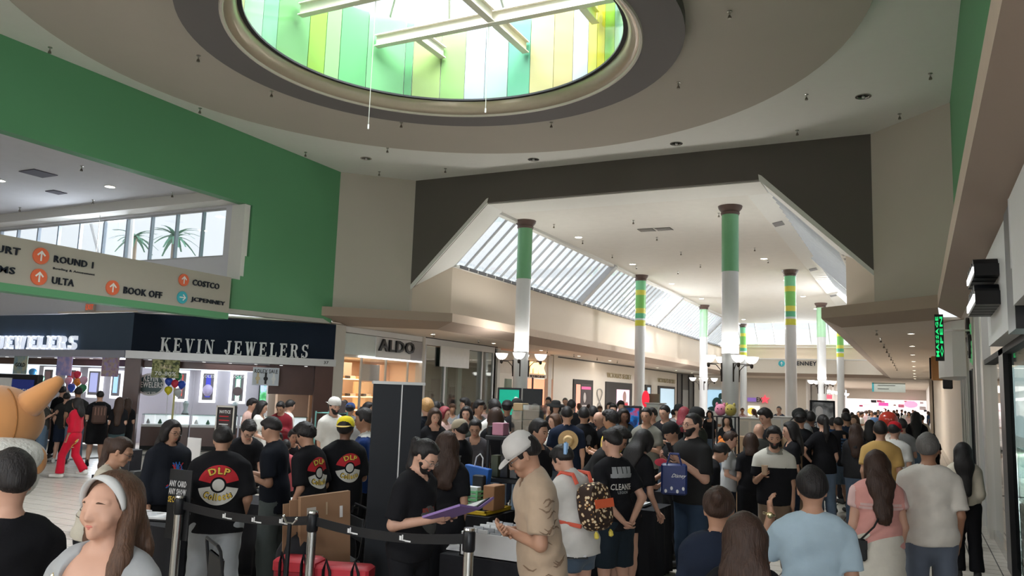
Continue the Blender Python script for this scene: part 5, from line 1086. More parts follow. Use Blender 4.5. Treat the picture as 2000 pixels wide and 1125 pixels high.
        V, Q = F.mesh(); out.append(({'tee': 't_shirt', 'fit': 't_shirt', 'boxy': 't_shirt', 'tank': 'tank_top'}.get(top, top), to_mesh(V, Q, sc), 'top', None))
        if top == 'hoodie':
            b = MB(); 
            F = Field(T((0, 0, 1.4))-.24, T((0, 0, 1.4))+.24, h); F.add(T((-.07, .06, 1.45)), T((.07, .06, 1.45)), .052, None, .03); F.add(T((0, .11, 1.38)), T((0, .1, 1.33)), .06, .04, .03); F.add(T((0, -.01, 1.44)), T((0, -.01, 1.6)), .062, None, 0, sub=True)
            V, Q = F.mesh(); out.append(('hood', to_mesh(V, Q, sc), 'top', None))
    # ---- shoes
    F = Field(LO, np.array([G['hi'][0], G['hi'][1], .32]), max(h*.8, .008))
    for s_ in (-1, 1):
        hip, kn, an, toe = L[s_]; F.add(an+np.array([0, .045, -.045]), toe+np.array([0, -.012, .0]), .042, .036, .02, .004); F.add(an+np.array([0, .02, 0]), an+np.array([0, .03, -.04]), .044, None, .02); 
    F.keep((0, 0, 0), (0, 0, -1)); F.F = F.F
    V, Q = F.mesh(); out.append(('shoes', to_mesh(V, Q, sc), 'shoe', None))
    if sp.get('sock'):
        F = Field(LO, np.array([G['hi'][0], G['hi'][1], .4]), h*.8)
        for s_ in (-1, 1): hip, kn, an, toe = L[s_]; F.add(an+(kn-an)*.4, an, .046, .038, .01, .003, cut=[(an+(kn-an)*.35, unit(kn-an))])
        V, Q = F.mesh(); out.append(('socks', to_mesh(V, Q, sc), 'sock', None))
    # ---- hair
    hs = sp.get('hair', 'short'); hh = max(h*.62, .006)
    if hs != 'bald':
        lo = Hd((0, 0, 1.65))-.22; hi = Hd((0, 0, 1.65))+.22
        LL = sp.get('hl', .35)
        if hs in ('long', 'pony', 'half'): lo[2] -= LL+.1; lo -= .06; hi += .06
        F = Field(lo, hi, hh); f0 = {'short': .013, 'crop': .006, 'fluffy': .02, 'long': .016, 'pony': .012, 'bun': .012, 'curly': .03, 'fade': .010, 'half': .014, 'bob': .022}.get(hs, .01)
        F.add(Hd((0, .014, 1.66)), Hd((0, .022, 1.662)), .098, None, .03, f0, RTH, (1.22, 1, 1))
        if hs in ('short', 'fade') and not sp.get('cap'): F.add(Hd((-.03, -.04, 1.738)), Hd((.028, -.038, 1.74)), .018, .022, .04); F.add(Hd((0, .03, 1.735)), Hd((0, .06, 1.72)), .032, .03, .05)
        if hs == 'fluffy' or hs == 'curly': F.add(Hd((-.045, -.04, 1.725)), Hd((.035, -.045, 1.732)), .03, .034, .03); F.add(Hd((0, -.03, 1.735)), Hd((0, .03, 1.73)), .045, None, .04, f0*.5)
        nz = {'short': 1.565, 'crop': 1.57, 'fade': 1.59, 'fluffy': 1.55, 'curly': 1.54, 'pony': 1.565, 'bun': 1.57}.get(hs, 1.5)
        fz = sp.get('fz', 1.722); X, Y, Z = F.pts((slice(None),)*3); H0 = Hd((0, 0, 0)); lx, ly, lz = [(X-H0[0])*RTH[0, q]+(Y-H0[1])*RTH[1, q]+(Z-H0[2])*RTH[2, q] for q in range(3)]
        side = 1.628 if hs not in ('fade',) else 1.65
        cA = fz-.3*(ly+.095)-lz; cB = np.maximum(-(ly+.038)*1.2, side+(nz-side)*np.clip((ly-.015)/.085, 0, 1)-lz); cC = np.minimum(cA, cB)
        F.F = (F.F+np.clip(1+cC/.04, 0, 1)**1.5*(f0+.003)).astype(np.float32); F.F = np.maximum(F.F, cC).astype(np.float32)
        if hs in ('short', 'fade', 'crop', 'fluffy', 'pony', 'bun') and near:
            for s_ in (-1, 1): F.add(Hd((s_*.1, .006, 1.64)), Hd((s_*.1, .012, 1.615)), .026, .024, 0, 0, sub=True)
        if hs in ('long', 'half', 'pony', 'bob', 'bun'):    # lower edge only in front; sides fall past the ears
            F2 = Field(lo, hi, hh)
            if hs not in ('pony', 'bun'): F2.add(Hd((0, .014, 1.66)), Hd((0, .022, 1.662)), .098, None, .03, f0, RTH, (1.2, 1, 1))
            if hs in ('long', 'half', 'bob'):
                LL_ = .12 if hs == 'bob' else LL; b0 = Hd((0, .055, 1.62)); w_ = G['w']; b1 = T((0, .095+.03*(w_-1), 1.47)); b2 = T((0, .135*w_, 1.62-LL_))
                F2.add(b0, b1, .092, .1, .05, 0, G['RT'], (1, 1.8, 1))
                if LL_ > .16: F2.add(b1, b2, .1, .075, .05, 0, G['RT'], (1, 2.3, 1))
                for s_ in (-1, 1):
                    fr = sp.get('locks', 0) and (s_ > 0 or sp['locks'] == 1)
                    if not fr: F2.add(Hd((s_*.072, .0, 1.66)), Hd((s_*.072, .0, 1.66))+np.array([s_*.02, .03, -min(LL_, .3)*.5]), .036, .03, .04)
            hb = sp.get('hb', -.045); F2.keep(Hd((0, hb, 1.70)), RTH @ unit(np.array([0, -1.0, -.12])))
            if sp.get('locks') and hs == 'long':
                for s_ in ((-1, 1) if sp['locks'] == 1 else (1,)):
                    p1 = T((s_*.105, -.05, 1.46)); F2.add(Hd((s_*.078, hb+.05, 1.66)), p1, .036, .034, .03); F2.add(p1, T((s_*.13, -.15*G['w'], 1.66-LL)), .036, .014, .03, 0, G['RT'], (1, 1.4, 1))
            F.F = np.minimum(F.F, F2.F)
            if hs == 'pony':
                p0 = Hd((0, .115, 1.67)); F.add(Hd((0, .1, 1.67)), p0+RTH @ np.array([0, .03, 0]), .03, .03, .02); F.add(p0+RTH @ np.array([0, .03, 0]), p0+np.array([0, .05, -LL*.6]), .036, .045, .02); F.add(p0+np.array([0, .05, -LL*.6]), p0+np.array([0, .06, -LL]), .045, .012, .02)
            if hs == 'bun': F.add(Hd((0, .12, 1.68)), Hd((0, .13, 1.7)), .038, None, .01)
        if hs in ('curly', 'fluffy'): smooth_noise_hair(F, .008, 120)
        if near: 
            X, Y, Z = F.pts((slice(None),)*3); c = Hd((0, 0, 1.6)); th = np.arctan2(Y-c[1], X-c[0]); F.F = F.F+np.float32(.0014)*np.sin(th*44+6*np.sin(Z*14)+3*np.sin(X*60)).astype(np.float32)+np.float32(.003)*np.sin(X*47+1).astype(np.float32)*np.sin(Z*41).astype(np.float32)
        V, Q = F.mesh()
        if len(V): out.append(('hair', to_mesh(V, Q, sc), 'hair', None))
    if sp.get('beard'):
        F = Field(Hd((0, 0, 1.58))-.13, Hd((0, 0, 1.58))+.13, max(h*.5, .006)); F.add(Hd((0, -.035, 1.61)), Hd((0, -.052, 1.568)), .063*(1+(G['w']-1)*.45), .042, .03, .006, RTH, (1, 1, 1))
        F.keep(Hd((0, -.09, 1.602)), RTH @ unit(np.array([0, -.45, 1.0]))); F.keep(Hd((0, 0, 1.59)), RTH @ unit(np.array([0, 1.0, -.1]))); F.add(Hd((-.015, -.1, 1.585)), Hd((.015, -.1, 1.585)), .013, None, 0, sub=True)
        V, Q = F.mesh()
        if len(V): out.append(('beard', to_mesh(V, Q, sc), 'hair', None))
    # ---- face details
    def HM(): 
        M = np.eye(4); M[:3, :3] = RTH; M[:3, 3] = Hd((0, 0, 0)); return Matrix(M.tolist())
    M = HM(); S_ = Matrix.Scale(sc, 4)
    if sp.get('face', 1) and h <= .034:
        b = MB()
        for s_ in (-1, 1): b.ball((s_*.032, -.076, 1.647), (.0145, .010, .008 if not sp.get('shut') else .003), 10, 6, M=S_ @ M)
        if near and not sp.get('shut'): out.append(('eyes', b.mesh(), 'eyew', None))
        if sp.get('shut'): out.append(('eyelids', b.mesh(), 'skin', None))
        b2 = MB()
        ex_ = sp.get('eyex', 0)
        for s_ in (-1, 1): b2.ball((s_*.032+ex_, -.0852, 1.6465), (.0065, .0035, .0065), 8, 5, M=S_ @ M)
        if sp.get('shut'):
            b2 = MB()
            for s_ in (-1, 1): b2.tube([S_ @ M @ Vector((s_*.018, -.0865, 1.6455)), S_ @ M @ Vector((s_*.032, -.089, 1.6425)), S_ @ M @ Vector((s_*.047, -.0765, 1.6455))], .0018, 4)
        out.append(('lashes' if sp.get('shut') else 'irises', b2.mesh(), 'dark', None))
        b = MB()
        for s_ in (-1, 1): b.tube([M @ Vector((s_*.014, -.0895, 1.668)), M @ Vector((s_*.032, -.088, 1.673)), M @ Vector((s_*.052, -.074, 1.667))], [.003, .004, .002], 5)
        for s_ in (-1, 1): b.tube([M @ Vector((s_*.019, -.086, 1.652)), M @ Vector((s_*.032, -.0865, 1.656)), M @ Vector((s_*.047, -.075, 1.65))], .0018, 4)
        b.v = [tuple(Vector(v)*sc) for v in b.v]; out.append(('brows', b.mesh(), 'hair', None))
        b = MB(); b.tube([M @ Vector((-.024, -.0835, 1.584)), M @ Vector((-.01, -.0915, 1.5865)), M @ Vector((0, -.093, 1.5855)), M @ Vector((.01, -.0915, 1.5865)), M @ Vector((.024, -.0835, 1.584))], [.002, .0045, .0045, .0045, .002], 6)
        b.tube([M @ Vector((-.02, -.083, 1.5815)), M @ Vector((0, -.0915, 1.5785)), M @ Vector((.02, -.083, 1.5815))], [.002, .0055, .002], 6)
        b.v = [tuple(Vector(v)*sc) for v in b.v]; out.append(('lips', b.mesh(), 'lip', None))
        for o_ in out[-4:]: 
            if o_[0] in ('eyes', 'irises', 'brows', 'lips'): o_[1].polygons.foreach_set('use_smooth', [True]*len(o_[1].polygons))
    if sp.get('glasses'):
        b = MB()
        for s_ in (-1, 1):
            b.tube([M @ Vector((s_*.034+.024*math.cos(t), -.097, 1.645+.018*math.sin(t))) for t in [i*PI/6 for i in range(13)]], .002, 4); b.cyl(M @ Vector((s_*.058, -.095, 1.65)), M @ Vector((s_*.078, .0, 1.652)), .002, 4)
        b.cyl(M @ Vector((-.01, -.098, 1.65)), M @ Vector((.01, -.098, 1.65)), .002, 4); b.v = [tuple(Vector(v)*sc) for v in b.v]; out.append(('glasses', b.mesh(), 'metal', None))
    cap = sp.get('cap')
    if cap:
        b = MB(); n = 20; R = []
        for r, z in ((.108, 1.668), (.11, 1.69), (.104, 1.725), (.085, 1.758), (.055, 1.778), (.01, 1.786)): R.append([(r*.9*math.cos(2*PI*i/n), .014+r*math.sin(2*PI*i/n), z) for i in range(n)])
        if cap == 'beanie': R[0] = [(x, y, z-.02) for x, y, z in R[0]]
        if cap == 'straw': 
            R = []
            for r, z in ((.19, 1.685), (.2, 1.69), (.105, 1.7), (.1, 1.76), (.08, 1.785), (.01, 1.79)): R.append([(r*math.cos(2*PI*i/n), .014+r*math.sin(2*PI*i/n), z) for i in range(n)])
        b.loft(R, M=S_ @ M); me = b.mesh(); me.polygons.foreach_set('use_smooth', [True]*len(me.polygons)); out.append(('hat' if cap in ('straw', 'beanie') else 'cap', me, 'cap', None))
        if cap in ('fwd', 'rev'):
            sy = -1 if cap == 'fwd' else 1; b = MB(); P = []; 
            for rr, zz in ((.1, 1.672), (.1, 1.676)): P.append([(.094*math.cos(t), .014+sy*(.095*abs(math.sin(t))), zz) for t in [PI*i/10 for i in range(11)]][::1]+[(.078*math.cos(t), .02+sy*(.1+.085*math.sin(t)**.6), zz-.018*math.sin(t)) for t in [PI*(10-i)/10 for i in range(11)]])
            b.loft([P[0], P[1]], M=S_ @ M); me = b.mesh(); out.append(('cap_brim', me, 'capb' if sp.get('capb') else 'cap', 'cap'))
    return out, G
MATS = {}
def hairmat(key, c):
    if key in _M: return _M[key]
    m = mat(key, c, .5, var=0, spec=.3); nt = m.node_tree; b = nt.nodes['Principled BSDF']; tc = nt.nodes.new('ShaderNodeTexCoord'); mp = nt.nodes.new('ShaderNodeMapping'); mp.inputs['Scale'].default_value = (150, 150, 9)
    n = nt.nodes.new('ShaderNodeTexNoise'); n.inputs['Detail'].default_value = 4; n.inputs['Scale'].default_value = 1; r = nt.nodes.new('ShaderNodeMix'); r.data_type = 'RGBA'
    r.inputs[6].default_value = (*[x*.45 for x in c], 1); r.inputs[7].default_value = (*[min(1, x*1.75) for x in c], 1); bp = nt.nodes.new('ShaderNodeBump'); bp.inputs['Strength'].default_value = .6; bp.inputs['Distance'].default_value = .008
    L = nt.links.new; L(tc.outputs['Object'], mp.inputs[0]); L(mp.outputs[0], n.inputs['Vector']); L(n.outputs['Fac'], r.inputs[0]); L(r.outputs[2], b.inputs['Base Color']); L(n.outputs['Fac'], bp.inputs['Height']); L(bp.outputs[0], b.inputs['Normal']); return m
def patch(k, part, cond, m, name, off=.003):
    """a differently coloured piece of a garment: its faces where cond(x, y, z) holds, lifted slightly"""
    o, made, G = P[k]; sp = [x for x in PEOPLE if x[0] is o][0][1]; s = sp['h']/1.75; me = made[part].data; RT = G['RT']; piv = np.array([0, 0, .96]); dz = np.array([0, 0, G['dz']])
    co = np.array([v.co for v in me.vertices]); no = np.array([v.normal for v in me.vertices]); loc = ((co/s-piv-dz) @ RT)+piv
    ok = cond(loc[:, 0], loc[:, 1], loc[:, 2]); fs = [tuple(p.vertices) for p in me.polygons if all(ok[i] for i in p.vertices)]
    used = sorted({i for f in fs for i in f}); mp = {j: i for i, j in enumerate(used)}
    nm = bpy.data.meshes.new(name); nm.from_pydata([tuple(co[i]+no[i]*off) for i in used], [], [tuple(mp[i] for i in f) for f in fs]); nm.polygons.foreach_set('use_smooth', [True]*len(fs)); nm.update()
    c_ = link(name, nm, m, None); c_.parent = made[part]; return c_
def cmat(kind, c):
    key = f'{kind}_'+'_'.join('%02d' % int(x*99) for x in c)
    if kind == 'skin': return mat(key, c, .5, var=.05, scale=12, spec=.35)
    if kind == 'hair': return hairmat(key, c)
    return mat(key, c, .85, var=.1, scale=14, bump=.2, spec=.15, sheen=.12 if max(c) > .1 else 0)
def headtop(G, sc): 
    p = G['Hd']((0, .015, 1.752)); return p*sc
PEOPLE = []
def person(px, py, lb, D=None, f=0, res=None, group=None, z=0, **sp):
    """px, py: head top in the photograph; D: distance along the view (else from stature); f: facing, 0 towards the camera, 90 to the right"""
    h = sp.setdefault('h', 1.72); d0 = ray(px, py)
    G = body_geo(sp, .03); ht = headtop(G, h/1.75)
    if D is None: t = (ht[2]+z-HC)/d0.z; D = t
    if D != D or D < 0: D = 30
    P = Vector((0, 0, HC))+d0*D
    if sp.get('fit', D > 20):   # far away: let the stature follow the picture
        s2 = max(.88, min(1.12, (P.z-z)/ht[2])); h *= s2; sp['h'] = h; ht = ht*s2
    phi = math.atan2(-P.y, -P.x); rz = phi+PI/2+math.radians(f)
    c, s = math.cos(rz), math.sin(rz); loc = (P.x-(c*ht[0]-s*ht[1]), P.y-(s*ht[0]+c*ht[1]), z)
    if res is None: res = .013 if D < 5.5 else .017 if D < 8 else .022 if D < 12 else .028 if D < 18 else .04
    key = repr(sorted((k, v) for k, v in sp.items() if k not in ('col', 'skin', 'hc')))+str(res)
    if key not in _geo: _geo[key] = make_parts(sp, res)
    parts, G2 = _geo[key]; o = thing('person', lb, 'person', loc, rz, group, local=True); col = sp.get('col', {}); sk = SKIN.get(sp.get('skin', 'm')); hc = HAIRC[sp.get('hc', 'k')]; made = {}
    cm = {'skin': cmat('skin', sk), 'hair': cmat('hair', hc), 'top': cmat('cloth', col.get('top', (.02, .02, .022))), 'bot': cmat('cloth', col.get('bot', (.03, .035, .05))), 'shoe': cmat('cloth', col.get('shoe', (.04, .04, .04))),
          'sock': cmat('cloth', col.get('sock', (.02, .02, .02))), 'eyew': mat('eye_white', (.6, .57, .55), .2, var=0), 'dark': mat('iris_dark', (.02, .012, .01), .15, var=0), 'lip': mat('lip_'+sp.get('skin', 'm'), tuple(x*y for x, y in zip(sk, (1.0, .55, .6))), .4, var=0),
          'metal': m_steel if sp.get('glasses') == 2 else mat('glasses_black', (.02, .02, .02), .3, var=0), 'cap': cmat('cloth', col.get('cap', (.02, .02, .02))), 'capb': cmat('cloth', col.get('capb', col.get('cap', (.02, .02, .02))))}
    for nm, me, mk, par in parts:
        if not me.materials: me.materials.append(None)
        c_ = bpy.data.objects.new(nm, me); COL.objects.link(c_); c_.parent = made.get(par, o); c_.material_slots[0].link = 'OBJECT'; c_.material_slots[0].material = cm[mk]; made.setdefault(nm, c_)
    o['_D'] = D; PEOPLE.append((o, sp, G2, D, made)); return o, made, G2
def fpoint(o, G, p, frame='T'):   # a point of the torso or head frame in world space
    sc = o_sc[o.name] if False else None
def world(o, sp_h, G, p, fr='T'):
    q = G['T'](p) if fr == 'T' else G['Hd'](p) if fr == 'H' else np.asarray(p, float); q = q*(sp_h/1.75)
    return Matrix.LocRotScale(o.location, o.rotation_euler, None) @ Vector(q)
def decal(o, made, part, sph, G, me, center, u, v, nrm, m, name, off=.004, fr='T'):
    """project a flat mesh (x right, y up, in metres) onto the clothing seen along -nrm"""
    src = made[part].data; bv = BVHTree.FromPolygons([x.co for x in src.vertices], [tuple(p.vertices) for p in src.polygons])
    R = G['RT'] if fr == 'T' else G['RTH']; s = sph/1.75; c = Vector((G['T'](center) if fr == 'T' else G['Hd'](center))*s); u = Vector(R @ unit(u)); v = Vector(R @ unit(v)); n = Vector(R @ unit(nrm))
    last = 0
    for x in me.vertices:
        p = c+u*x.co.x+v*x.co.y; hit = bv.ray_cast(p+n*.5, -n)
        if hit[0] is None: q = p+n*last
        else: q = hit[0]; last = (q-p).dot(n)
        x.co = q+n*(off+x.co.z)
    me.update(); c_ = bpy.data.objects.new(name, me); COL.objects.link(c_); c_.parent = made[part]; me.materials.append(m); return c_
def disc_mesh(r0, r1, a0=0, a1=360, n=36, rings=4, z=0):
    V = []; Fc = []
    for j in range(rings+1):
        r = r0+(r1-r0)*j/rings
        for i in range(n+1): a = math.radians(a0+(a1-a0)*i/n); V.append((r*math.cos(a), r*math.sin(a), z))
    for j in range(rings):
        for i in range(n): k = j*(n+1)+i; Fc.append((k, k+1, k+n+2, k+n+1))
    me = bpy.data.meshes.new('disc'); me.from_pydata(V, [], Fc); return me
def rect_mesh(w, h, n=8, z=0, cx=0, cy=0):
    V = [(cx-w/2+w*i/n, cy-h/2+h*j/n, z) for j in range(n+1) for i in range(n+1)]
    me = bpy.data.meshes.new('rect'); me.from_pydata(V, [], [(j*(n+1)+i, j*(n+1)+i+1, (j+1)*(n+1)+i+1, (j+1)*(n+1)+i) for j in range(n) for i in range(n)]); return me
def flat_text(s, w, h, cx=0, cy=0, arc=0, z=0, bold=.02):
    me = text_mesh(s, 0, 2, bold); n = len(me.vertices); a = np.zeros(n*3); me.vertices.foreach_get('co', a); a = a.reshape(-1, 3); lo, hi = a.min(0), a.max(0)
    a = (a-lo)/np.maximum(hi-lo, 1e-6); x = (a[:, 0]-.5)*w; y = (a[:, 1]-.5)*h
    if arc: t = x/arc; X = (arc+y)*np.sin(t); Y = (arc+y)*np.cos(t)-arc; x, y = X, Y
    a[:, 0] = x+cx; a[:, 1] = y+cy; a[:, 2] = z; me.vertices.foreach_set('co', a.ravel()); me.update(); return me
# ================================================================ THE CROWD
BK = (.009, .009, .011); NV = (.012, .018, .035); WH = (.62, .61, .58); GY = (.24, .24, .24); JN = (.10, .14, .2); LJ = (.3, .32, .34); KH = (.2, .155, .105); RD = (.5, .015, .03); CRM = (.6, .55, .45)

P = {}
def add(k, *a, **kw): P[k] = person(*a, **kw); return P[k]
# ---- foreground
add('near_left', 22, 903, 'man in black t-shirt with short dark hair seen from behind at the far left edge', D=3.3, h=1.74, f=-160, hair='fade', skin='l', col=dict(top=BK), fit=False, hp=5, arms='down')
add('headband', 222, 935, 'woman in grey scoop-neck top and white headband, face turned left, long brown hair', D=3.0, h=1.7, f=-38, hy=-4, hp=2, hb=-.012, fem=1, w=1.25, top='fit', neck='scoop', slv=.35, hair='long', locks=2, hl=.42, skin='l', hc='m', arms='down', shut=1, fz=1.752, col=dict(top=(.33, .34, .35)), fit=False, res=.011, face=2)
add('blue_tee', 1585, 919, 'man in pale blue t-shirt with short black hair seen from behind in the front', h=1.68, f=-168, hy=-6, aL='up', hair='short', skin='m', w=1.06, col=dict(top=(.36, .47, .55), bot=NV), fit=False, hL=(.1, -.1, 1), hp=8)
add('navy_jacket', 1405, 957, 'woman in navy jacket with hair tied in a low bun seen from behind', h=1.6, f=160, hy=14, hp=14, fem=1, w=1.1, top='jacket', hair='bun', skin='m', hc='b', arms='down', col=dict(top=(.012, .02, .038), bot=BK), fit=False)
add('brown_hair', 1455, 998, 'girl with long straight brown hair over her back in the front', D=3.7, h=1.54, f=178, fem=1, top='tee', hair='long', hl=.62, hc='b', skin='m', arms='down', col=dict(top=BK, bot=BK), fit=False)
add('pink_blouse', 1712, 884, 'woman in pink ruffled blouse and white skirt with long wavy dark hair', h=1.66, f=-160, hy=-25, fem=1, w=1.2, top='blouse', slv=.45, bot='skirt', hem=.3, hair='long', hl=.42, hc='b', skin='l', arms='down', glasses=1, col=dict(top=(.62, .3, .27), bot=(.6, .57, .5)), fit=False)
add('white_tee', 1812, 852, 'older man in white t-shirt and jeans with greying hair seen from behind on the right', D=7.1, h=1.81, f=-168, hy=-20, w=1.12, slv=.85, hair='short', hc='g', skin='t', arms='down', col=dict(top=(.6, .57, .52), bot=(.1, .12, .16)), fit=False, hp=4)
add('cream_top', 1880, 867, 'woman in cream top and black trousers with a black ponytail at the right shop', h=1.62, f=-175, fem=1, top='blouse', slv=1.3, bot='flare', hair='long', hl=.5, arms='relax', skin='l', col=dict(top=CRM, bot=BK), fit=False)
add('ponytail', 845, 868, 'bearded man in black t-shirt with tied black hair reading a purple binder', h=1.7, f=58, hp=34, lean=4, w=1.12, hair='pony', hl=.3, beard=1, glasses=2, arms='hold', skin='l', slv=.85, col=dict(top=BK, bot=BK), fit=False)
add('camo', 1003, 857, 'man in tan patterned t-shirt and pale cap leaning over the white card box', h=1.82, f=-80, hp=30, lean=8, top='boxy', slv=.8, hair='short', cap='fwd', glasses=1, arms='cross', skin='m', col=dict(top=(.4, .3, .215), bot=BK, cap=(.5, .48, .46)), fit=False)
add('backpack_woman', 1088, 878, 'woman in white t-shirt and denim shorts wearing a patterned backpack, blue hair clip', h=1.655, f=-128, hp=30, lean=12, fem=1, w=1.1, top='boxy', slv=.8, bot='short', hair='short', arms='table', skin='l', col=dict(top=(.6, .58, .55), bot=(.07, .1, .14), shoe=WH), fit=False)
add('cleanse', 1192, 842, 'man in black t-shirt with white back print holding his hands behind him, dark shorts', h=1.74, f=-138, hp=12, lean=4, hair='fade', arms='back', bot='shorts', skin='l', slv=.75, col=dict(top=BK, bot=(.014, .022, .03)), fit=False)
add('black_shorts_woman', 1264, 846, 'woman in black top and black shorts bending over the table, long black hair', h=1.76, f=140, lean=24, hp=10, fem=1, bot='short', hair='long', hl=.5, arms='table', skin='l', col=dict(top=BK, bot=BK), fit=False)
add('bending_back', 1218, 843, 'person in dark jacket bending over a table behind the man with white back print', h=1.81, f=75, lean=36, hp=0, hair='curly', top='jacket', arms='table', col=dict(top=(.012, .014, .02)), fit=False)
add('phone_man', 1352, 809, 'tall heavy bearded man in black t-shirt and jeans looking at his phone', h=1.89, f=-50, hp=4, w=1.25, hair='crop', beard=1, glasses=1, arms='phone', skin='l', slv=.85, col=dict(top=(.012, .014, .016), bot=(.03, .05, .085)), fit=False)
add('polo', 1512, 838, 'bearded man in polo with white shoulders and black body, brown trousers, holding a cup', h=1.735, f=4, hair='fluffy', beard=1, aR='cup', aL='down', skin='m', top='shirt', col=dict(top=BK, bot=(.16, .11, .075)), fit=False, w=1.05)
add('headphones', 1466, 849, 'person in black t-shirt and black shorts seen from behind left of the polo man', h=1.59, f=-172, fem=1, bot='shorts', hair='bob', hc='b', arms='relax', skin='m', col=dict(top=BK, bot=BK), fit=False)
add('behind_phone', 1418, 872, 'person in black stooping behind the tall man with the phone', h=1.61, f=110, lean=30, hair='short', arms='table', skin='m', col=dict(top=BK, bot=BK), fit=False)
# ---- stall on the left
add('stripes', 248, 861, 'woman with ponytail and cream striped top leaning at the stall, left', D=6.6, h=1.6, f=75, hp=14, lean=14, fem=1, top='tee', slv=.95, hair='pony', hl=.35, hc='b', glasses=1, arms='table', skin='m', col=dict(top=(.5, .46, .38), bot=BK), fit=False)
add('smiling', 340, 824, 'smiling person with glasses and long black hair in black sweater with blue and red print', h=1.64, f=30, hp=14, hy=10, w=1.12, top='hoodie', slv=1.93, hair='half', hl=.2, glasses=1, arms='down', skin='m', col=dict(top=(.010, .012, .018), bot=BK), fit=False)
add('ball_back', 437, 838, 'man seen from behind in black t-shirt with big red and white ball print, pale jeans', h=1.66, f=178, hp=25, w=1.28, top='boxy', bot='baggy', hair='short', arms='relax', skin='m', col=dict(top=BK, bot=LJ, shoe=WH), fit=False)
add('glasses_down', 489, 834, 'man with black glasses looking down behind the stall table', D=9.7, h=1.64, f=15, hp=38, lean=10, hair='fluffy', glasses=1, arms='table', skin='l', col=dict(top=BK), fit=False)
add('side_black', 524, 820, 'man in plain black t-shirt and grey trousers in profile at the stall', h=1.72, f=-112, hp=20, lean=5, hair='fade', arms='hold', bot='baggy', top='boxy', slv=.8, skin='m', col=dict(top=(.010, .012, .018), bot=(.085, .1, .1)), fit=False)
add('ball_side', 590, 832, 'young man with ball print on his back, middle one of three, bending left', h=1.68, f=-128, hp=24, lean=7, top='boxy', hair='fluffy', arms='relax', skin='m', col=dict(top=BK, bot=BK), fit=False)
add('yellow_cap', 676, 818, 'bearded man in backward yellow cap with red and white ball print on his back', h=1.72, f=-150, hy=-42, hp=4, w=1.2, top='boxy', hair='short', beard=1, cap='rev', arms='hold', skin='d', col=dict(top=BK, bot=BK, cap=(.75, .62, .02), capb=(.6, .42, .1)), capb=1, fit=False)
add('blue_jersey', 708, 803, 'man in blue jersey with white collar beside the tall black banner', D=9.3, h=1.8, f=-95, hp=16, hair='short', arms='hold', skin='t', col=dict(top=(.012, .04, .17), bot=BK), fit=False)
add('white_cap', 655, 777, 'bearded man in white t-shirt and backward white cap standing beyond the stall', D=13, h=1.86, f=30, hair='short', beard=1, cap='rev', arms='down', skin='l', top='boxy', col=dict(top=(.58, .56, .52), bot=KH, cap=(.6, .58, .55)), fit=False)
# ---- by the jeweller, right part
g = 'shoppers before the jeweller'
add('j1', 496, 777, 'young man in pale pink t-shirt with black hair before the jeweller counter', D=17, f=60, hair='fluffy', arms='hold', skin='l', col=dict(top=(.55, .36, .32), bot=GY), hp=20)
add('j2', 516, 787, 'woman with long black hair and white top with dark straps before the jeweller', D=15.5, f=70, fem=1, hair='long', skin='l', arms='low', col=dict(top=WH, bot=BK), hp=20)
add('j3', 547, 782, 'person in maroon jacket looking down before the jeweller', D=16, f=-20, hair='short', top='jacket', hp=35, arms='hold', col=dict(top=(.16, .01, .018), bot=BK))
add('j4', 571, 772, 'man in white t-shirt with a black shoulder strap before the jeweller', D=17, f=110, hair='short', arms='low', skin='l', col=dict(top=WH, bot=BK), hp=20)
add('j5', 545, 817, 'small boy with fringe in red shirt near the stall', D=11.5, h=1.36, f=10, hair='fluffy', arms='relax', skin='l', col=dict(top=RD, bot=BK), fit=False)
add('j6', 561, 823, 'child with dark hair in red and white jersey turned away near the stall', D=11, h=1.3, f=-170, hair='short', arms='relax', skin='m', col=dict(top=(.5, .1, .12), bot=BK), fit=False)
add('j7', 576, 812, 'boy with black fringe raising his hand to his face near the stall', D=12, h=1.38, f=20, hair='fluffy', aL='face', skin='m', col=dict(top=BK, bot=BK), fit=False)
add('j8', 675, 769, 'person with black hair beyond the man in the white cap', D=19, f=170, hair='short', col=dict(top=BK))
add('j9', 686, 776, 'person in grey shirt and blue cap with a strap across the back', D=16, f=165, hair='short', cap='rev', top='boxy', arms='hold', col=dict(top=(.12, .12, .13), bot=BK, cap=(.02, .05, .16)))
add('j10', 722, 771, 'dark-haired person in profile just left of the tall black banner', D=17, f=80, hair='fluffy', arms='hold', col=dict(top=(.2, .2, .2), bot=BK))
add('j11', 712, 790, 'person in black cap and grey top left of the tall black banner', D=13, f=170, hair='short', cap='beanie', col=dict(top=GY, bot=BK, cap=BK))
# ---- queue at the west jeweller front
add('q1', 92, 778, 'woman in olive t-shirt and blue jeans facing right with raised hands', D=19.3, h=1.6, f=75, fem=1, w=1.1, hair='long', hl=.2, arms='phone', bot='baggy', skin='l', col=dict(top=(.06, .055, .05), bot=(.10, .15, .22)), fit=False)
add('q2', 124, 759, 'man in black with short hair deepest in the jeweller queue', D=20.6, h=1.8, f=150, hair='short', arms='hold', skin='l', col=dict(top=BK, bot=BK), fit=False)
add('q3', 131, 772, 'person in dark t-shirt and shorts with bare calves and pale trainers', D=19.6, h=1.66, f=172, hair='short', bot='shorts', arms='relax', skin='l', w=1.1, col=dict(top=(.012, .014, .02), bot=NV, shoe=WH), fit=False)
add('q4', 153, 762, 'tall man in dark shirt and jeans behind the woman in red', D=19.4, h=1.8, f=-170, hair='short', arms='relax', skin='t', w=1.1, col=dict(top=(.012, .014, .02), bot=JN), fit=False)
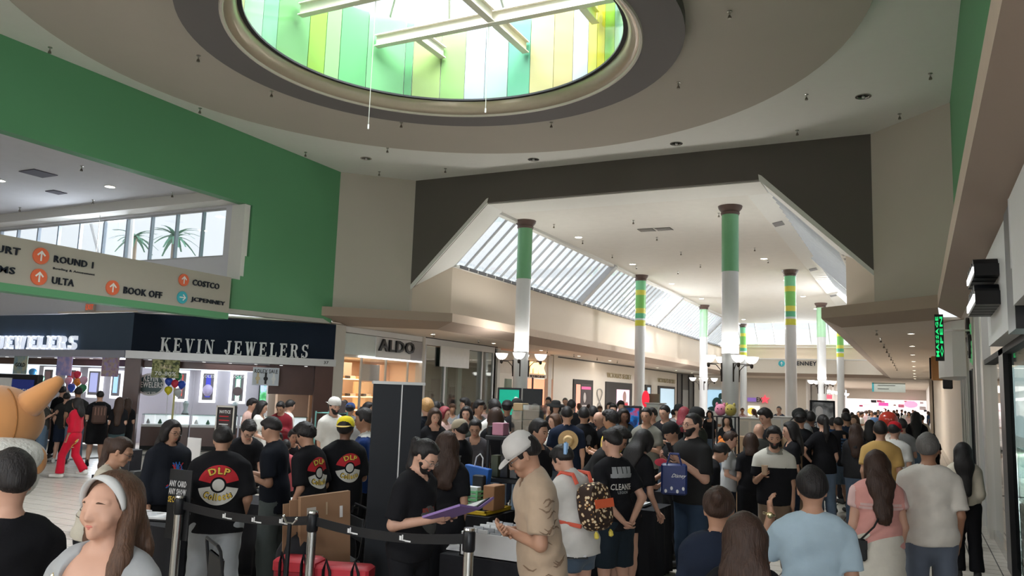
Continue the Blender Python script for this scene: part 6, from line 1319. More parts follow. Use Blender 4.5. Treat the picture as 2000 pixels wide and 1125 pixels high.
add('q5', 149, 786, 'woman in red tracksuit with gold dragon print walking on the tiles', D=16.7, h=1.62, f=-120, fem=1, top='jacket', hemz=1.0, bot='flare', st='walk', hair='long', hl=.2, arms='down', skin='m', col=dict(top=(.5, .008, .03), bot=(.5, .008, .03), shoe=WH), fit=False)
add('q6', 196, 767, 'man in black t-shirt and shorts with a striped brown backpack at the jeweller', D=19.0, h=1.75, f=-175, hair='crop', bot='shorts', arms='hold', skin='l', w=1.15, sock=1, col=dict(top=BK, bot=BK, shoe=BK), fit=False)
add('q7', 234, 783, 'woman with long dark hair and teal-grey jeans at the jeweller, left of two', D=18.6, h=1.62, f=175, fem=1, hair='long', hl=.5, hc='b', bot='pants', arms='hold', skin='l', col=dict(top=BK, bot=(.05, .08, .09)), fit=False)
add('q8', 250, 786, 'woman with long dark hair in black trousers at the jeweller, right of two', D=19.6, h=1.58, f=170, fem=1, hair='long', hl=.5, hc='b', arms='hold', skin='l', col=dict(top=BK, bot=BK), fit=False)
# ---- middle: between the banner and the column
M_ = [(833, 783, 13, -160, 'woman with curled-up blond hair and black sweater seen from behind', dict(fem=1, hair='curly', hc='y', top='hoodie', skin='l', col=dict(top=(.010, .012, .02)))),
 (851, 800, 12.5, 15, 'woman with long dark hair in black looking at her phone beside the blond woman', dict(fem=1, hair='long', arms='hold', hp=20, skin='l', hc='b')),
 (853, 786, 16, 170, 'dark-haired person behind the blond woman', dict(hair='short')),
 (871, 796, 15, 60, 'woman with reddish hair and pale pink top looking right', dict(fem=1, hair='long', hl=.2, hc='r', skin='l', col=dict(top=(.5, .33, .3)))),
 (907, 780, 17, -60, 'man with glasses and grey-blue shirt looking left near the glazed shop', dict(hair='fluffy', glasses=1, skin='l', top='shirt', col=dict(top=(.16, .2, .27)))),
 (911, 796, 14, -10, 'woman with long dark parted hair in olive top looking left', dict(fem=1, hair='long', hl=.2, skin='l', col=dict(top=(.03, .035, .028)))),
 (937, 785, 15, 40, 'person in black and white patterned shirt in front of the cream pilaster', dict(hair='fluffy', skin='m', col=dict(top=(.1, .1, .1)))),
 (965, 784, 13, -150, 'person with black hair and white shirt turned away left of the green screen', dict(hair='fluffy', top='shirt', skin='m', col=dict(top=WH))),
 (970, 800, 11.6, 165, 'woman with dark brown hair in black behind the acrylic cases, left', dict(fem=1, hair='bob', hc='b', arms='hold')),
 (991, 785, 15, 178, 'person in black cap seen from behind before the green screen', dict(hair='short', cap='rev')),
 (1010, 779, 14.5, 0, 'young man in black cap facing the camera before the green screen', dict(hair='short', cap='rev', skin='l')),
 (1030, 803, 12, 170, 'person with black hair in black right of the acrylic cases', dict(hair='fluffy')),
 (1044, 791, 14.6, -165, 'person with hair in a bun and white top right of the green screen', dict(fem=1, hair='bun', skin='l', col=dict(top=WH))),
 (1071, 776, 26, -20, 'person before the coral doorway of the pink lit shop', dict(hair='short', skin='l', col=dict(top=GY))),
 (1073, 788, 19, 20, 'person in orange top before the coral doorway', dict(fem=1, hair='fluffy', hc='m', skin='l', col=dict(top=(.5, .22, .06)))),
 (1086, 786, 18, 10, 'person in wide black bucket hat with dark curls', dict(fem=1, hair='bob', cap='straw', skin='l')),
 (1081, 810, 13.5, -60, 'woman with brown fringe and pale lace top looking left', dict(fem=1, hair='long', hl=.2, hc='m', skin='l', col=dict(top=WH))),
 (1104, 776, 27, 0, 'older bald man with glasses by the cream lingerie shop', dict(hair='crop', hc='g', glasses=1, skin='l', col=dict(top=(.35, .35, .36)))),
 (1117, 784, 20, 170, 'person with full black hair under the poster window', dict(hair='curly')),
 (1158, 796, 14, -170, 'dark-haired person left of the bald man in the middle crowd', dict(hair='short', skin='m')),
 (1166, 806, 13.4, -60, 'bald man looking down in the middle crowd', dict(hair='bald', hp=25, skin='l', top='jacket')),
 (1191, 787, 22, -30, 'woman with dark hair before the pink poster window', dict(fem=1, hair='long', hl=.2, skin='l')),
 (1198, 790, 18, 0, 'man with black glasses facing the camera before the pink poster window', dict(hair='short', glasses=1, skin='l')),
 (1213, 785, 21, 20, 'person with a white bag before the pink poster', dict(hair='fluffy', skin='l')),
 (1190, 805, 11.6, -110, 'boy with bowl-cut black hair in bright yellow shirt', dict(hair='fluffy', skin='m', arms='hold', col=dict(top=(.72, .5, .04)))),
 (1205, 807, 15, 10, 'child in red beside the boy in yellow', dict(hair='short', skin='m', col=dict(top=(.35, .02, .03)))),
 (1219, 800, 14.4, 20, 'person with long black hair in teal-grey hooded top by the blue screen', dict(fem=1, hair='long', hl=.2, skin='d', top='hoodie', col=dict(top=(.02, .03, .035)))),
 (1262, 798, 13, -20, 'man in grey t-shirt with crossed arms right of the blue screen', dict(hair='crop', arms='cross', skin='m', col=dict(top=(.16, .155, .13)))),
 (1273, 799, 15.4, -30, 'person in beige t-shirt behind the grey t-shirt man', dict(hair='short', skin='l', col=dict(top=(.45, .4, .33)))),
 (1296, 789, 14.2, -35, 'big man in black t-shirt with crossed hands right of the blue screen', dict(hair='crop', arms='hold', hp=20, w=1.18, skin='l')),
 (1306, 829, 10.2, -60, 'man in black cap looking down beside the tall man with the phone', dict(hair='short', hp=25, arms='low', cap='rev', skin='m')),
 (1326, 792, 17, 10, 'person in black hat behind the tall man with the phone', dict(hair='short', cap='rev', skin='l', col=dict(top=GY))),
 (1337, 797, 15, 170, 'woman with long pinkish red hair', dict(fem=1, hair='long', hl=.2, hc='r', skin='l')),
 (1363, 799, 12, 60, 'man in black cap and olive jacket behind the tall man with the phone', dict(hair='short', cap='fwd', top='jacket', skin='m', col=dict(top=(.03, .035, .03)))),
 (1141, 798, 13.2, -140, 'man in black t-shirt with grey skull print looking at the straw-hat man', dict(hair='short', skin='m', w=1.12, h=1.8, hy=-40)),
 (1108, 797, 12.3, 178, 'man in navy t-shirt with a straw hat hung on his back', dict(hair='fade', skin='l', w=1.15, h=1.86, arms='down', col=dict(top=(.010, .016, .035), bot=(.06, .08, .1)))),
 (1056, 823, 8.5, 55, 'man with greased black hair in black shirt looking right', dict(hair='short', skin='m', h=1.76, top='shirt')),
 (897, 822, 9.6, -115, 'man in tan cap and black jacket with white printed sleeves turned left', dict(hair='short', cap='fwd', beard=1, skin='l', h=1.7, w=1.12, top='jacket', hy=-15, fit=False, col=dict(top=BK, cap=(.33, .28, .2)))),
 (928, 822, 10.6, -5, 'woman with glasses and striped shirt looking down beside the tan cap man', dict(fem=1, hair='bun', glasses=1, hp=25, skin='m', h=1.68, top='shirt', arms='low', col=dict(top=(.06, .055, .06)))),
 (874, 846, 7.2, 178, 'person with long dark hair behind the bearded binder reader', dict(fem=1, hair='long', hl=.3, hc='b', h=1.68, fit=False)),
 (1431, 846, 11.5, 80, 'seated woman with short dark hair and pale patterned top at the toy table', dict(fem=1, hair='short', hc='b', skin='l', h=1.5, hp=20, arms='low', col=dict(top=(.4, .4, .4)))),
 (1482, 828, 12.6, -172, 'bald man seen from behind right of the toy rack', dict(hair='bald', skin='l', h=1.64, top='jacket', col=dict(top=(.05, .05, .045)))),
 (1490, 802, 13.6, -50, 'man with black hair in black t-shirt looking down above the bald man', dict(hair='fluffy', hp=28, skin='l', h=1.84, arms='hold')),
 (1541, 826, 11.4, -75, 'woman with long black fringe hair in black t-shirt right of the polo man', dict(fem=1, hair='long', hl=.25, skin='l', h=1.68, hp=12)),
 (1556, 802, 14.5, -80, 'large man in grey t-shirt and black cap looking down, khaki trousers', dict(hair='short', cap='fwd', beard=1, hp=30, w=1.28, h=1.86, skin='l', arms='down', top='boxy', col=dict(top=(.2, .2, .195), bot=KH))),
 (1521, 794, 30, -20, 'older white-haired man in navy t-shirt behind the far counter', dict(hair='crop', hc='g', skin='l', arms='bar', col=dict(top=(.03, .045, .075)))),
 (1563, 808, 14, 178, 'person in black cap right of the large grey t-shirt man', dict(hair='short', cap='rev')),
 (1583, 806, 15, 178, 'person in dark shirt before the black and white advert screen, left', dict(hair='short', skin='d')),
 (1606, 812, 13.5, -160, 'woman in black top and jeans with hand on hip before the advert screen', dict(fem=1, hair='pony', skin='l', aL='hip', h=1.7, bot='pants', col=dict(bot=JN))),
 (1627, 818, 17.2, 170, 'person in blue hooded top left of the man in printed black t-shirt', dict(hair='short', top='hoodie', col=dict(top=(.015, .035, .08)))),
 (1636, 816, 15.6, -150, 'man in black t-shirt with blue back print, black shorts and black socks', dict(hair='crop', bot='shorts', arms='hold', skin='m', h=1.78, w=1.12, sock=1)),
 (1651, 808, 17, -150, 'man in navy shirt behind the man in printed black t-shirt', dict(hair='short', skin='t', col=dict(top=NV))),
 (1652, 800, 24, -10, 'man in white t-shirt facing the camera in the passage', dict(hair='fluffy', skin='d', col=dict(top=WH))),
 (1672, 830, 13.5, 175, 'woman with long dark hair in charcoal top and black trousers, back turned', dict(fem=1, hair='long', hl=.35, h=1.62, hc='b', top='hoodie', col=dict(top=(.03, .03, .033)))),
 (1668, 812, 19, -20, 'woman in pale shirt between the dark shoppers of the passage', dict(fem=1, hair='long', hl=.2, hc='m', skin='l', col=dict(top=WH))),
 (1700, 822, 17, 170, 'woman in black left of the yellow t-shirt man', dict(fem=1, hair='long', hl=.25)),
 (1719, 826, 11.2, -176, 'man in mustard yellow t-shirt with short black hair seen from behind', dict(hair='short', h=1.84, w=1.08, skin='m', arms='relax', col=dict(top=(.48, .3, .1), bot=(.12, .12, .12)))),
 (1748, 827, 12.5, 160, 'person in red hat and white t-shirt right of the yellow t-shirt man', dict(hair='short', cap='fwd', h=1.72, arms='low', skin='l', col=dict(top=WH, bot=(.4, .42, .45), cap=(.5, .01, .02)))),
 (1760, 820, 15, -160, 'person with dark hair beside the red hat', dict(hair='short', h=1.75, skin='m', col=dict(top=GY))),
 (1789, 806, 20, 178, 'woman with long black hair and wide black clothes walking away in the passage', dict(fem=1, hair='long', hl=.5, w=1.15, top='jacket', bot='skirt', st='stand')),
 (1822, 828, 22, 178, 'small boy in black near the right passage wall', dict(h=1.32, hair='short', fit=False, skin='m')),
 (1800, 812, 27, 178, 'person with a pale backpack in the passage beside the woman in black', dict(hair='short', col=dict(top=(.5, .47, .4)))),
]
for i, (px, py, D, f, lb, kw) in enumerate(M_):
    kw = dict(kw); c = kw.pop('col', {}); c.setdefault('top', BK); c.setdefault('bot', (BK, NV, JN)[i % 3]); kw.setdefault('arms', ('relax', 'hold', 'low')[i % 3]); kw.setdefault('h', 1.72); kw.setdefault('fit', True)
    add('m%d' % i, px, py, lb, D=D, f=f, col=c, **kw)
# ---- people far down the passage and corridor: a few pixels wide, sharing a handful of figures
far = [(1664, 801, 34), (1677, 797, 40), (1684, 802, 38), (1692, 799, 45), (1697, 803, 52), (1702, 802, 44), (1709, 801, 40), (1715, 803, 56), (1722, 800, 42), (1735, 804, 62), (1745, 803, 58), (1752, 805, 66), (1768, 803, 55), (1775, 806, 48), (1762, 807, 70), (1730, 806, 75), (1812, 808, 60), (1783, 805, 72),
       (1575, 796, 40), (1588, 797, 36), (1545, 798, 38), (1600, 800, 44), (1471, 800, 34), (1450, 802, 36), (1290, 794, 26), (1238, 792, 30), (1250, 793, 28), (1150, 786, 30), (1130, 786, 32), (1172, 790, 26), (1316, 796, 24), (1386, 800, 25), (1406, 802, 30), (945, 790, 22), (922, 789, 24), (884, 790, 20), (862, 790, 22), (1420, 808, 18)]
tops = [(.35, .05, .1), BK, WH, (.5, .35, .35), BK, GY, (.05, .1, .2), BK, (.6, .55, .5), NV]
ORD = ['first', 'second', 'third', 'fourth', 'fifth', 'sixth', 'seventh', 'eighth', 'ninth', 'tenth', 'eleventh', 'twelfth', 'thirteenth', 'fourteenth', 'fifteenth', 'sixteenth', 'seventeenth', 'eighteenth', 'nineteenth', 'twentieth', 'twenty-first', 'twenty-second', 'twenty-third', 'twenty-fourth', 'twenty-fifth']
tn = ['crimson', 'black', 'white', 'pale pink', 'black', 'grey', 'blue', 'black', 'cream', 'navy']
zone = lambda x: 'in the far bright passage' if x > 1640 else 'by the far counters' if x > 1360 else 'before the cream lingerie shop' if x > 1100 else 'before the glazed shop'
def DL(i, x):
    z = zone(x); k = sorted(p[0] for p in far if zone(p[0]) == z).index(x); return f'tiny distant shopper in {tn[i % 10]}, {ORD[k]} from left {z}'
for i, (x, y, D) in enumerate(far):
    fem = i % 2; k = i % 3
    person(x, y, DL(i, x), D=D, f=(175, -10, 90, 180, -90, 10)[i % 6], fem=fem, hair=('short', 'long', 'fluffy')[k], hl=.3, arms=('relax', 'down', 'hold')[k], top='tee', res=.045, face=0, h=1.7, fit=False,
           group='distant shoppers', skin='lmt'[i % 3], hc='kbm'[(i//2) % 3], col=dict(top=tops[i % 10], bot=(BK, JN, NV)[i % 3]))
# ---- prints and worn details
WHm = mat('collar_white', (.6, .6, .58), .8)
m_red = mat('print_red', (.5, .02, .03), .8, var=.05); m_pw = mat('print_white', (.62, .6, .56), .8, var=.05); m_pk = mat('print_black', (.008, .008, .008), .8, var=0); m_py = mat('print_yellow', (.72, .5, .08), .8, var=.05); m_gr = mat('print_grey', (.28, .29, .3), .8, var=.05); m_bl = mat('print_blue', (.03, .16, .5), .8)
def ball_print(k, r=.15, cx=0, z=1.24):
    o, made, G = P[k]; sp = [x for x in PEOPLE if x[0] is o][0][1]; hh = sp['h']; part = 't_shirt'; U, Vv, Nn = (-1, 0, 0), (0, 0, 1), (0, 1, 0); C = (cx, .12, z)
    decal(o, made, part, hh, G, disc_mesh(r*.40, r, 12, 168), C, U, Vv, Nn, m_red, 'red_half'); decal(o, made, part, hh, G, disc_mesh(r*.40, r, 192, 348), C, U, Vv, Nn, m_pw, 'white_half')
    decal(o, made, part, hh, G, disc_mesh(0, r*.30, 0, 360), C, U, Vv, Nn, m_pw, 'white_centre')
    decal(o, made, part, hh, G, flat_text('DLP', r*1.12, r*.40, 0, r*.72, r*1.2, 0, .09), C, U, Vv, Nn, m_pk, 'letter_outline', .006); decal(o, made, part, hh, G, flat_text('Collects', r*1.42, r*.38, 0, -r*.60, -r*1.5, 0, .09), C, U, Vv, Nn, m_pk, 'letter_outline', .006)
    decal(o, made, part, hh, G, flat_text('DLP', r*1.05, r*.34, 0, r*.72, r*1.2, 0, .04), C, U, Vv, Nn, m_py, 'yellow_letters', .008)
    decal(o, made, part, hh, G, flat_text('Collects', r*1.35, r*.34, 0, -r*.60, -r*1.5, 0, .04), C, U, Vv, Nn, m_py, 'yellow_letters', .008)
for k in ('ball_back', 'ball_side', 'yellow_cap'): ball_print(k, dict(ball_back=.17, ball_side=.155, yellow_cap=.15)[k])
def deco(k, part, items, back=True, z=1.28, cx=0):
    o, made, G = P[k]; sp = [x for x in PEOPLE if x[0] is o][0][1]; part = part if part in made else [q for q in ('t_shirt', 'hoodie', 'jacket', 'shirt', 'blouse') if q in made][0]
    U, Nn = ((-1, 0, 0), (0, 1, 0)) if back else ((1, 0, 0), (0, -1, 0))
    for nm, me, m in items: decal(o, made, part, sp['h'], G, me, (cx, .12 if back else -.12, z), U, (0, 0, 1), Nn, m, nm)
deco('cleanse', 't_shirt', [('print_bar', rect_mesh(.05, .1, 4, 0, -.09+.06*i, .07-.0*i), m_gr) for i in range(4)]+[('print_bar', rect_mesh(.26, .035, 6, 0, 0, .04), m_gr), ('print_words', flat_text('CLEANSE', .24, .055, 0, -.06), m_pw), ('print_words', flat_text('LEGION', .12, .025, 0, -.11), m_gr)], True, 1.30)
rr = random.Random(2); sq = []
for i in range(9):
    me = MB().tube([(-.1+.2*rr.random(), -.13+.26*rr.random(), 0) for _ in range(4)], .006, 4).mesh(); sq.append(('print_squiggle', me, m_bl if i % 3 else m_red))
deco('smiling', 'hoodie', sq+[('print_squiggle', disc_mesh(.0, .025, 0, 360, 12, 2), m_pw)], False, 1.18)
patch('polo', 'shirt', lambda x, y, z: z > 1.285, mat('polo_white', (.55, .53, .47), .85), 'white_yoke'); patch('polo', 'shirt', lambda x, y, z: (z > 1.44) & (abs(x) < .1), mat('polo_collar', (.2, .19, .16), .85), 'grey_collar', .006)
patch('m36' if False else 'm37', 'jacket', lambda x, y, z: (abs(x) > .17) & (z < 1.36), mat('sleeve_print', (.16, .16, .16), .85, var=.9, scale=40), 'printed_sleeves')
patch('blue_jersey', 't_shirt', lambda x, y, z: (z > 1.455), WHm, 'white_collar', .004)
[patch('pink_blouse', 'blouse', (lambda x, y, z, q=q: (x*q > .2) & (z > 1.2)), mat('lace_pink', (.62, .42, .4), .9), 'lace_sleeve', .004) for q in (-1, 1)]
deco('ponytail', 't_shirt', [('print_title', rect_mesh(.16, .03, 6, 0, 0, .07), mat('print_rust', (.2, .03, .02), .8)), ('print_figure', disc_mesh(.03, .1, 0, 360, 14, 3), mat('print_smoke', (.07, .075, .075), .8))], False, 1.16)
deco('m34', 't_shirt', [('skull_print', disc_mesh(.0, .06, 0, 360, 14, 3), mat('print_dim', (.09, .09, .1), .8)), ('jaw_print', rect_mesh(.07, .05, 4, 0, 0, -.075), mat('print_dim', (.09, .09, .1), .8))], True, 1.30)
deco('m50', 't_shirt', [('print_block', rect_mesh(.13, .035, 5, 0, .03, .1-.055*i), mat('print_steelblue', (.04, .09, .18), .8)) for i in range(5)]+[('print_patch', rect_mesh(.06, .07, 4, 0, .04, .15), mat('print_peach', (.45, .25, .15), .8))], True, 1.26)
deco('m57', 't_shirt', [('print_mark', rect_mesh(.05, .02, 3, 0, 0, .02), m_pk)], True)
for i in range(7): deco('stripes', 't_shirt', [('stripe', rect_mesh(.34, .008, 12, 0, 0, .12-.05*i), mat('stripe_brown', (.1, .09, .075), .8))], True, 1.24)
rr = random.Random(8)
for i in range(16):    # wavy camouflage strokes on the tan shirt, seen from its left side
    o, made, G = P['camo']; y0 = -.1+.2*rr.random(); z0 = .9+.5*rr.random(); me = MB().tube([(y0+.02*k-.03, .015*math.sin(k*1.3+i), 0) for k in range(5)], [.002, .006, .008, .005, .002], 4).mesh()
    decal(o, made, 't_shirt', 1.78, G, me, (0, 0, z0-.0), (0, -1, 0), (0, 0, 1), (1, 0, 0), mat('camo_brown', (.2, .13, .085), .8), 'camo_stroke', .002)
for z, w_ in ((1.30, .34), (1.27, .36)): deco('pink_blouse', 'blouse', [('lace_band', rect_mesh(w_, .022, 14, 0, 0, 0), mat('lace_pink', (.62, .42, .4), .9))], True, z)
for i in range(9):
    o, made, G = P['q5']; a = rr.random()*6; me = MB().tube([(.05*math.cos(a+t)*(.4+.1*t), .03*math.sin(a+t*1.5), 0) for t in (0, .7, 1.4, 2.1)], .008, 4).mesh()
    decal(o, made, 'trousers', 1.62, dict(G, RT=np.eye(3), T=lambda p: np.asarray(p, float)), me, (.06-.02*rr.random(), .1, .86-.25*rr.random()), (-1, 0, 0), (0, 0, 1), (0, 1, 0), m_py if i % 3 else m_pw, 'dragon_print', .004)
# headband and bag chain of the near woman
o, made, G = P['headband']; s = 1.7/1.75; b = MB(); R = []
for t in [PI*i/18 for i in range(19)]:
    x, zz = math.cos(t)*.098, math.sin(t)*.118; c0 = np.array([x*.98, -.028-.012*math.sin(t), 1.645+zz*1.0]); wd = .012+.028*math.sin(t)
    ring = [G['Hd'](c0+np.array([0, -wd, -.006*math.sin(t)]))*s, G['Hd'](c0*np.array([1.03, 1, 1])+np.array([0, 0, .006]))*s, G['Hd'](c0+np.array([0, wd, .0]))*s, G['Hd'](c0*np.array([.95, 1, 1])+np.array([0, 0, -.01]))*s]; R.append([tuple(p) for p in ring])
b.loft(R); me = b.mesh(); me.polygons.foreach_set('use_smooth', [True]*len(me.polygons)); c_ = link('headband', me, mat('headband_white', (.55, .55, .54), .8, var=.05), None); c_.parent = o
b = MB(); pts = [G['T'](p)*s for p in ((.19, -.03, 1.44), (.13, -.125, 1.36), (.16, -.17, 1.2), (.2, -.15, 1.0))]
p0 = [G['T'](p)*s for p in ((-.15, .0, 1.455), (-.14, -.09, 1.4), (-.15, -.15, 1.28), (-.18, -.17, 1.1), (-.2, -.14, .95))]
for i in range(len(p0)-1):
    for k in range(8):
        a = Vector(p0[i]).lerp(Vector(p0[i+1]), k/8); c = Vector(p0[i]).lerp(Vector(p0[i+1]), (k+.8)/8); b.cyl(a, c, .0065, 5)
c_ = b.build('bag_chain', mat('gold_chain', (.75, .6, .3), .3, .7, var=0), None); c_.parent = o; c_['kind'] = 'stuff'
bpy.context.view_layer.update()
# crossbody strap, watch
def strap(k, pts, r, m, name='bag_strap'):
    o, made, G = P[k]; sp = [x for x in PEOPLE if x[0] is o][0][1]; s = sp['h']/1.75; c_ = MB().tube([tuple(G['T'](p)*s) for p in pts], r, 6).build(name, m, None, 40); c_.parent = o; return c_
strap('pink_blouse', [(-.1, .05, 1.47), (-.04, .145, 1.35), (.1, .19, 1.12), (.24, .12, .95)], .008, m_pk)
strap('cream_top', [(-.14, .03, 1.46), (-.08, .13, 1.35), (.05, .16, 1.15), (.19, .1, .98)], .008, m_pk)
strap('navy_jacket', [(-.14, -.03, 1.46), (-.15, .1, 1.42), (-.15, .15, 1.25), (-.17, .12, 1.0)], .02, m_pk)
o, made, G = P['blue_tee']; E_, W_ = G['J']['L'][1], G['J']['L'][2]; q = (W_-(W_-E_)*.12)*(1.72/1.75); d = Vector(unit(W_-E_)); a = d.orthogonal().normalized(); b_ = d.cross(a)
c_ = MB().tube([tuple(Vector(q)+.034*(a*math.cos(t)+b_*math.sin(t))) for t in [i*PI/8 for i in range(17)]], .007, 5).ball(tuple(Vector(q)+Vector((-.0, .036, 0))), (.02, .008, .02), 12, 6).build('wristwatch', mat('watch_gold', (.6, .5, .28), .25, .9, var=0), None, 40); c_.parent = o
# a parting line of the ends: the red stripe, grey beard etc. stay plain
# ================================================================ STALLS, GEAR AND SMALL THINGS
m_cloth = mat('black_cloth', (.010, .010, .013), .9, var=.1, scale=9); m_card = mat('cardboard', (.26, .15, .085), .85, var=.06, scale=5); m_paper = mat('paper_white', (.68, .68, .68), .7)
m_plw = mat('card_box_white', (.62, .62, .62), .6); m_yel = mat('tray_yellow', (.75, .5, .03), .5); m_crate = mat('crate_green', (.16, .5, .24), .5); m_acr = glassmat('acrylic', (.9, .93, .93), .18)
m_redb = mat('bag_red', (.3, .012, .025), .5); m_pk2 = mat('plush_pink', (.62, .42, .48), .95, sheen=.3)
def table(x0, x1, y0, y1, z, lb, grp='black draped stall tables', m=None):
    o = thing('draped_table', lb, 'table', ((x0+x1)/2, (y0+y1)/2, 0), group=grp); MB().box(x0, x1, y0, y1, z-.03, z).build('tabletop', m_cloth, o)
    per = []; n = 14
    for a, b in (((x0, y0), (x1, y0)), ((x1, y0), (x1, y1)), ((x1, y1), (x0, y1)), ((x0, y1), (x0, y0))):
        for i in range(n): per.append((a[0]+(b[0]-a[0])*i/n, a[1]+(b[1]-a[1])*i/n))
    cx, cy = (x0+x1)/2, (y0+y1)/2; R = []
    for k, zz in enumerate((z+.006, z-.02, z*.5, .02)):
        R.append([(x+(x-cx)*.012+(.014*k)*math.sin(i*2.4)*(1 if abs(x-x0) < .01 or abs(x-x1) < .01 else .2), y+(y-cy)*.012+(.014*k)*math.sin(i*2.1)*(1 if abs(y-y0) < .01 or abs(y-y1) < .01 else .2), zz) for i, (x, y) in enumerate(per)])
    b = MB(); b.loft(R, cap=False); b.add([R[0][i] for i in range(len(per))], [tuple(range(len(per)))]); b.build('tablecloth', m or m_cloth, o, 50)
    for sx in (x0+.08, x1-.08):
        for sy in (y0+.08, y1-.08): MB().cyl((sx, sy, 0), (sx, sy, z-.03), .015, 6).build('leg', m_steel, o)
    return o
def item(name, mb, m, lb, cat, grp=None, smooth=False): o = mb.build(name, m, None, smooth); tag(o, lb, cat, grp); return o
# ---- tables
table(-3.45, -2.6, 5.72, 6.4, .76, 'black draped table under the white card box'); table(-5.2, -3.9, 7.35, 8.0, .80, 'black draped table carrying yellow trays and the green crate')
table(-6.95, -5.95, 5.3, 5.9, .74, 'black draped table before the man with the big ball print'); table(-10.0, -8.6, 7.4, 8.1, .76, 'black draped table behind the smiling person with glasses')
table(-3.5, -2.7, 9.1, 9.8, .78, 'black draped table under the blue shopping bag'); table(-3.5, -2.95, 7.75, 8.3, .78, 'black draped table beside the patterned backpack')
table(-6.5, -5.4, 15.2, 15.8, .8, 'black draped table in the middle of the crowd'); table(-3.2, -2.45, 10.8, 11.4, .8, 'table with cards and toys behind the stooping person'); table(-7.0, -5.9, 6.75, 7.3, .76, 'black draped table behind the man in plain black t-shirt')
# ---- belt barrier
def D_(px, py, D): return atd(px, py, D)
posts = []
for px, py, D, lb in ((352, 968, 6.6, 'leftmost chrome barrier post, beside the smiling person'), (612, 998, 6.0, 'middle chrome barrier post in front of the cardboard sheet'), (917, 1031, 5.25, 'rightmost chrome barrier post in front of the white card box')):
    p = D_(px, py, D); o = thing('barrier_post', lb, 'barrier post', (p.x, p.y, 0), group='chrome belt barrier posts'); x, y, h = p.x, p.y, p.z
    MB().lathe([(.034, .02), (.034, h-.16), (.034, h-.05)], (x, y, 0), 20).build('tube', m_steel, o, 40)
    MB().lathe([(.036, h-.15), (.042, h-.14), (.042, h-.03), (.036, h-.02)], (x, y, 0), 20).build('black_head', m_black, o, 40); MB().lathe([(.036, h-.02), (.04, h-.012), (.036, h), (.001, h)], (x, y, 0), 20).build('cap', m_steel, o, 40)
    MB().lathe([(.17, 0), (.17, .02), (.05, .05), (.034, .06)], (x, y, 0), 24).build('base', m_black, o, 40); posts.append(p)
def belt(a, b, lb, logos):
    d = (b-a); L = d.length; d.normalize(); n = Vector((-d.y, d.x, 0)).normalized(); R = []
    for i in range(13):
        t = i/12; c = a.lerp(b, t); s = -.05*4*t*(1-t); R.append([tuple(c+Vector((0, 0, -.035+s))+n*.002), tuple(c+Vector((0, 0, -.1+s))+n*.002), tuple(c+Vector((0, 0, -.1+s))-n*.002), tuple(c+Vector((0, 0, -.035+s))-n*.002)])
    o = item('barrier_belt', MB().loft(R), m_black, lb, 'barrier belt', 'black barrier belts')
    for t in logos:
        c = a.lerp(b, t)+Vector((0, 0, -.07-.2*t*(1-t))); f = n if n.dot(Vector((0, 0, 0))-c) > 0 else -n; r = Vector((-f.y, f.x, 0))
        k = MB(); 
        for u, v, w, h in ((-.03, .0, .018, .03), (-.012, .004, .01, .04), (.0, -.012, .03, .008), (.035, -.014, .05, .01)): k.prism([c+f*.004+r*(u-w/2)+Vector((0, 0, v-h/2)), c+f*.004+r*(u+w/2)+Vector((0, 0, v-h/2)), c+f*.004+r*(u+w/2)+Vector((0, 0, v+h/2)), c+f*.004+r*(u-w/2)+Vector((0, 0, v+h/2))], f*.002)
        k.build('white_mark', m_paper, o, kind='stuff')
belt(posts[0], posts[1], 'black belt between the left and the middle barrier post', (.38, .6, .8)); belt(posts[1], posts[2], 'black belt between the middle and the right barrier post', (.28, .62))
# ---- tall black banner pair behind the barrier
a, c = D_(735, 745, 7.0), D_(826, 748, 7.15); d = Vector((c.x-a.x, c.y-a.y, 0)); L = d.length; d.normalize(); n = Vector((d.y, -d.x, 0)); o = thing('roll_up_banner', 'tall black double banner stand seen from behind with a pale seam', 'banner', (a.x, a.y, 0))
M = Matrix(((d.x, -n.x, 0, a.x), (d.y, -n.y, 0, a.y), (0, 0, 1, 0), (0, 0, 0, 1))); mb = mat('banner_back', (.012, .014, .018), .5, var=.1, scale=2)
MB().box(-.02, L*.54, 0, .02, .08, 2.11, M).build('black_sheet', mb, o); MB().box(L*.57, L, 0, .02, .08, 2.11, M).build('black_sheet', mb, o); MB().box(L*.545, L*.565, -.01, .02, .1, 2.12, M).build('pale_seam', m_paper, o)
MB().box(-.03, L+.02, -.015, .035, 2.1, 2.125, M).build('top_rail', m_alu, o); MB().bbox(-.04, L+.03, -.1, .12, 0, .09, .01, M).build('base', m_black, o)
# ---- leaning cardboard sheets and red bags
a, c = D_(603, 975, 6.35), D_(697, 962, 6.6)
def sheet(dx, lb, th=.05):
    p, q = Vector((a.x+dx, a.y-.02, 0)), Vector((c.x+dx, c.y+.0, 0)); d = (q-p).normalized(); n = Vector((-d.y, d.x, 0)); z1 = a.z; z2 = c.z
    b = MB(); P0 = [p+Vector((0, 0, .3)), q+Vector((0, 0, .3)), q+n*.12+Vector((0, 0, z2)), p+n*.12+Vector((0, 0, z1))]; b.prism(P0[::-1], n*th); return b, P0, n
b, P0, n_ = sheet(0, ''); cb = thing('cardboard_sheet', 'large flat cardboard box leaning behind the middle barrier post', 'cardboard box', tuple(P0[0])); b.build('panel', m_card, cb)
def onsheet(u0, u1, v0, v1, m, nm):
    f = lambda u, v: P0[0].lerp(P0[1], u).lerp(P0[3].lerp(P0[2], u), v)-n_*.004; MB().prism([f(u0, v0), f(u1, v0), f(u1, v1), f(u0, v1)], n_*.003).build(nm, m, cb)
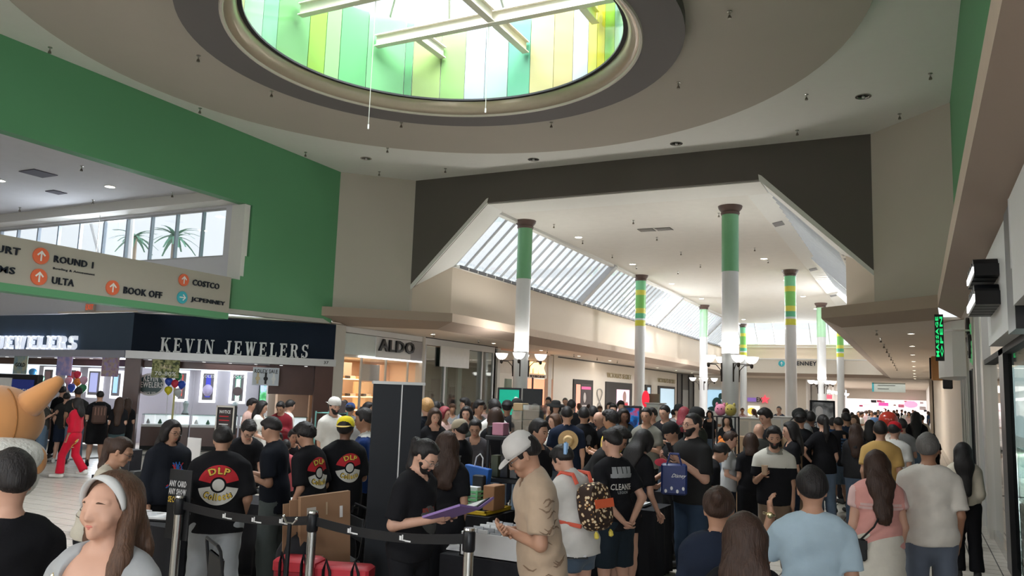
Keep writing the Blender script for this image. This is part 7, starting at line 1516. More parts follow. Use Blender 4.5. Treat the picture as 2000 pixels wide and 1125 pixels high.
onsheet(.12, .3, .72, .9, mat('label_grey', (.45, .42, .38), .7), 'shipping_label'); onsheet(.40, .45, .3, .47, mat('tape_pale', (.4, .3, .2), .5), 'hand_hole'); onsheet(.5, .53, .82, .93, mat('tape_pale', (.4, .3, .2), .5), 'tape'); onsheet(.78, .84, .78, .88, m_paper, 'sticker')
onsheet(.2, .28, .74, .8, m_pk, 'label_mark')
for k, sh in enumerate((.06, .1)):
    b, Q0, n2 = sheet(0, '', .012); b.v = [tuple(Vector(v)-(Q0[1]-Q0[0]).normalized()*sh+n2*(.07+.03*k)-Vector((0, 0, .03*(k+1)))) for v in b.v]; item('cardboard_sheet', b, m_card, ('first thinner cardboard sheet behind the leaning box', 'rearmost thin cardboard sheet behind the leaning box')[k], 'cardboard box')
def bag(px, py, D, w, dp, h, lb, rz=.3):
    p = D_(px, py, D); z = p.z; o = thing('red_bag', lb, 'bag', (p.x, p.y, 0)); M = Matrix.Translation((p.x, p.y, 0)) @ Matrix.Rotation(rz, 4, 'Z')
    MB().bbox(0, w, 0, dp, z-h, z, .03, M).build('body', m_redb, o, 40); MB().bbox(-.004, w+.004, -.006, dp+.006, z-.1, z+.006, .02, M).build('flap', mat('bag_red_light', (.45, .025, .04), .5), o, 40)
    for u in (.2, .72): MB().tube([M @ Vector((w*u, -.012, z-h+.05)), M @ Vector((w*u, -.015, z-.02)), M @ Vector((w*(u+.06), -.04, z+.06)), M @ Vector((w*(u+.12), -.015, z-.03)), M @ Vector((w*(u+.14), -.012, z-h+.05))], .011, 6).build('strap', m_black, o, 40)
    MB().box(.05, w-.05, .05, dp-.05, 0, z-h+.01, M).build('case_below', m_black, o)
bag(533, 1092, 6.05, .33, .22, .32, 'red bag with black straps behind the tripod stand, left of two'); bag(612, 1106, 6.0, .42, .2, .32, 'red bag beneath the leaning cardboard, right of two', .35)
# ---- folding chair, tripod stand, backpack on the floor
def folding_chair(p, rz, lb):
    o = thing('folding_chair', lb, 'chair', tuple(p), rz); M = Matrix.Translation(p) @ Matrix.Rotation(rz, 4, 'Z')
    MB().bbox(-.21, .21, -.2, .2, .43, .46, .01, M).build('seat', m_blk, o); MB().bbox(-.2, .2, .2, .225, .62, .84, .01, M).build('backrest', m_blk, o)
    for s in (-1, 1):
        MB().tube([M @ Vector((s*.22, -.26, 0)), M @ Vector((s*.22, .18, .5)), M @ Vector((s*.22, .24, .9)), M @ Vector((s*.18, .25, .93))], .012, 6).build('leg', m_black, o, 40); MB().tube([M @ Vector((s*.19, .28, 0)), M @ Vector((s*.19, -.16, .44))], .012, 6).build('leg', m_black, o, 40)
    MB().tube([M @ Vector((-.18, .25, .93)), M @ Vector((.18, .25, .93))], .012, 6).build('top_rail', m_black, o, 40); MB().cyl(M @ Vector((-.19, .24, .06)), M @ Vector((.19, .24, .06)), .008, 6).build('stretcher', m_black, o)
p = D_(485, 1040, 5.9); folding_chair(Vector((p.x, p.y, 0)), 2.6, 'black folding chair behind the belt, left of the tripod stand')
p = D_(655, 1010, 7.6); folding_chair(Vector((p.x, p.y, 0)), -.6, 'black folding chair partly hidden behind the leaning cardboard')
p = D_(566, 1022, 5.8); o = thing('tripod_stand', 'thin black tripod stand with a small clamp behind the belt', 'stand', (p.x, p.y, 0)); MB().cyl((p.x, p.y, .3), (p.x, p.y, p.z), .016, 10).build('pole', m_black, o, 40)
for k in range(3): t = k*2*PI/3+.4; MB().cyl((p.x, p.y, .55), (p.x+.4*math.cos(t), p.y+.4*math.sin(t), .01), .012, 6).build('leg', m_black, o)
MB().tube([(p.x-.06, p.y, p.z+.04), (p.x-.03, p.y, p.z), (p.x+.03, p.y, p.z), (p.x+.06, p.y, p.z+.03)], .008, 5).ball((p.x-.06, p.y, p.z+.045), .013).ball((p.x+.06, p.y, p.z+.035), .013).build('clamp', m_steel, o, 40)
p = D_(598, 1040, 6.4); o = thing('backpack', 'black backpack standing behind the tripod stand', 'backpack', (p.x, p.y, 0)); z = p.z
MB().lathe([(.1, .0), (.17, .06), (.185, .3), (.17, .5), (.1, .62), (.02, .65)], (p.x-.1, p.y, z-.66), 16, sy=.6).build('body', m_cloth, o, True); MB().tube([(p.x-.16, p.y, z-.08), (p.x-.1, p.y-.02, z+.02), (p.x-.04, p.y, z-.08)], .01, 6).build('handle', m_blk, o, 40); MB().box(p.x-.28, p.x+.08, p.y-.15, p.y+.12, 0, z-.64).build('case_below', m_black, o)
# ---- white card box, binders, papers
o = thing('card_box', 'long white box packed with upright trading cards on the front table', 'card box', (-3.0, 5.75, .77)); X0, X1, Y0_, Y1_ = -3.3, -2.76, 5.76, 6.3
MB().box(X0, X1, Y0_, Y0_+.012, .767, .95).build('front_side', m_plw, o); MB().box(X0, X1, Y1_-.012, Y1_, .767, .95).build('rear_side', m_plw, o); MB().box(X0, X0+.012, Y0_, Y1_, .767, .95).build('end_side', m_plw, o); MB().box(X1-.012, X1, Y0_, Y1_, .767, .95).build('end_side', m_plw, o); MB().box(X0, X1, Y0_, Y1_, .767, .775).build('bottom', m_plw, o)
for r in range(5):
    for q in range(18):
        x = X0+.03+r*.115; MB().box(x, x+.09, Y0_+.02+q*.028, Y0_+.035+q*.028, .78, .93+.015*((q*7+r*3) % 4)).build('card_stack', (m_paper, m_plw, mat('card_grey', (.35, .36, .38), .5))[(q+r) % 3], o)
MB().lathe([(.03, 0), (.03, .004)], (0, 0, 0), 14, M=Matrix.Translation((X1+.001, Y0_+.27, .86)) @ Matrix.Rotation(PI/2, 4, 'Y')).build('finger_hole', m_pk, o)
def binder(x, y, z, w, d, rz, lb, cov=m_blk):
    o = thing('ring_binder', lb, 'binder', (x, y, z), group='open binders on the stalls'); M = Matrix.Translation((x, y, z)) @ Matrix.Rotation(rz, 4, 'Z')
    MB().box(-w, w, -d/2, d/2, 0, .012, M).build('cover', cov, o)
    for s in (-1, 1): MB().box(min(0, s*w*.95), max(0, s*w*.95), -d/2+.01, d/2-.01, .013, .03, M).build('page', m_paper, o)
    for s in (-1, 1):
        for i in range(3):
            for j in range(3): MB().box(s*w*.5-.085+.06*i-.002, s*w*.5-.085+.06*i+.05, -d/2+.02+.09*j, -d/2+.1+.09*j, .0305, .032, M).build('card', mat('card_%d' % ((i+j) % 3), ((.5, .52, .55), (.42, .4, .38), (.6, .6, .62))[(i+j) % 3], .4), o)
binder(-2.65, 6.2, .775, .24, .3, .5, 'open white-paged binder right of the card box under the man in tan'); binder(-6.5, 5.6, .755, .25, .32, .3, 'open binder with white sleeves left of the man with the big ball print')
binder(-3.22, 8.0, .795, .24, .3, .2, 'open binder on the table by the patterned backpack'); binder(-3.1, 9.4, .795, .24, .3, .0, 'open binder in front of the blue shopping bag')
for i, (x, y, z, lb) in enumerate(((-3.38, 5.95, .77, 'slim stack of magazines left of the card box'), (-6.8, 5.55, .755, 'stack of white sheets on the left stall table'), (-6.2, 7.0, .775, 'stack of white card sleeves beside the man with the big ball print'))):
    o = thing('paper_stack', lb, 'papers', (x, y, z))
    for k in range(4): MB().box(-.11, .11, -.08, .08, .012*k, .012*k+.01, Matrix.Translation((x, y, z)) @ Matrix.Rotation(.2*k+i, 4, 'Z')).build('sheet_bundle', (m_paper, m_plw)[k % 2], o)
# purple binder in the bearded man's hands
o, made, G = P['ponytail']; s = 1.70/1.75; wl, wr = [Vector(np.array(G['J'][k][2])*s) for k in 'LR']; MW = Matrix.LocRotScale(o.location, o.rotation_euler, None); c = MW @ ((wl+wr)/2+Vector((0, -.16, .03)))
ob = thing('purple_binder', 'open purple binder with a white page held by the bearded ponytail man', 'binder', tuple(c)); mp = mat('binder_purple', (.22, .13, .35), .5)
R0_ = Matrix.Translation(c) @ Matrix.Rotation(o.rotation_euler.z, 4, 'Z') @ Matrix.Rotation(-.35, 4, 'X')
for s_ in (-1, 1):
    M = R0_ @ Matrix.Rotation(-s_*.2, 4, 'Y'); MB().box(min(0, s_*.26), max(0, s_*.26), -.16, .16, 0, .016, M).build('cover', mp, ob); MB().box(min(s_*.01, s_*.235), max(s_*.01, s_*.235), -.14, .14, .017, .024, M).build('sleeve', m_blk, ob)
    if s_ > 0: MB().box(.05, .2, -.12, .12, .0245, .027, M).build('white_page', m_paper, ob)
    if s_ < 0: MB().box(-.2, -.05, -.12, .12, .0245, .027, M).build('white_page', m_paper, ob)
# ---- yellow trays, crate, bags
b = MB()
for i, (x0, x1, lb) in enumerate(((-5.12, -4.58, 'left yellow flat tray on the middle table'), (-4.54, -3.95, 'right yellow flat tray on the middle table'))):
    o = thing('yellow_tray', lb, 'tray', ((x0+x1)/2, 7.3, .81)); MB().bbox(x0, x1, 7.4, 7.98, .81, .835, .006).build('base', m_yel, o)
    MB().box(x0+.02, x1-.02, 7.43, 7.95, .836, .84).build('black_inlay', m_blk, o); MB().box(x0, x1, 7.4, 7.42, .835, .85).box(x0, x1, 7.96, 7.98, .835, .85).box(x0, x0+.02, 7.4, 7.98, .835, .85).box(x1-.02, x1, 7.4, 7.98, .835, .85).build('rim', m_yel, o)
cr = aty(888, 985, 7.5); cx0 = cr.x; cy0 = cr.y
o = thing('plastic_crate', 'light green slatted plastic crate on the yellow tray', 'crate', (cx0+.13, 7.3, .845)); x0, x1, y0, y1 = cx0, cx0+.27, 7.5, 7.74
for z in (.85, .89, .93, .97, 1.01):
    MB().box(x0, x1, y0, y0+.008, z, z+.022).build('slat', m_crate, o); MB().box(x0, x1, y1-.008, y1, z, z+.022).build('slat', m_crate, o); MB().box(x0, x0+.008, y0, y1, z, z+.022).build('slat', m_crate, o); MB().box(x1-.008, x1, y0, y1, z, z+.022).build('slat', m_crate, o)
for x in (x0, (x0+x1)/2, x1-.02):
    MB().box(x, x+.02, y0-.003, y0+.009, .845, 1.04).box(x, x+.02, y1-.009, y1+.003, .845, 1.04).build('upright', m_crate, o)
MB().box(x0, x1, y0, y1, .845, .852).build('floor', m_crate, o)
item('white_carton', MB().bbox(x0+.1, x1-.02, y0+.03, y0+.12, .86, 1.07, .005), m_paper, 'white carton standing in the green crate', 'box'); item('teal_carton', MB().bbox(x0+.02, x0+.09, y0+.03, y0+.12, .86, 1.08, .005), m_tl, 'small teal carton standing in the green crate', 'box')
item('black_carton', MB().bbox(x0+.12, x0+.25, y1-.1, y1-.02, .86, 1.18, .01), m_blk, 'black box standing at the back of the green crate', 'box')
p = aty(925, 942, 7.85); bg = thing('paper_bag', 'blue paper bag with a white rope handle leaning behind the green crate', 'bag', (p.x, p.y, .85)); M = Matrix.Translation((p.x, 7.86, .85)) @ Matrix.Rotation(.12, 4, 'Y')
MB().bbox(-.15, .15, -.04, .05, 0, .4, .006, M).build('body', mat('bag_blue', (.02, .12, .45), .5), bg); MB().tube([M @ Vector((-.05+.0, .0, .4)), M @ Vector((-.04, 0, .5)), M @ Vector((0, 0, .54)), M @ Vector((.04, 0, .5)), M @ Vector((.05, 0, .4))], .008, 6).build('rope_handle', m_paper, bg, 40)
p = aty(951, 985, 7.5); item('wooden_box', MB().bbox(p.x-.05, p.x+.08, 7.5, 7.75, .85, 1.1, .006), mat('wood_brown', (.3, .15, .07), .6, var=.2, scale=8), 'brown wooden box beside the green crate', 'box')
item('yellow_case', MB().bbox(-3.95, -3.58, 6.3, 6.6, .0, .80, .01), m_blk, 'black case standing between the front tables', 'case'); o = thing('yellow_tray', 'low yellow tray beside the bearded binder reader', 'tray', (-3.75, 6.45, .81)); MB().bbox(-3.93, -3.6, 6.32, 6.58, .80, .83, .006).build('base', m_yel, o); MB().box(-3.9, -3.63, 6.35, 6.55, .83, .834).build('black_inlay', m_blk, o)
# ---- black shelf with acrylic cases
a, c = D_(950, 857, 9.0), D_(1040, 855, 9.2); x0, x1, y0 = a.x-.02, c.x+.06, a.y; y1 = y0+.4; o = thing('display_shelf', 'black plastic shelving unit carrying clear acrylic cases', 'shelf', ((x0+x1)/2, y0, 0))
for z in (.12, .62, 1.12, 1.58): MB().bbox(x0, x1, y0, y1, z-.05, z, .008).build('shelf_board', m_blk, o)
for x in (x0+.03, x1-.03):
    for y in (y0+.03, y1-.03): MB().cyl((x, y, 0), (x, y, 1.56), .02, 8).build('upright', m_blk, o)
rr = random.Random(4)
for k in range(4): item('boxed_toy', MB().bbox(x0+.06+.12*k, x0+.15+.12*k, y0+.05, y0+.2, 1.125, 1.36, .005), mat('toybox_%d' % k, ((.06, .07, .04), (.03, .03, .03), (.1, .1, .1), (.05, .05, .08))[k], .4), f'dark boxed item on the middle board of the black shelf, {("first", "second", "third", "fourth")[k]} from left', 'box', 'boxed items on the black shelf')
def case(x, y, z, w, d, h, lb):
    q = thing('acrylic_case', lb, 'display case', (x, y, z), group='clear acrylic cases on the black shelf'); MB().box(x, x+w, y, y+.006, z, z+h).build('front_pane', m_acr, q); MB().box(x, x+w, y+d-.006, y+d, z, z+h).build('rear_pane', m_acr, q); MB().box(x, x+.006, y, y+d, z, z+h).build('side_pane', m_acr, q); MB().box(x+w-.006, x+w, y, y+d, z, z+h).build('side_pane', m_acr, q); MB().box(x, x+w, y, y+d, z+h-.006, z+h).build('lid', m_acr, q)
    MB().box(x+.02, x+w-.02, y+.03, y+d-.03, z+.002, z+h*.6).build('dark_inlay', mat('case_smoke', (.04, .045, .05), .3), q)
W3 = (x1-x0)
case(x0+.30, y0+.05, 1.582, .13, .2, .28, 'clear acrylic case, middle of the lower row'); case(x0+.44, y0+.05, 1.582, .2, .2, .19, 'clear acrylic case, right of the lower row'); case(x0+.44, y0+.05, 1.776, .2, .2, .16, 'clear acrylic case on top at the right'); 
item('kraft_box', MB().bbox(x0+.31, x0+.43, y0+.06, y0+.22, 1.865, 1.95, .006), mat('kraft', (.5, .36, .2), .7), 'open kraft box on top of the acrylic cases', 'box')
item('pink_box', MB().bbox(x0+.06, x0+.2, y0+.05, y0+.2, 1.582, 1.72, .006), mat('box_pinkish', (.5, .22, .3), .5), 'pink and clear boxed figure on the left of the black shelf top', 'box'); item('dark_box', MB().bbox(x0-.0, x0+.05, y0+.05, y0+.2, 1.582, 1.68, .006), m_blk, 'small dark box at the left end of the black shelf top', 'box')
# ---- shopping bag of the phone man, pouch
p = D_(1316, 925, 8.4); o = thing('shopping_bag', 'navy shopping bag with white Disney lettering hung beside the tall phone man', 'bag', (p.x, p.y, p.z-.3)); dd = Vector((-p.y, p.x, 0)).normalized()*-1; nn = Vector((-p.x, -p.y, 0)).normalized(); zt = p.z+.1
M = Matrix(((dd.x, -nn.x, 0, p.x-dd.x*.13), (dd.y, -nn.y, 0, p.y-dd.y*.16), (0, 0, 1, zt-.32), (0, 0, 0, 1))); MB().bbox(0, .27, 0, .12, 0, .32, .02, M).build('body', mat('bag_navy', (.012, .025, .12), .45), o, 40)
for y in (.0, .14): MB().tube([M @ Vector((.06, y, .31)), M @ Vector((.09, y, .42)), M @ Vector((.18, y, .42)), M @ Vector((.21, y, .31))], .01, 6).build('handle', mat('bag_navy', (.012, .025, .12)), o, 40)
me = fit_text(text_mesh('Disney', .02, 2, .01), M @ Vector((.1, -.004, .17)), dd, (0, 0, 1), .14, .05, .003, .2); link('white_letters', me, m_paper, o)
for i in range(4): MB().ball(tuple(M @ Vector((.05+.06*i, -.003, .04+.03*(i % 2)))), (.015, .006, .02), 8, 5).build('white_flower_print', m_paper, o)
p = D_(1291, 903, 8.8); item('pink_sign', MB().lathe([(.07, -.012), (.07, .012)], (0, 0, 0), 20, M=Matrix.Translation(p) @ Matrix.Rotation(PI/2, 4, 'X'), sy=.6), mat('sign_pink', (.7, .06, .1), .5), 'small pink oval sign above the navy shopping bag', 'sign')
# ---- phone, cup
def held(k, key, off, name, mbf, m, lb, cat):
    o, made, G = P[k]; sp = [x for x in PEOPLE if x[0] is o][0][1]; s = sp['h']/1.75; W_ = G['J'][key][2]; E_ = G['J'][key][1]; d = unit(W_-E_); MW = Matrix.LocRotScale(o.location, o.rotation_euler, None); c = MW @ Vector((W_+d*.08+np.array(off))*s)
    q = thing(name, lb, cat, tuple(c)); mbf(Matrix.Translation(c) @ Matrix.Rotation(o.rotation_euler.z, 4, 'Z')).build('body', m, q, 40); return q
held('phone_man', 'L', (-.02, -.01, .05), 'smartphone', lambda M: MB().bbox(-.04, .04, -.006, .006, -.04, .11, .003, M @ Matrix.Rotation(.5, 4, 'X')), m_blk, 'black phone held up by the tall man', 'phone')
held('polo', 'R', (.0, -.02, .03), 'drink_cup', lambda M: MB().lathe([(.028, -.05), (.038, .06), (.036, .06)], (0, 0, 0), 14, M=M), mat('cup_tan', (.45, .3, .2), .6), 'small tan drink cup held by the man in the two-tone polo', 'cup')
held('m50', 'R', (0, -.02, .0), 'smartphone', lambda M: MB().bbox(-.04, .04, -.07, .07, -.004, .006, .003, M), m_paper, 'pale phone held by the man in printed black t-shirt', 'phone')
# ---- worn things: patterned backpack, straw hats, plush, striped backpack, crossbody bags
def back_thing(k, name, lb, cat, p, fn):
    o, made, G = P[k]; sp = [x for x in PEOPLE if x[0] is o][0][1]; s = sp['h']/1.75; MW = Matrix.LocRotScale(o.location, o.rotation_euler, None); R = Matrix(G['RT'].tolist()).to_4x4(); c = MW @ Vector(G['T'](p)*s); M = Matrix.Translation(c) @ Matrix.Rotation(o.rotation_euler.z, 4, 'Z') @ R
    q = thing(name, lb, cat, tuple(c)); fn(q, M); return q
def spotty():
    if 'spot_cloth' in _M: return _M['spot_cloth']
    m = mat('spot_cloth', (.1, .04, .02), .8, var=0); nt = m.node_tree; b = nt.nodes['Principled BSDF']; tc = nt.nodes.new('ShaderNodeTexCoord'); v = nt.nodes.new('ShaderNodeTexVoronoi'); v.inputs['Scale'].default_value = 32; r = nt.nodes.new('ShaderNodeValToRGB'); e = r.color_ramp.elements
    r.color_ramp.interpolation = 'CONSTANT'; e[0].color = (.7, .6, .42, 1); e[1].position = .36; e[1].color = (.45, .2, .04, 1); x = e.new(.42); x.color = (.03, .015, .01, 1)
    nt.links.new(tc.outputs['Object'], v.inputs['Vector']); nt.links.new(v.outputs['Distance'], r.inputs[0]); nt.links.new(r.outputs[0], b.inputs['Base Color']); return m
def pack(q, M):
    R = []
    for y, k in ((0, .88), (.03, 1), (.11, 1), (.15, .85)): R.append([(u*k*.15, y, v*k*.19+.0) for u, v in [(math.cos(t)*(1 if abs(math.sin(t)) < .8 else .95), math.sin(t)) for t in [2*PI*i/24 for i in range(24)]]])
    R = [[(math.copysign(abs(x/.15)**.6, x)*.15, y, math.copysign(abs(z/.19)**.7, z)*.19) for x, y, z in r] for r in R]
    MB().loft([r[::-1] for r in R], M=M).build('body', spotty(), q, 40); MB().bbox(-.1, .1, .13, .17, -.14, -.02, .02, M).build('front_pocket', spotty(), q, 40); MB().box(-.155, .1, .148, .156, -.02, .05, M).build('orange_flap', mat('flap_orange', (.75, .13, .05), .7), q)
    for s in (-1, 1):
        MB().tube([M @ Vector((s*.1, -.0, .19)), M @ Vector((s*.11, -.02, .27)), M @ Vector((s*.12, -.13, .3)), M @ Vector((s*.15, -.3, .14)), M @ Vector((s*.21, -.24, -.06)), M @ Vector((s*.15, .02, -.14))], .018, 6).build('strap', mat('strap_coral', (.6, .1, .06), .7), q, 40)
        MB().lathe([(.004, 0), (.018, -.02), (.02, -.05), (.005, -.06)], (s*.1, .12, -.19), 8, M=M).build('yellow_charm', mat('charm_yellow', (.75, .6, .1), .6), q)
back_thing('backpack_woman', 'backpack', 'brown spotted backpack with coral straps worn by the woman in white t-shirt', 'backpack', (0, .15, 1.2), pack)
def hatfn(q, M):
    c = MB(); R = []
    for r, y in ((.15, .0), (.152, .006), (.08, .012), (.078, .06), (.055, .085), (.005, .09)): R.append([(r*math.cos(2*PI*i/28), y, r*math.sin(2*PI*i/28)) for i in range(28)])
    c.loft([x[::-1] for x in R], M=M); c.build('straw', mat('straw', (.52, .36, .18), .8, var=.15, scale=60), q, 40)
    R = [[(r*math.cos(2*PI*i/28), y, r*math.sin(2*PI*i/28)) for i in range(28)] for r, y in ((.083, .013), (.0815, .035))]; MB().loft([x[::-1] for x in R], False, M=M).build('brown_band', mat('band_brown', (.3, .12, .06), .7), q)
back_thing('m35', 'straw_hat', 'round straw hat hung on the back of the man in navy t-shirt', 'hat', (-.03, .17, 1.3), hatfn)
def striped(q, M):
    MB().bbox(-.15, .15, 0, .14, -.2, .22, .04, M).build('body', mat('pack_brown', (.09, .05, .04), .8), q, 40)
    for i in range(4): MB().box(-.11+.065*i, -.095+.065*i, .138, .144, -.0, .18, M).build('stripe', mat('pack_stripe', (.3, .17, .13), .8), q)
    MB().tube([M @ Vector((-.12, 0, .2)), M @ Vector((-.12, -.12, .26)), M @ Vector((-.12, -.18, .1))], .015, 5).tube([M @ Vector((.12, 0, .2)), M @ Vector((.12, -.12, .26)), M @ Vector((.12, -.18, .1))], .015, 5).build('strap', m_blk, q, kind='stuff')
back_thing('q6', 'backpack', 'brown striped backpack worn by the man in black shorts at the jeweller', 'backpack', (0, .15, 1.2), striped)
def smallbag(q, M):
    MB().bbox(-.11, .11, 0, .1, -.13, .1, .035, M).build('body', mat('bag_brown', (.06, .04, .035), .5), q, 40); MB().box(-.1, .1, .1, .105, -.02, .08, M).build('pocket', mat('bag_brown2', (.09, .06, .05), .5), q); MB().tube([M @ Vector((-.09, .05, .1)), M @ Vector((-.05, .05, .15)), M @ Vector((.05, .05, .15)), M @ Vector((.09, .05, .1))], .006, 5).build('handle', m_blk, q, 40)
back_thing('cream_top', 'small_backpack', 'small dark brown bag on the hip of the woman in cream top', 'bag', (.1, .15, 1.0), smallbag)
def blackbag(q, M): MB().bbox(-.08, .08, 0, .06, -.1, .08, .02, M).build('body', m_blk, q, 40); MB().box(-.075, .075, .06, .064, -.0, .07, M).build('flap', m_blk, q)
back_thing('pink_blouse', 'crossbody_bag', 'black crossbody bag at the hip of the woman in pink blouse', 'bag', (.23, .1, .92), blackbag)
def clip(q, M): MB().bbox(-.02, .02, 0, .03, -.06, .05, .01, M).build('clip_body', mat('clip_blue', (.3, .5, .8), .25), q, 40); MB().box(-.035, -.024, 0, .02, -.05, .04, M).build('clip_teeth', m_paper, q)
o, made, G = P['backpack_woman']; MW = Matrix.LocRotScale(o.location, o.rotation_euler, None); c = MW @ Vector(G['Hd']((.05, .105, 1.67))*(1.68/1.75)); q = thing('hair_clip', 'pale blue hair clip on the head of the woman with the spotted backpack', 'hair clip', tuple(c)); clip(q, Matrix.Translation(c) @ Matrix.Rotation(o.rotation_euler.z, 4, 'Z'))
# pink plush with straw hat on the table by the backpack
p = aty(1181, 958, 7.95); o = thing('plush_toy', 'pale pink plush toy wearing a straw hat with a red band on the stall table', 'plush toy', (p.x, p.y, .79)); x, y, z = p.x, p.y, p.z
MB().ball((x, y, z+.02), (.12, .1, .11), 18, 12).build('head', m_pk2, o, True); MB().ball((x, y, z-.2), (.14, .11, .16), 18, 12).build('body', m_pk2, o, True)
for s in (-1, 1): MB().ball((x+s*.11, y, z+.0), (.04, .03, .1), 12, 8).build('ear', m_pk2, o, True); MB().ball((x+s*.12, y-.05, z-.2), (.05, .05, .09), 12, 8).build('arm', m_pk2, o, True)
MB().box(x-.12, x+.12, y-.1, y+.1, .785, z-.3).build('stand_block', m_cloth, o); MB().ball((x+.04, y-.1, z+.03), (.012, .006, .006)).ball((x-.04, y-.1, z+.03), (.012, .006, .006)).build('eyes', m_pk, o)
hat = thing('straw_hat', 'small straw hat with red band on the pink plush toy', 'hat', (x, y, z+.11)); MB().lathe([(.15, .0), (.155, .006), (.085, .02), (.08, .08), (.05, .105), (.005, .11)], (x, y, z+.1), 24).build('straw', mat('straw_pale', (.65, .5, .32), .8), hat, 40); MB().lathe([(.088, .02), (.084, .045)], (x, y, z+.1), 24, cap=False).build('red_band', m_red, hat, 40)
# ---- plush costume at the left edge
mo = mat('plush_orange', (.52, .24, .085), .95, var=.06, scale=5, sheen=.3); mwf = mat('plush_white', (.62, .62, .58), .95, var=.12, scale=40, bump=.6, sheen=.3)
c = D_(-12, 822, 4.0); o = thing('plush_costume', 'big round orange plush costume head with pointed ear and white furry ruff, seen from behind', 'costume', (c.x, c.y, 0))
MB().ball(tuple(c), (.222, .222, .178), 32, 20).build('head', mo, o, True)
t0, t1 = D_(45, 800, 4.0), D_(119, 740, 3.95); dv = t1-t0; MB().tube([t0, t0+dv*.35, t0+dv*.75, t1-dv*.04, t1], [.075, .062, .042, .026, .01], 14).build('ear', mo, o, True)
b = MB(); pts = []; 
for k in range(11):
    t = -.5+1.6*k/10; pr = Vector((math.sin(.5)*math.cos(t), -math.cos(.5)*math.cos(t), math.sin(t))); 
    vx = (Vector((0, 0, 0))-Vector((c.x, c.y, 0))).normalized(); rx = Vector((-vx.y, vx.x, 0)); q = vx*math.cos(t)*.9+rx*math.cos(t)*.42; pts.append(c+Vector((q.x*.224, q.y*.224, math.sin(t)*.181)))
b.tube(pts, .004, 5); b.build('seam', mat('seam_brown', (.3, .13, .04), .9), o, 40)
w = D_(-16, 893, 3.9); MB().ball((w.x, w.y, w.z), (.235, .235, .115), 28, 16).ball((w.x+.02, w.y, w.z-.1), (.2, .2, .13), 28, 16).build('white_ruff', mwf, o, True, kind='stuff')
MB().lathe([(.26, .0), (.24, .5), (.2, 1.0), (.14, w.z-.1)], (w.x-.02, w.y, 0), 20).build('costume_body', mwf, o, 40)
pw = D_(70, 900, 3.95); MB().ball(tuple(pw), (.05, .05, .07), 16, 10).build('paw', mo, o, True); MB().tube([w, w.lerp(pw, .6), pw], [.07, .055, .04], 10).build('arm', mwf, o, True)
# ---- screens, posters and racks farther back
def screen(px0, py0, px1, py1, D, m, lb, name='display_screen', cat='screen', foot=True):
    a, c = D_(px0, py1, D), D_(px1, py0, D); d = Vector((c.x-a.x, c.y-a.y, 0)); L = d.length; d.normalize(); n = Vector((d.y, -d.x, 0)); M = Matrix(((d.x, -n.x, 0, a.x), (d.y, -n.y, 0, a.y), (0, 0, 1, 0), (0, 0, 0, 1)))
    o = thing(name, lb, cat, (a.x, a.y, 0)); MB().bbox(0, L, 0, .1, a.z, c.z, .01, M).build('case', m_black, o); f = .05; MB().box(f, L-f, -.005, 0, a.z+f, c.z-f, M).build('picture', m, o)
    if foot and a.z > .05: MB().box(L*.3, L*.7, .02, .08, 0, a.z+.01, M).build('stand', m_black, o); MB().box(L*.1, L*.9, -.15, .25, 0, .03, M).build('foot', m_black, o)
    return o, M, L, a.z, c.z
o, M, L, z0, z1 = screen(970, 758, 1018, 815, 20, blotch('green_screen', (.0, .2, .12), (.0, .25, .16), (.0, .3, .2), .6, .8), 'green display screen with a pale dot in front of the left column')
MB().ball(tuple(M @ Vector((L*.78, -.01, z1-.32))), (.1, .01, .1)).build('pale_dot', mat('dot_pale', (.6, .7, .65), .4, emit=.5), o)
a, c = D_(1019, 815, 19.8), D_(1064, 760, 19.8); o = thing('folding_screen', 'tall black folding panel right of the green screen', 'panel', (a.x, a.y, 0)); MB().bbox(a.x, c.x, a.y, a.y+.06, .03, c.z, .01).build('board', m_blk, o); MB().box(a.x, a.x+.05, a.y-.1, a.y+.2, 0, .05).box(c.x-.05, c.x, a.y-.1, a.y+.2, 0, .05).build('feet', m_black, o, kind='stuff')
screen(1217, 793, 1253, 860, 17, blotch('aquatic_screen', (.0, .01, .05), (.0, .08, .25), (.25, .02, .05), 5, 1.0), 'dark blue glowing advert screen in the middle crowd')
o, M, L, z0, z1 = screen(1583, 783, 1631, 850, 21, blotch('photo_grey', (.05, .05, .05), (.2, .2, .2), (.5, .5, .48), 2.2, .5), 'black framed advert screen with a grey photograph of a woman', 'advert_screen')
MB().ball(tuple(M @ Vector((L*.35, -.02, z1-.28))), (.1, .02, .13)).ball(tuple(M @ Vector((L*.35, -.015, z1-.6))), (.2, .015, .2)).build('grey_figure', mat('photo_skin', (.35, .33, .32), .5, emit=.35), o); MB().box(.05, L-.05, -.012, -.005, z0+.05, z0+.36, M).build('navy_field', mat('advert_navy', (.03, .04, .08), .5), o)
for s_, dz in (('SUR', .22), ('THE', .1)): link('white_letters', fit_text(text_mesh(s_, .02, 1, .03), M @ Vector((L*.15, -.016, z0+dz)), M.to_3x3() @ Vector((1, 0, 0)), (0, 0, 1), .22, .1, .004), m_paper, o)
p = D_(1608, 787, 60); o = thing('exit_sign', 'glowing red exit sign over the passage beyond the advert screen', 'exit sign', tuple(D_(1618, 775, 60))); q = D_(1618, 775, 60); MB().cbox((q.x, q.y, q.z), (.5, .1, .3)).build('sign_box', mat('exit_glow', (1, .1, .15), emit=1.2), o)
MB().cyl((q.x, q.y, q.z+.15), (q.x, q.y, 4.1), .02, 5).build('rod', m_steel, o)
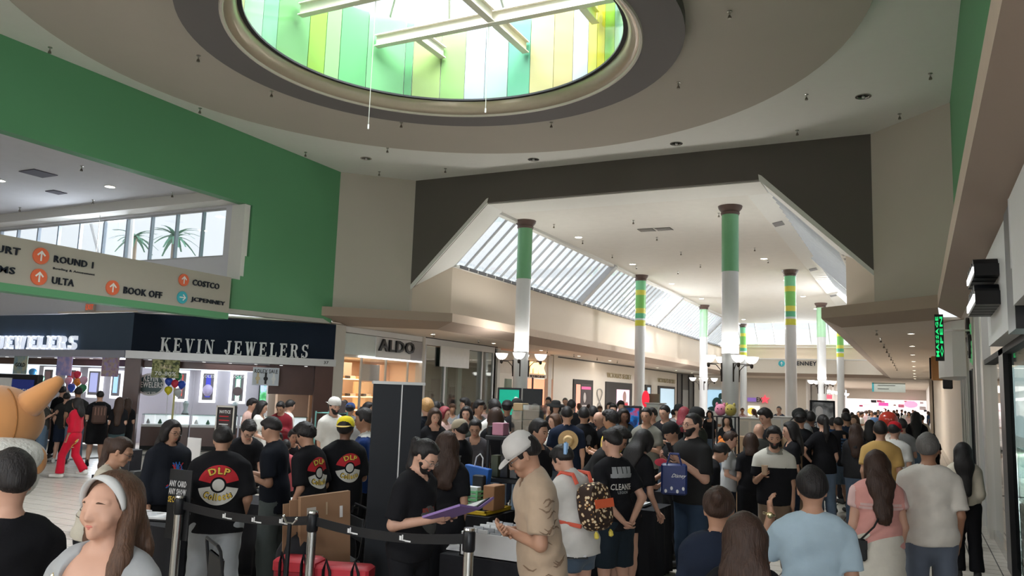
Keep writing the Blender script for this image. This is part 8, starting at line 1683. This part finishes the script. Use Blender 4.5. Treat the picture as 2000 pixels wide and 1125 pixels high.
# easel notice by the jeweller
o, M, L, z0, z1 = screen(419, 793, 459, 848, 14.5, mat('notice_black', (.03, .02, .022), .5), 'framed black notice on a floor stand before the jeweller counters', 'floor_sign', 'sign')
MB().box(0, L, -.012, -.002, z1-.03, z1, M).box(0, .025, -.012, -.002, z0, z1, M).box(L-.025, L, -.012, -.002, z0, z1, M).build('silver_frame', m_alu, o, kind='stuff')
link('notice_title', fit_text(text_mesh('NOTICE', .02, 1, .02), M @ Vector((L*.2, -.008, z1-.14)), M.to_3x3() @ Vector((1, 0, 0)), (0, 0, 1), L*.6, .06, .003), m_paper, o)
for k in range(4): MB().box(L*.2, L*(.7+.05*(k % 2)), -.008, -.005, z1-.2-.07*k, z1-.185-.07*k, M).build('text_line', (m_red, m_red, m_paper, m_red)[k], o)
# white monitor-like boards and small goods on the left table
p = aty(378, 872, 7.8); item('white_board', MB().box(p.x-.12, p.x+.12, 7.8, 7.815, .765, 1.32, None), m_paper, 'white sheet standing on the table behind the smiling person', 'board')
for i, (x, y, w, h, c, lb) in enumerate(((-8.75, 7.6, .16, .1, (.5, .02, .04), 'red tray on the table behind the smiling person'), (-9.05, 7.7, .12, .14, (.6, .6, .6), 'white box of cards on the left rear table'), (-9.3, 7.55, .1, .09, (.05, .05, .05), 'black box on the left rear table'), (-9.7, 7.7, .3, .34, (.02, .02, .025), 'black screen-like case on the left rear table'))):
    item('small_box', MB().bbox(x-w/2, x+w/2, y-.1, y+.1, .77, .77+h, .006), mat('goods_%d' % i, c, .5), lb, 'box')
# folding screen sign ANY CARD ANY SHOW SECONDS
p0 = D_(340, 945, 6.7); p1 = D_(379, 968, 6.7); o = thing('counter_sign', 'small black sign with white and yellow words left of the big ball print', 'sign', (p0.x, p0.y, .76)); M = Matrix.Translation((p0.x-.04, p0.y-.0, 0))
MB().box(-.02, .24, 0, .012, .77, p0.z+.12, M).build('board', m_blk, o)
for s_, dz, m in (('ANY CARD', .0, m_paper), ('ANY SHOW', -.065, m_paper), ('SECONDS.', -.13, m_py)): link('sign_words', fit_text(text_mesh(s_, .02, 1, .02), (p0.x-.05, p0.y-.003, p0.z-.02+dz), (1, 0, 0), (0, 0, 1), .2, .05, .002), m, o)
# teal rack with goods near the footwear shop
a, c = D_(613, 872, 14), D_(657, 792, 14.1); o = thing('teal_rack', 'teal metal wire rack with goods near the man in the white cap', 'rack', (a.x, a.y, 0)); mt = mat('rack_teal', (.16, .38, .36), .5); x0, x1, y0, y1 = a.x, c.x+.1, a.y, a.y+.35
for x in (x0, x1):
    for y in (y0, y1): MB().cyl((x, y, 0), (x, y, 1.62), .015, 6).build('upright', mt, o)
for z in (.5, .95, 1.3, 1.6): 
    MB().box(x0, x1, y0, y1, z-.015, z).build('wire_shelf', mt, o)
for k, (z, c_, h) in enumerate(((.5, (.6, .6, .6), .15), (.95, (.05, .05, .05), .2), (1.3, (.55, .6, .6), .25), (1.6, (.12, .1, .1), .22))):
    item('rack_item', MB().bbox(x0+.08+.05*k, x0+.3+.05*k, y0+.05, y0+.25, z+.001, z+h, .01), mat('rackgood_%d' % k, c_, .5), f'goods on the {("lowest", "second", "third", "top")[k]} shelf of the teal rack', 'goods')
# toy rack in front of the nearest right column
a, c = D_(1396, 812, 13.4), D_(1436, 812, 13.5); x0, x1, y0, y1 = a.x-.03, c.x+.05, a.y, a.y+.3; zt = a.z; o = thing('toy_rack', 'black metal rack with plush toys before the nearest right column', 'rack', (x0, y0, 0))
for x in (x0, x1):
    for y in (y0, y1): MB().box(x-.012, x+.012, y-.012, y+.012, 0, zt).build('upright', m_black, o)
for z in (zt, zt-.62, zt-1.2): MB().box(x0, x1, y0, y1, z-.02, z).build('shelf_board', m_black, o)
def plush(x, y, z, r, c, lb):
    o = thing('plush_toy', lb, 'plush toy', (x, y, z)); m = mat('plush_%02d%02d%02d' % tuple(int(v*99) for v in c), c, .95, sheen=.3)
    MB().ball((x, y, z+r), (r, r*.9, r), 14, 9).build('body', m, o, True)
    for s in (-1, 1): MB().ball((x+s*r*.6, y, z+r*1.85), (r*.25, r*.2, r*.4), 8, 6).build('ear', m, o, True)
    MB().ball((x-r*.3, y-r*.88, z+r*1.2), (r*.1, r*.05, r*.12), 6, 4).ball((x+r*.3, y-r*.88, z+r*1.2), (r*.1, r*.05, r*.12), 6, 4).build('eyes', m_pk, o)
plush(x0+.1, y0+.12, zt, .1, (.6, .2, .3), 'round pink plush toy on top of the black toy rack'); plush(x1-.1, y0+.12, zt, .1, (.35, .28, .06), 'olive yellow plush toy on top of the black toy rack'); plush(x0+.17, y0+.12, zt-.62, .13, (.7, .2, .03), 'orange plush toy inside the black toy rack'); plush(x0+.16, y0+.12, zt-.32 if False else zt-1.2, .1, (.1, .2, .15), 'dark green plush toy low in the black toy rack')
for k in range(5):
    item('stall_box', MB().bbox(-3.15+.14*k, -3.04+.14*k, 10.9, 11.02, .81, .9+.04*(k % 3), .005), mat('stall_%d' % k, ((.6, .6, .62), (.5, .1, .05), (.1, .3, .2), (.6, .55, .5), (.3, .02, .03))[k], .4), f'small {("white", "red", "green", "cream", "dark red")[k]} box on the card and toy table', 'box')
for k in range(5): item('stall_box', MB().bbox(-6.4+.2*k, -6.25+.2*k, 15.3, 15.5, .81, .88+.05*(k % 2), .005), mat('stallb_%d' % k, ((.3, .32, .35), (.02, .02, .02), (.55, .55, .55), (.1, .14, .25), (.4, .4, .4))[k], .4), f'small {("grey", "black", "pale", "blue", "mid grey")[k]} box on the middle crowd table', 'box')
# kiosk and far counters
def kiosk(px0, py0, px1, D, m, lb, top=m_paper):
    a, c = D_(px0, py0, D), D_(px1, py0, D); o = thing('kiosk_counter', lb, 'counter', (a.x, a.y, 0)); MB().bbox(a.x, c.x, a.y, a.y+.7, 0, a.z-.04, .02).build('body', m, o); MB().bbox(a.x-.04, c.x+.04, a.y-.04, a.y+.74, a.z-.04, a.z, .01).build('top', top, o)
    n = max(2, int((c.x-a.x)/.4))
    for k in range(n): MB().box(a.x+.05+k*(c.x-a.x)/n, a.x-.03+(k+1)*(c.x-a.x)/n, a.y-.012, a.y, .12, a.z-.12).build('front_panel', m_pale, o)
kiosk(1440, 815, 1492, 27, m_cream, 'pale kiosk counter behind the nearest right column'); kiosk(1497, 812, 1560, 29, m_plw, 'white kiosk counter with the older man in navy behind it')
kiosk(1262, 786, 1290, 24, m_whitef, 'white kiosk with a red light left of the second left column'); p = D_(1261, 779, 24.2); item('red_lamp', MB().ball(tuple(p), (.12, .1, .25), 10, 8), mat('red_lamp', (.9, .03, .06), emit=.8), 'red glowing upright shape on the white kiosk', 'lamp', smooth=True)
p = D_(1268, 776, 24.3); item('kiosk_sign', MB().cbox((p.x, p.y+.3, p.z-.04), (.45, .1, .3)), mat('olive_sign', (.2, .2, .14), .6), 'small olive sign on top of the white kiosk', 'sign')
for px, D, c, lb in ((1530, 13.4, (.38, .25, .15), 'cardboard box beside the large grey t-shirt man'), (1445, 15, (.34, .22, .13), 'stacked cardboard box behind the toy rack')):
    p = D_(px, 852, D); item('cardboard_box', MB().bbox(p.x-.25, p.x+.25, p.y, p.y+.4, 0, p.z, .01), mat('carton_%d' % px, c, .85), lb, 'box')
# red balloon-like hood and stroller in the right crowd
p = D_(1735, 822, 14); balloon(p, .16, ('clearred', (.6, .05, .03)), 'large red balloon above the crowd by the red hat', None)
p = D_(1742, 905, 9.8); o = thing('stroller', 'dark stroller frame pushed beside the man in mustard t-shirt', 'stroller', (p.x, p.y, 0)); x, y = p.x, p.y
MB().tube([(x-.1, y-.3, 1.0), (x, y, .75), (x+.15, y+.5, .15)], .014, 6).build('handle_tube', m_black, o, 40); MB().tube([(x+.35, y-.3, 1.0), (x+.4, y, .75), (x+.45, y+.5, .15)], .014, 6).build('handle_tube', m_black, o, 40); MB().cyl((x-.1, y-.3, 1.0), (x+.35, y-.3, 1.0), .018, 8).build('grip_bar', m_blk, o)
MB().bbox(x, x+.38, y, y+.4, .35, .8, .05).build('seat_shell', mat('stroller_grey', (.3, .29, .28), .8), o, 40)
for dx in (0, .42):
    for dy in (0, .5): MB().lathe([(.09, -.02), (.09, .02)], (0, 0, 0), 16, M=Matrix.Translation((x+dx, y+dy, .09)) @ Matrix.Rotation(PI/2, 4, 'Y')).build('wheel', m_blk, o)
# hanging rods so that nothing floats
for o in list(COL.objects):
    if '_D' in o: del o['_D']
    if '_local' in o: del o['_local']
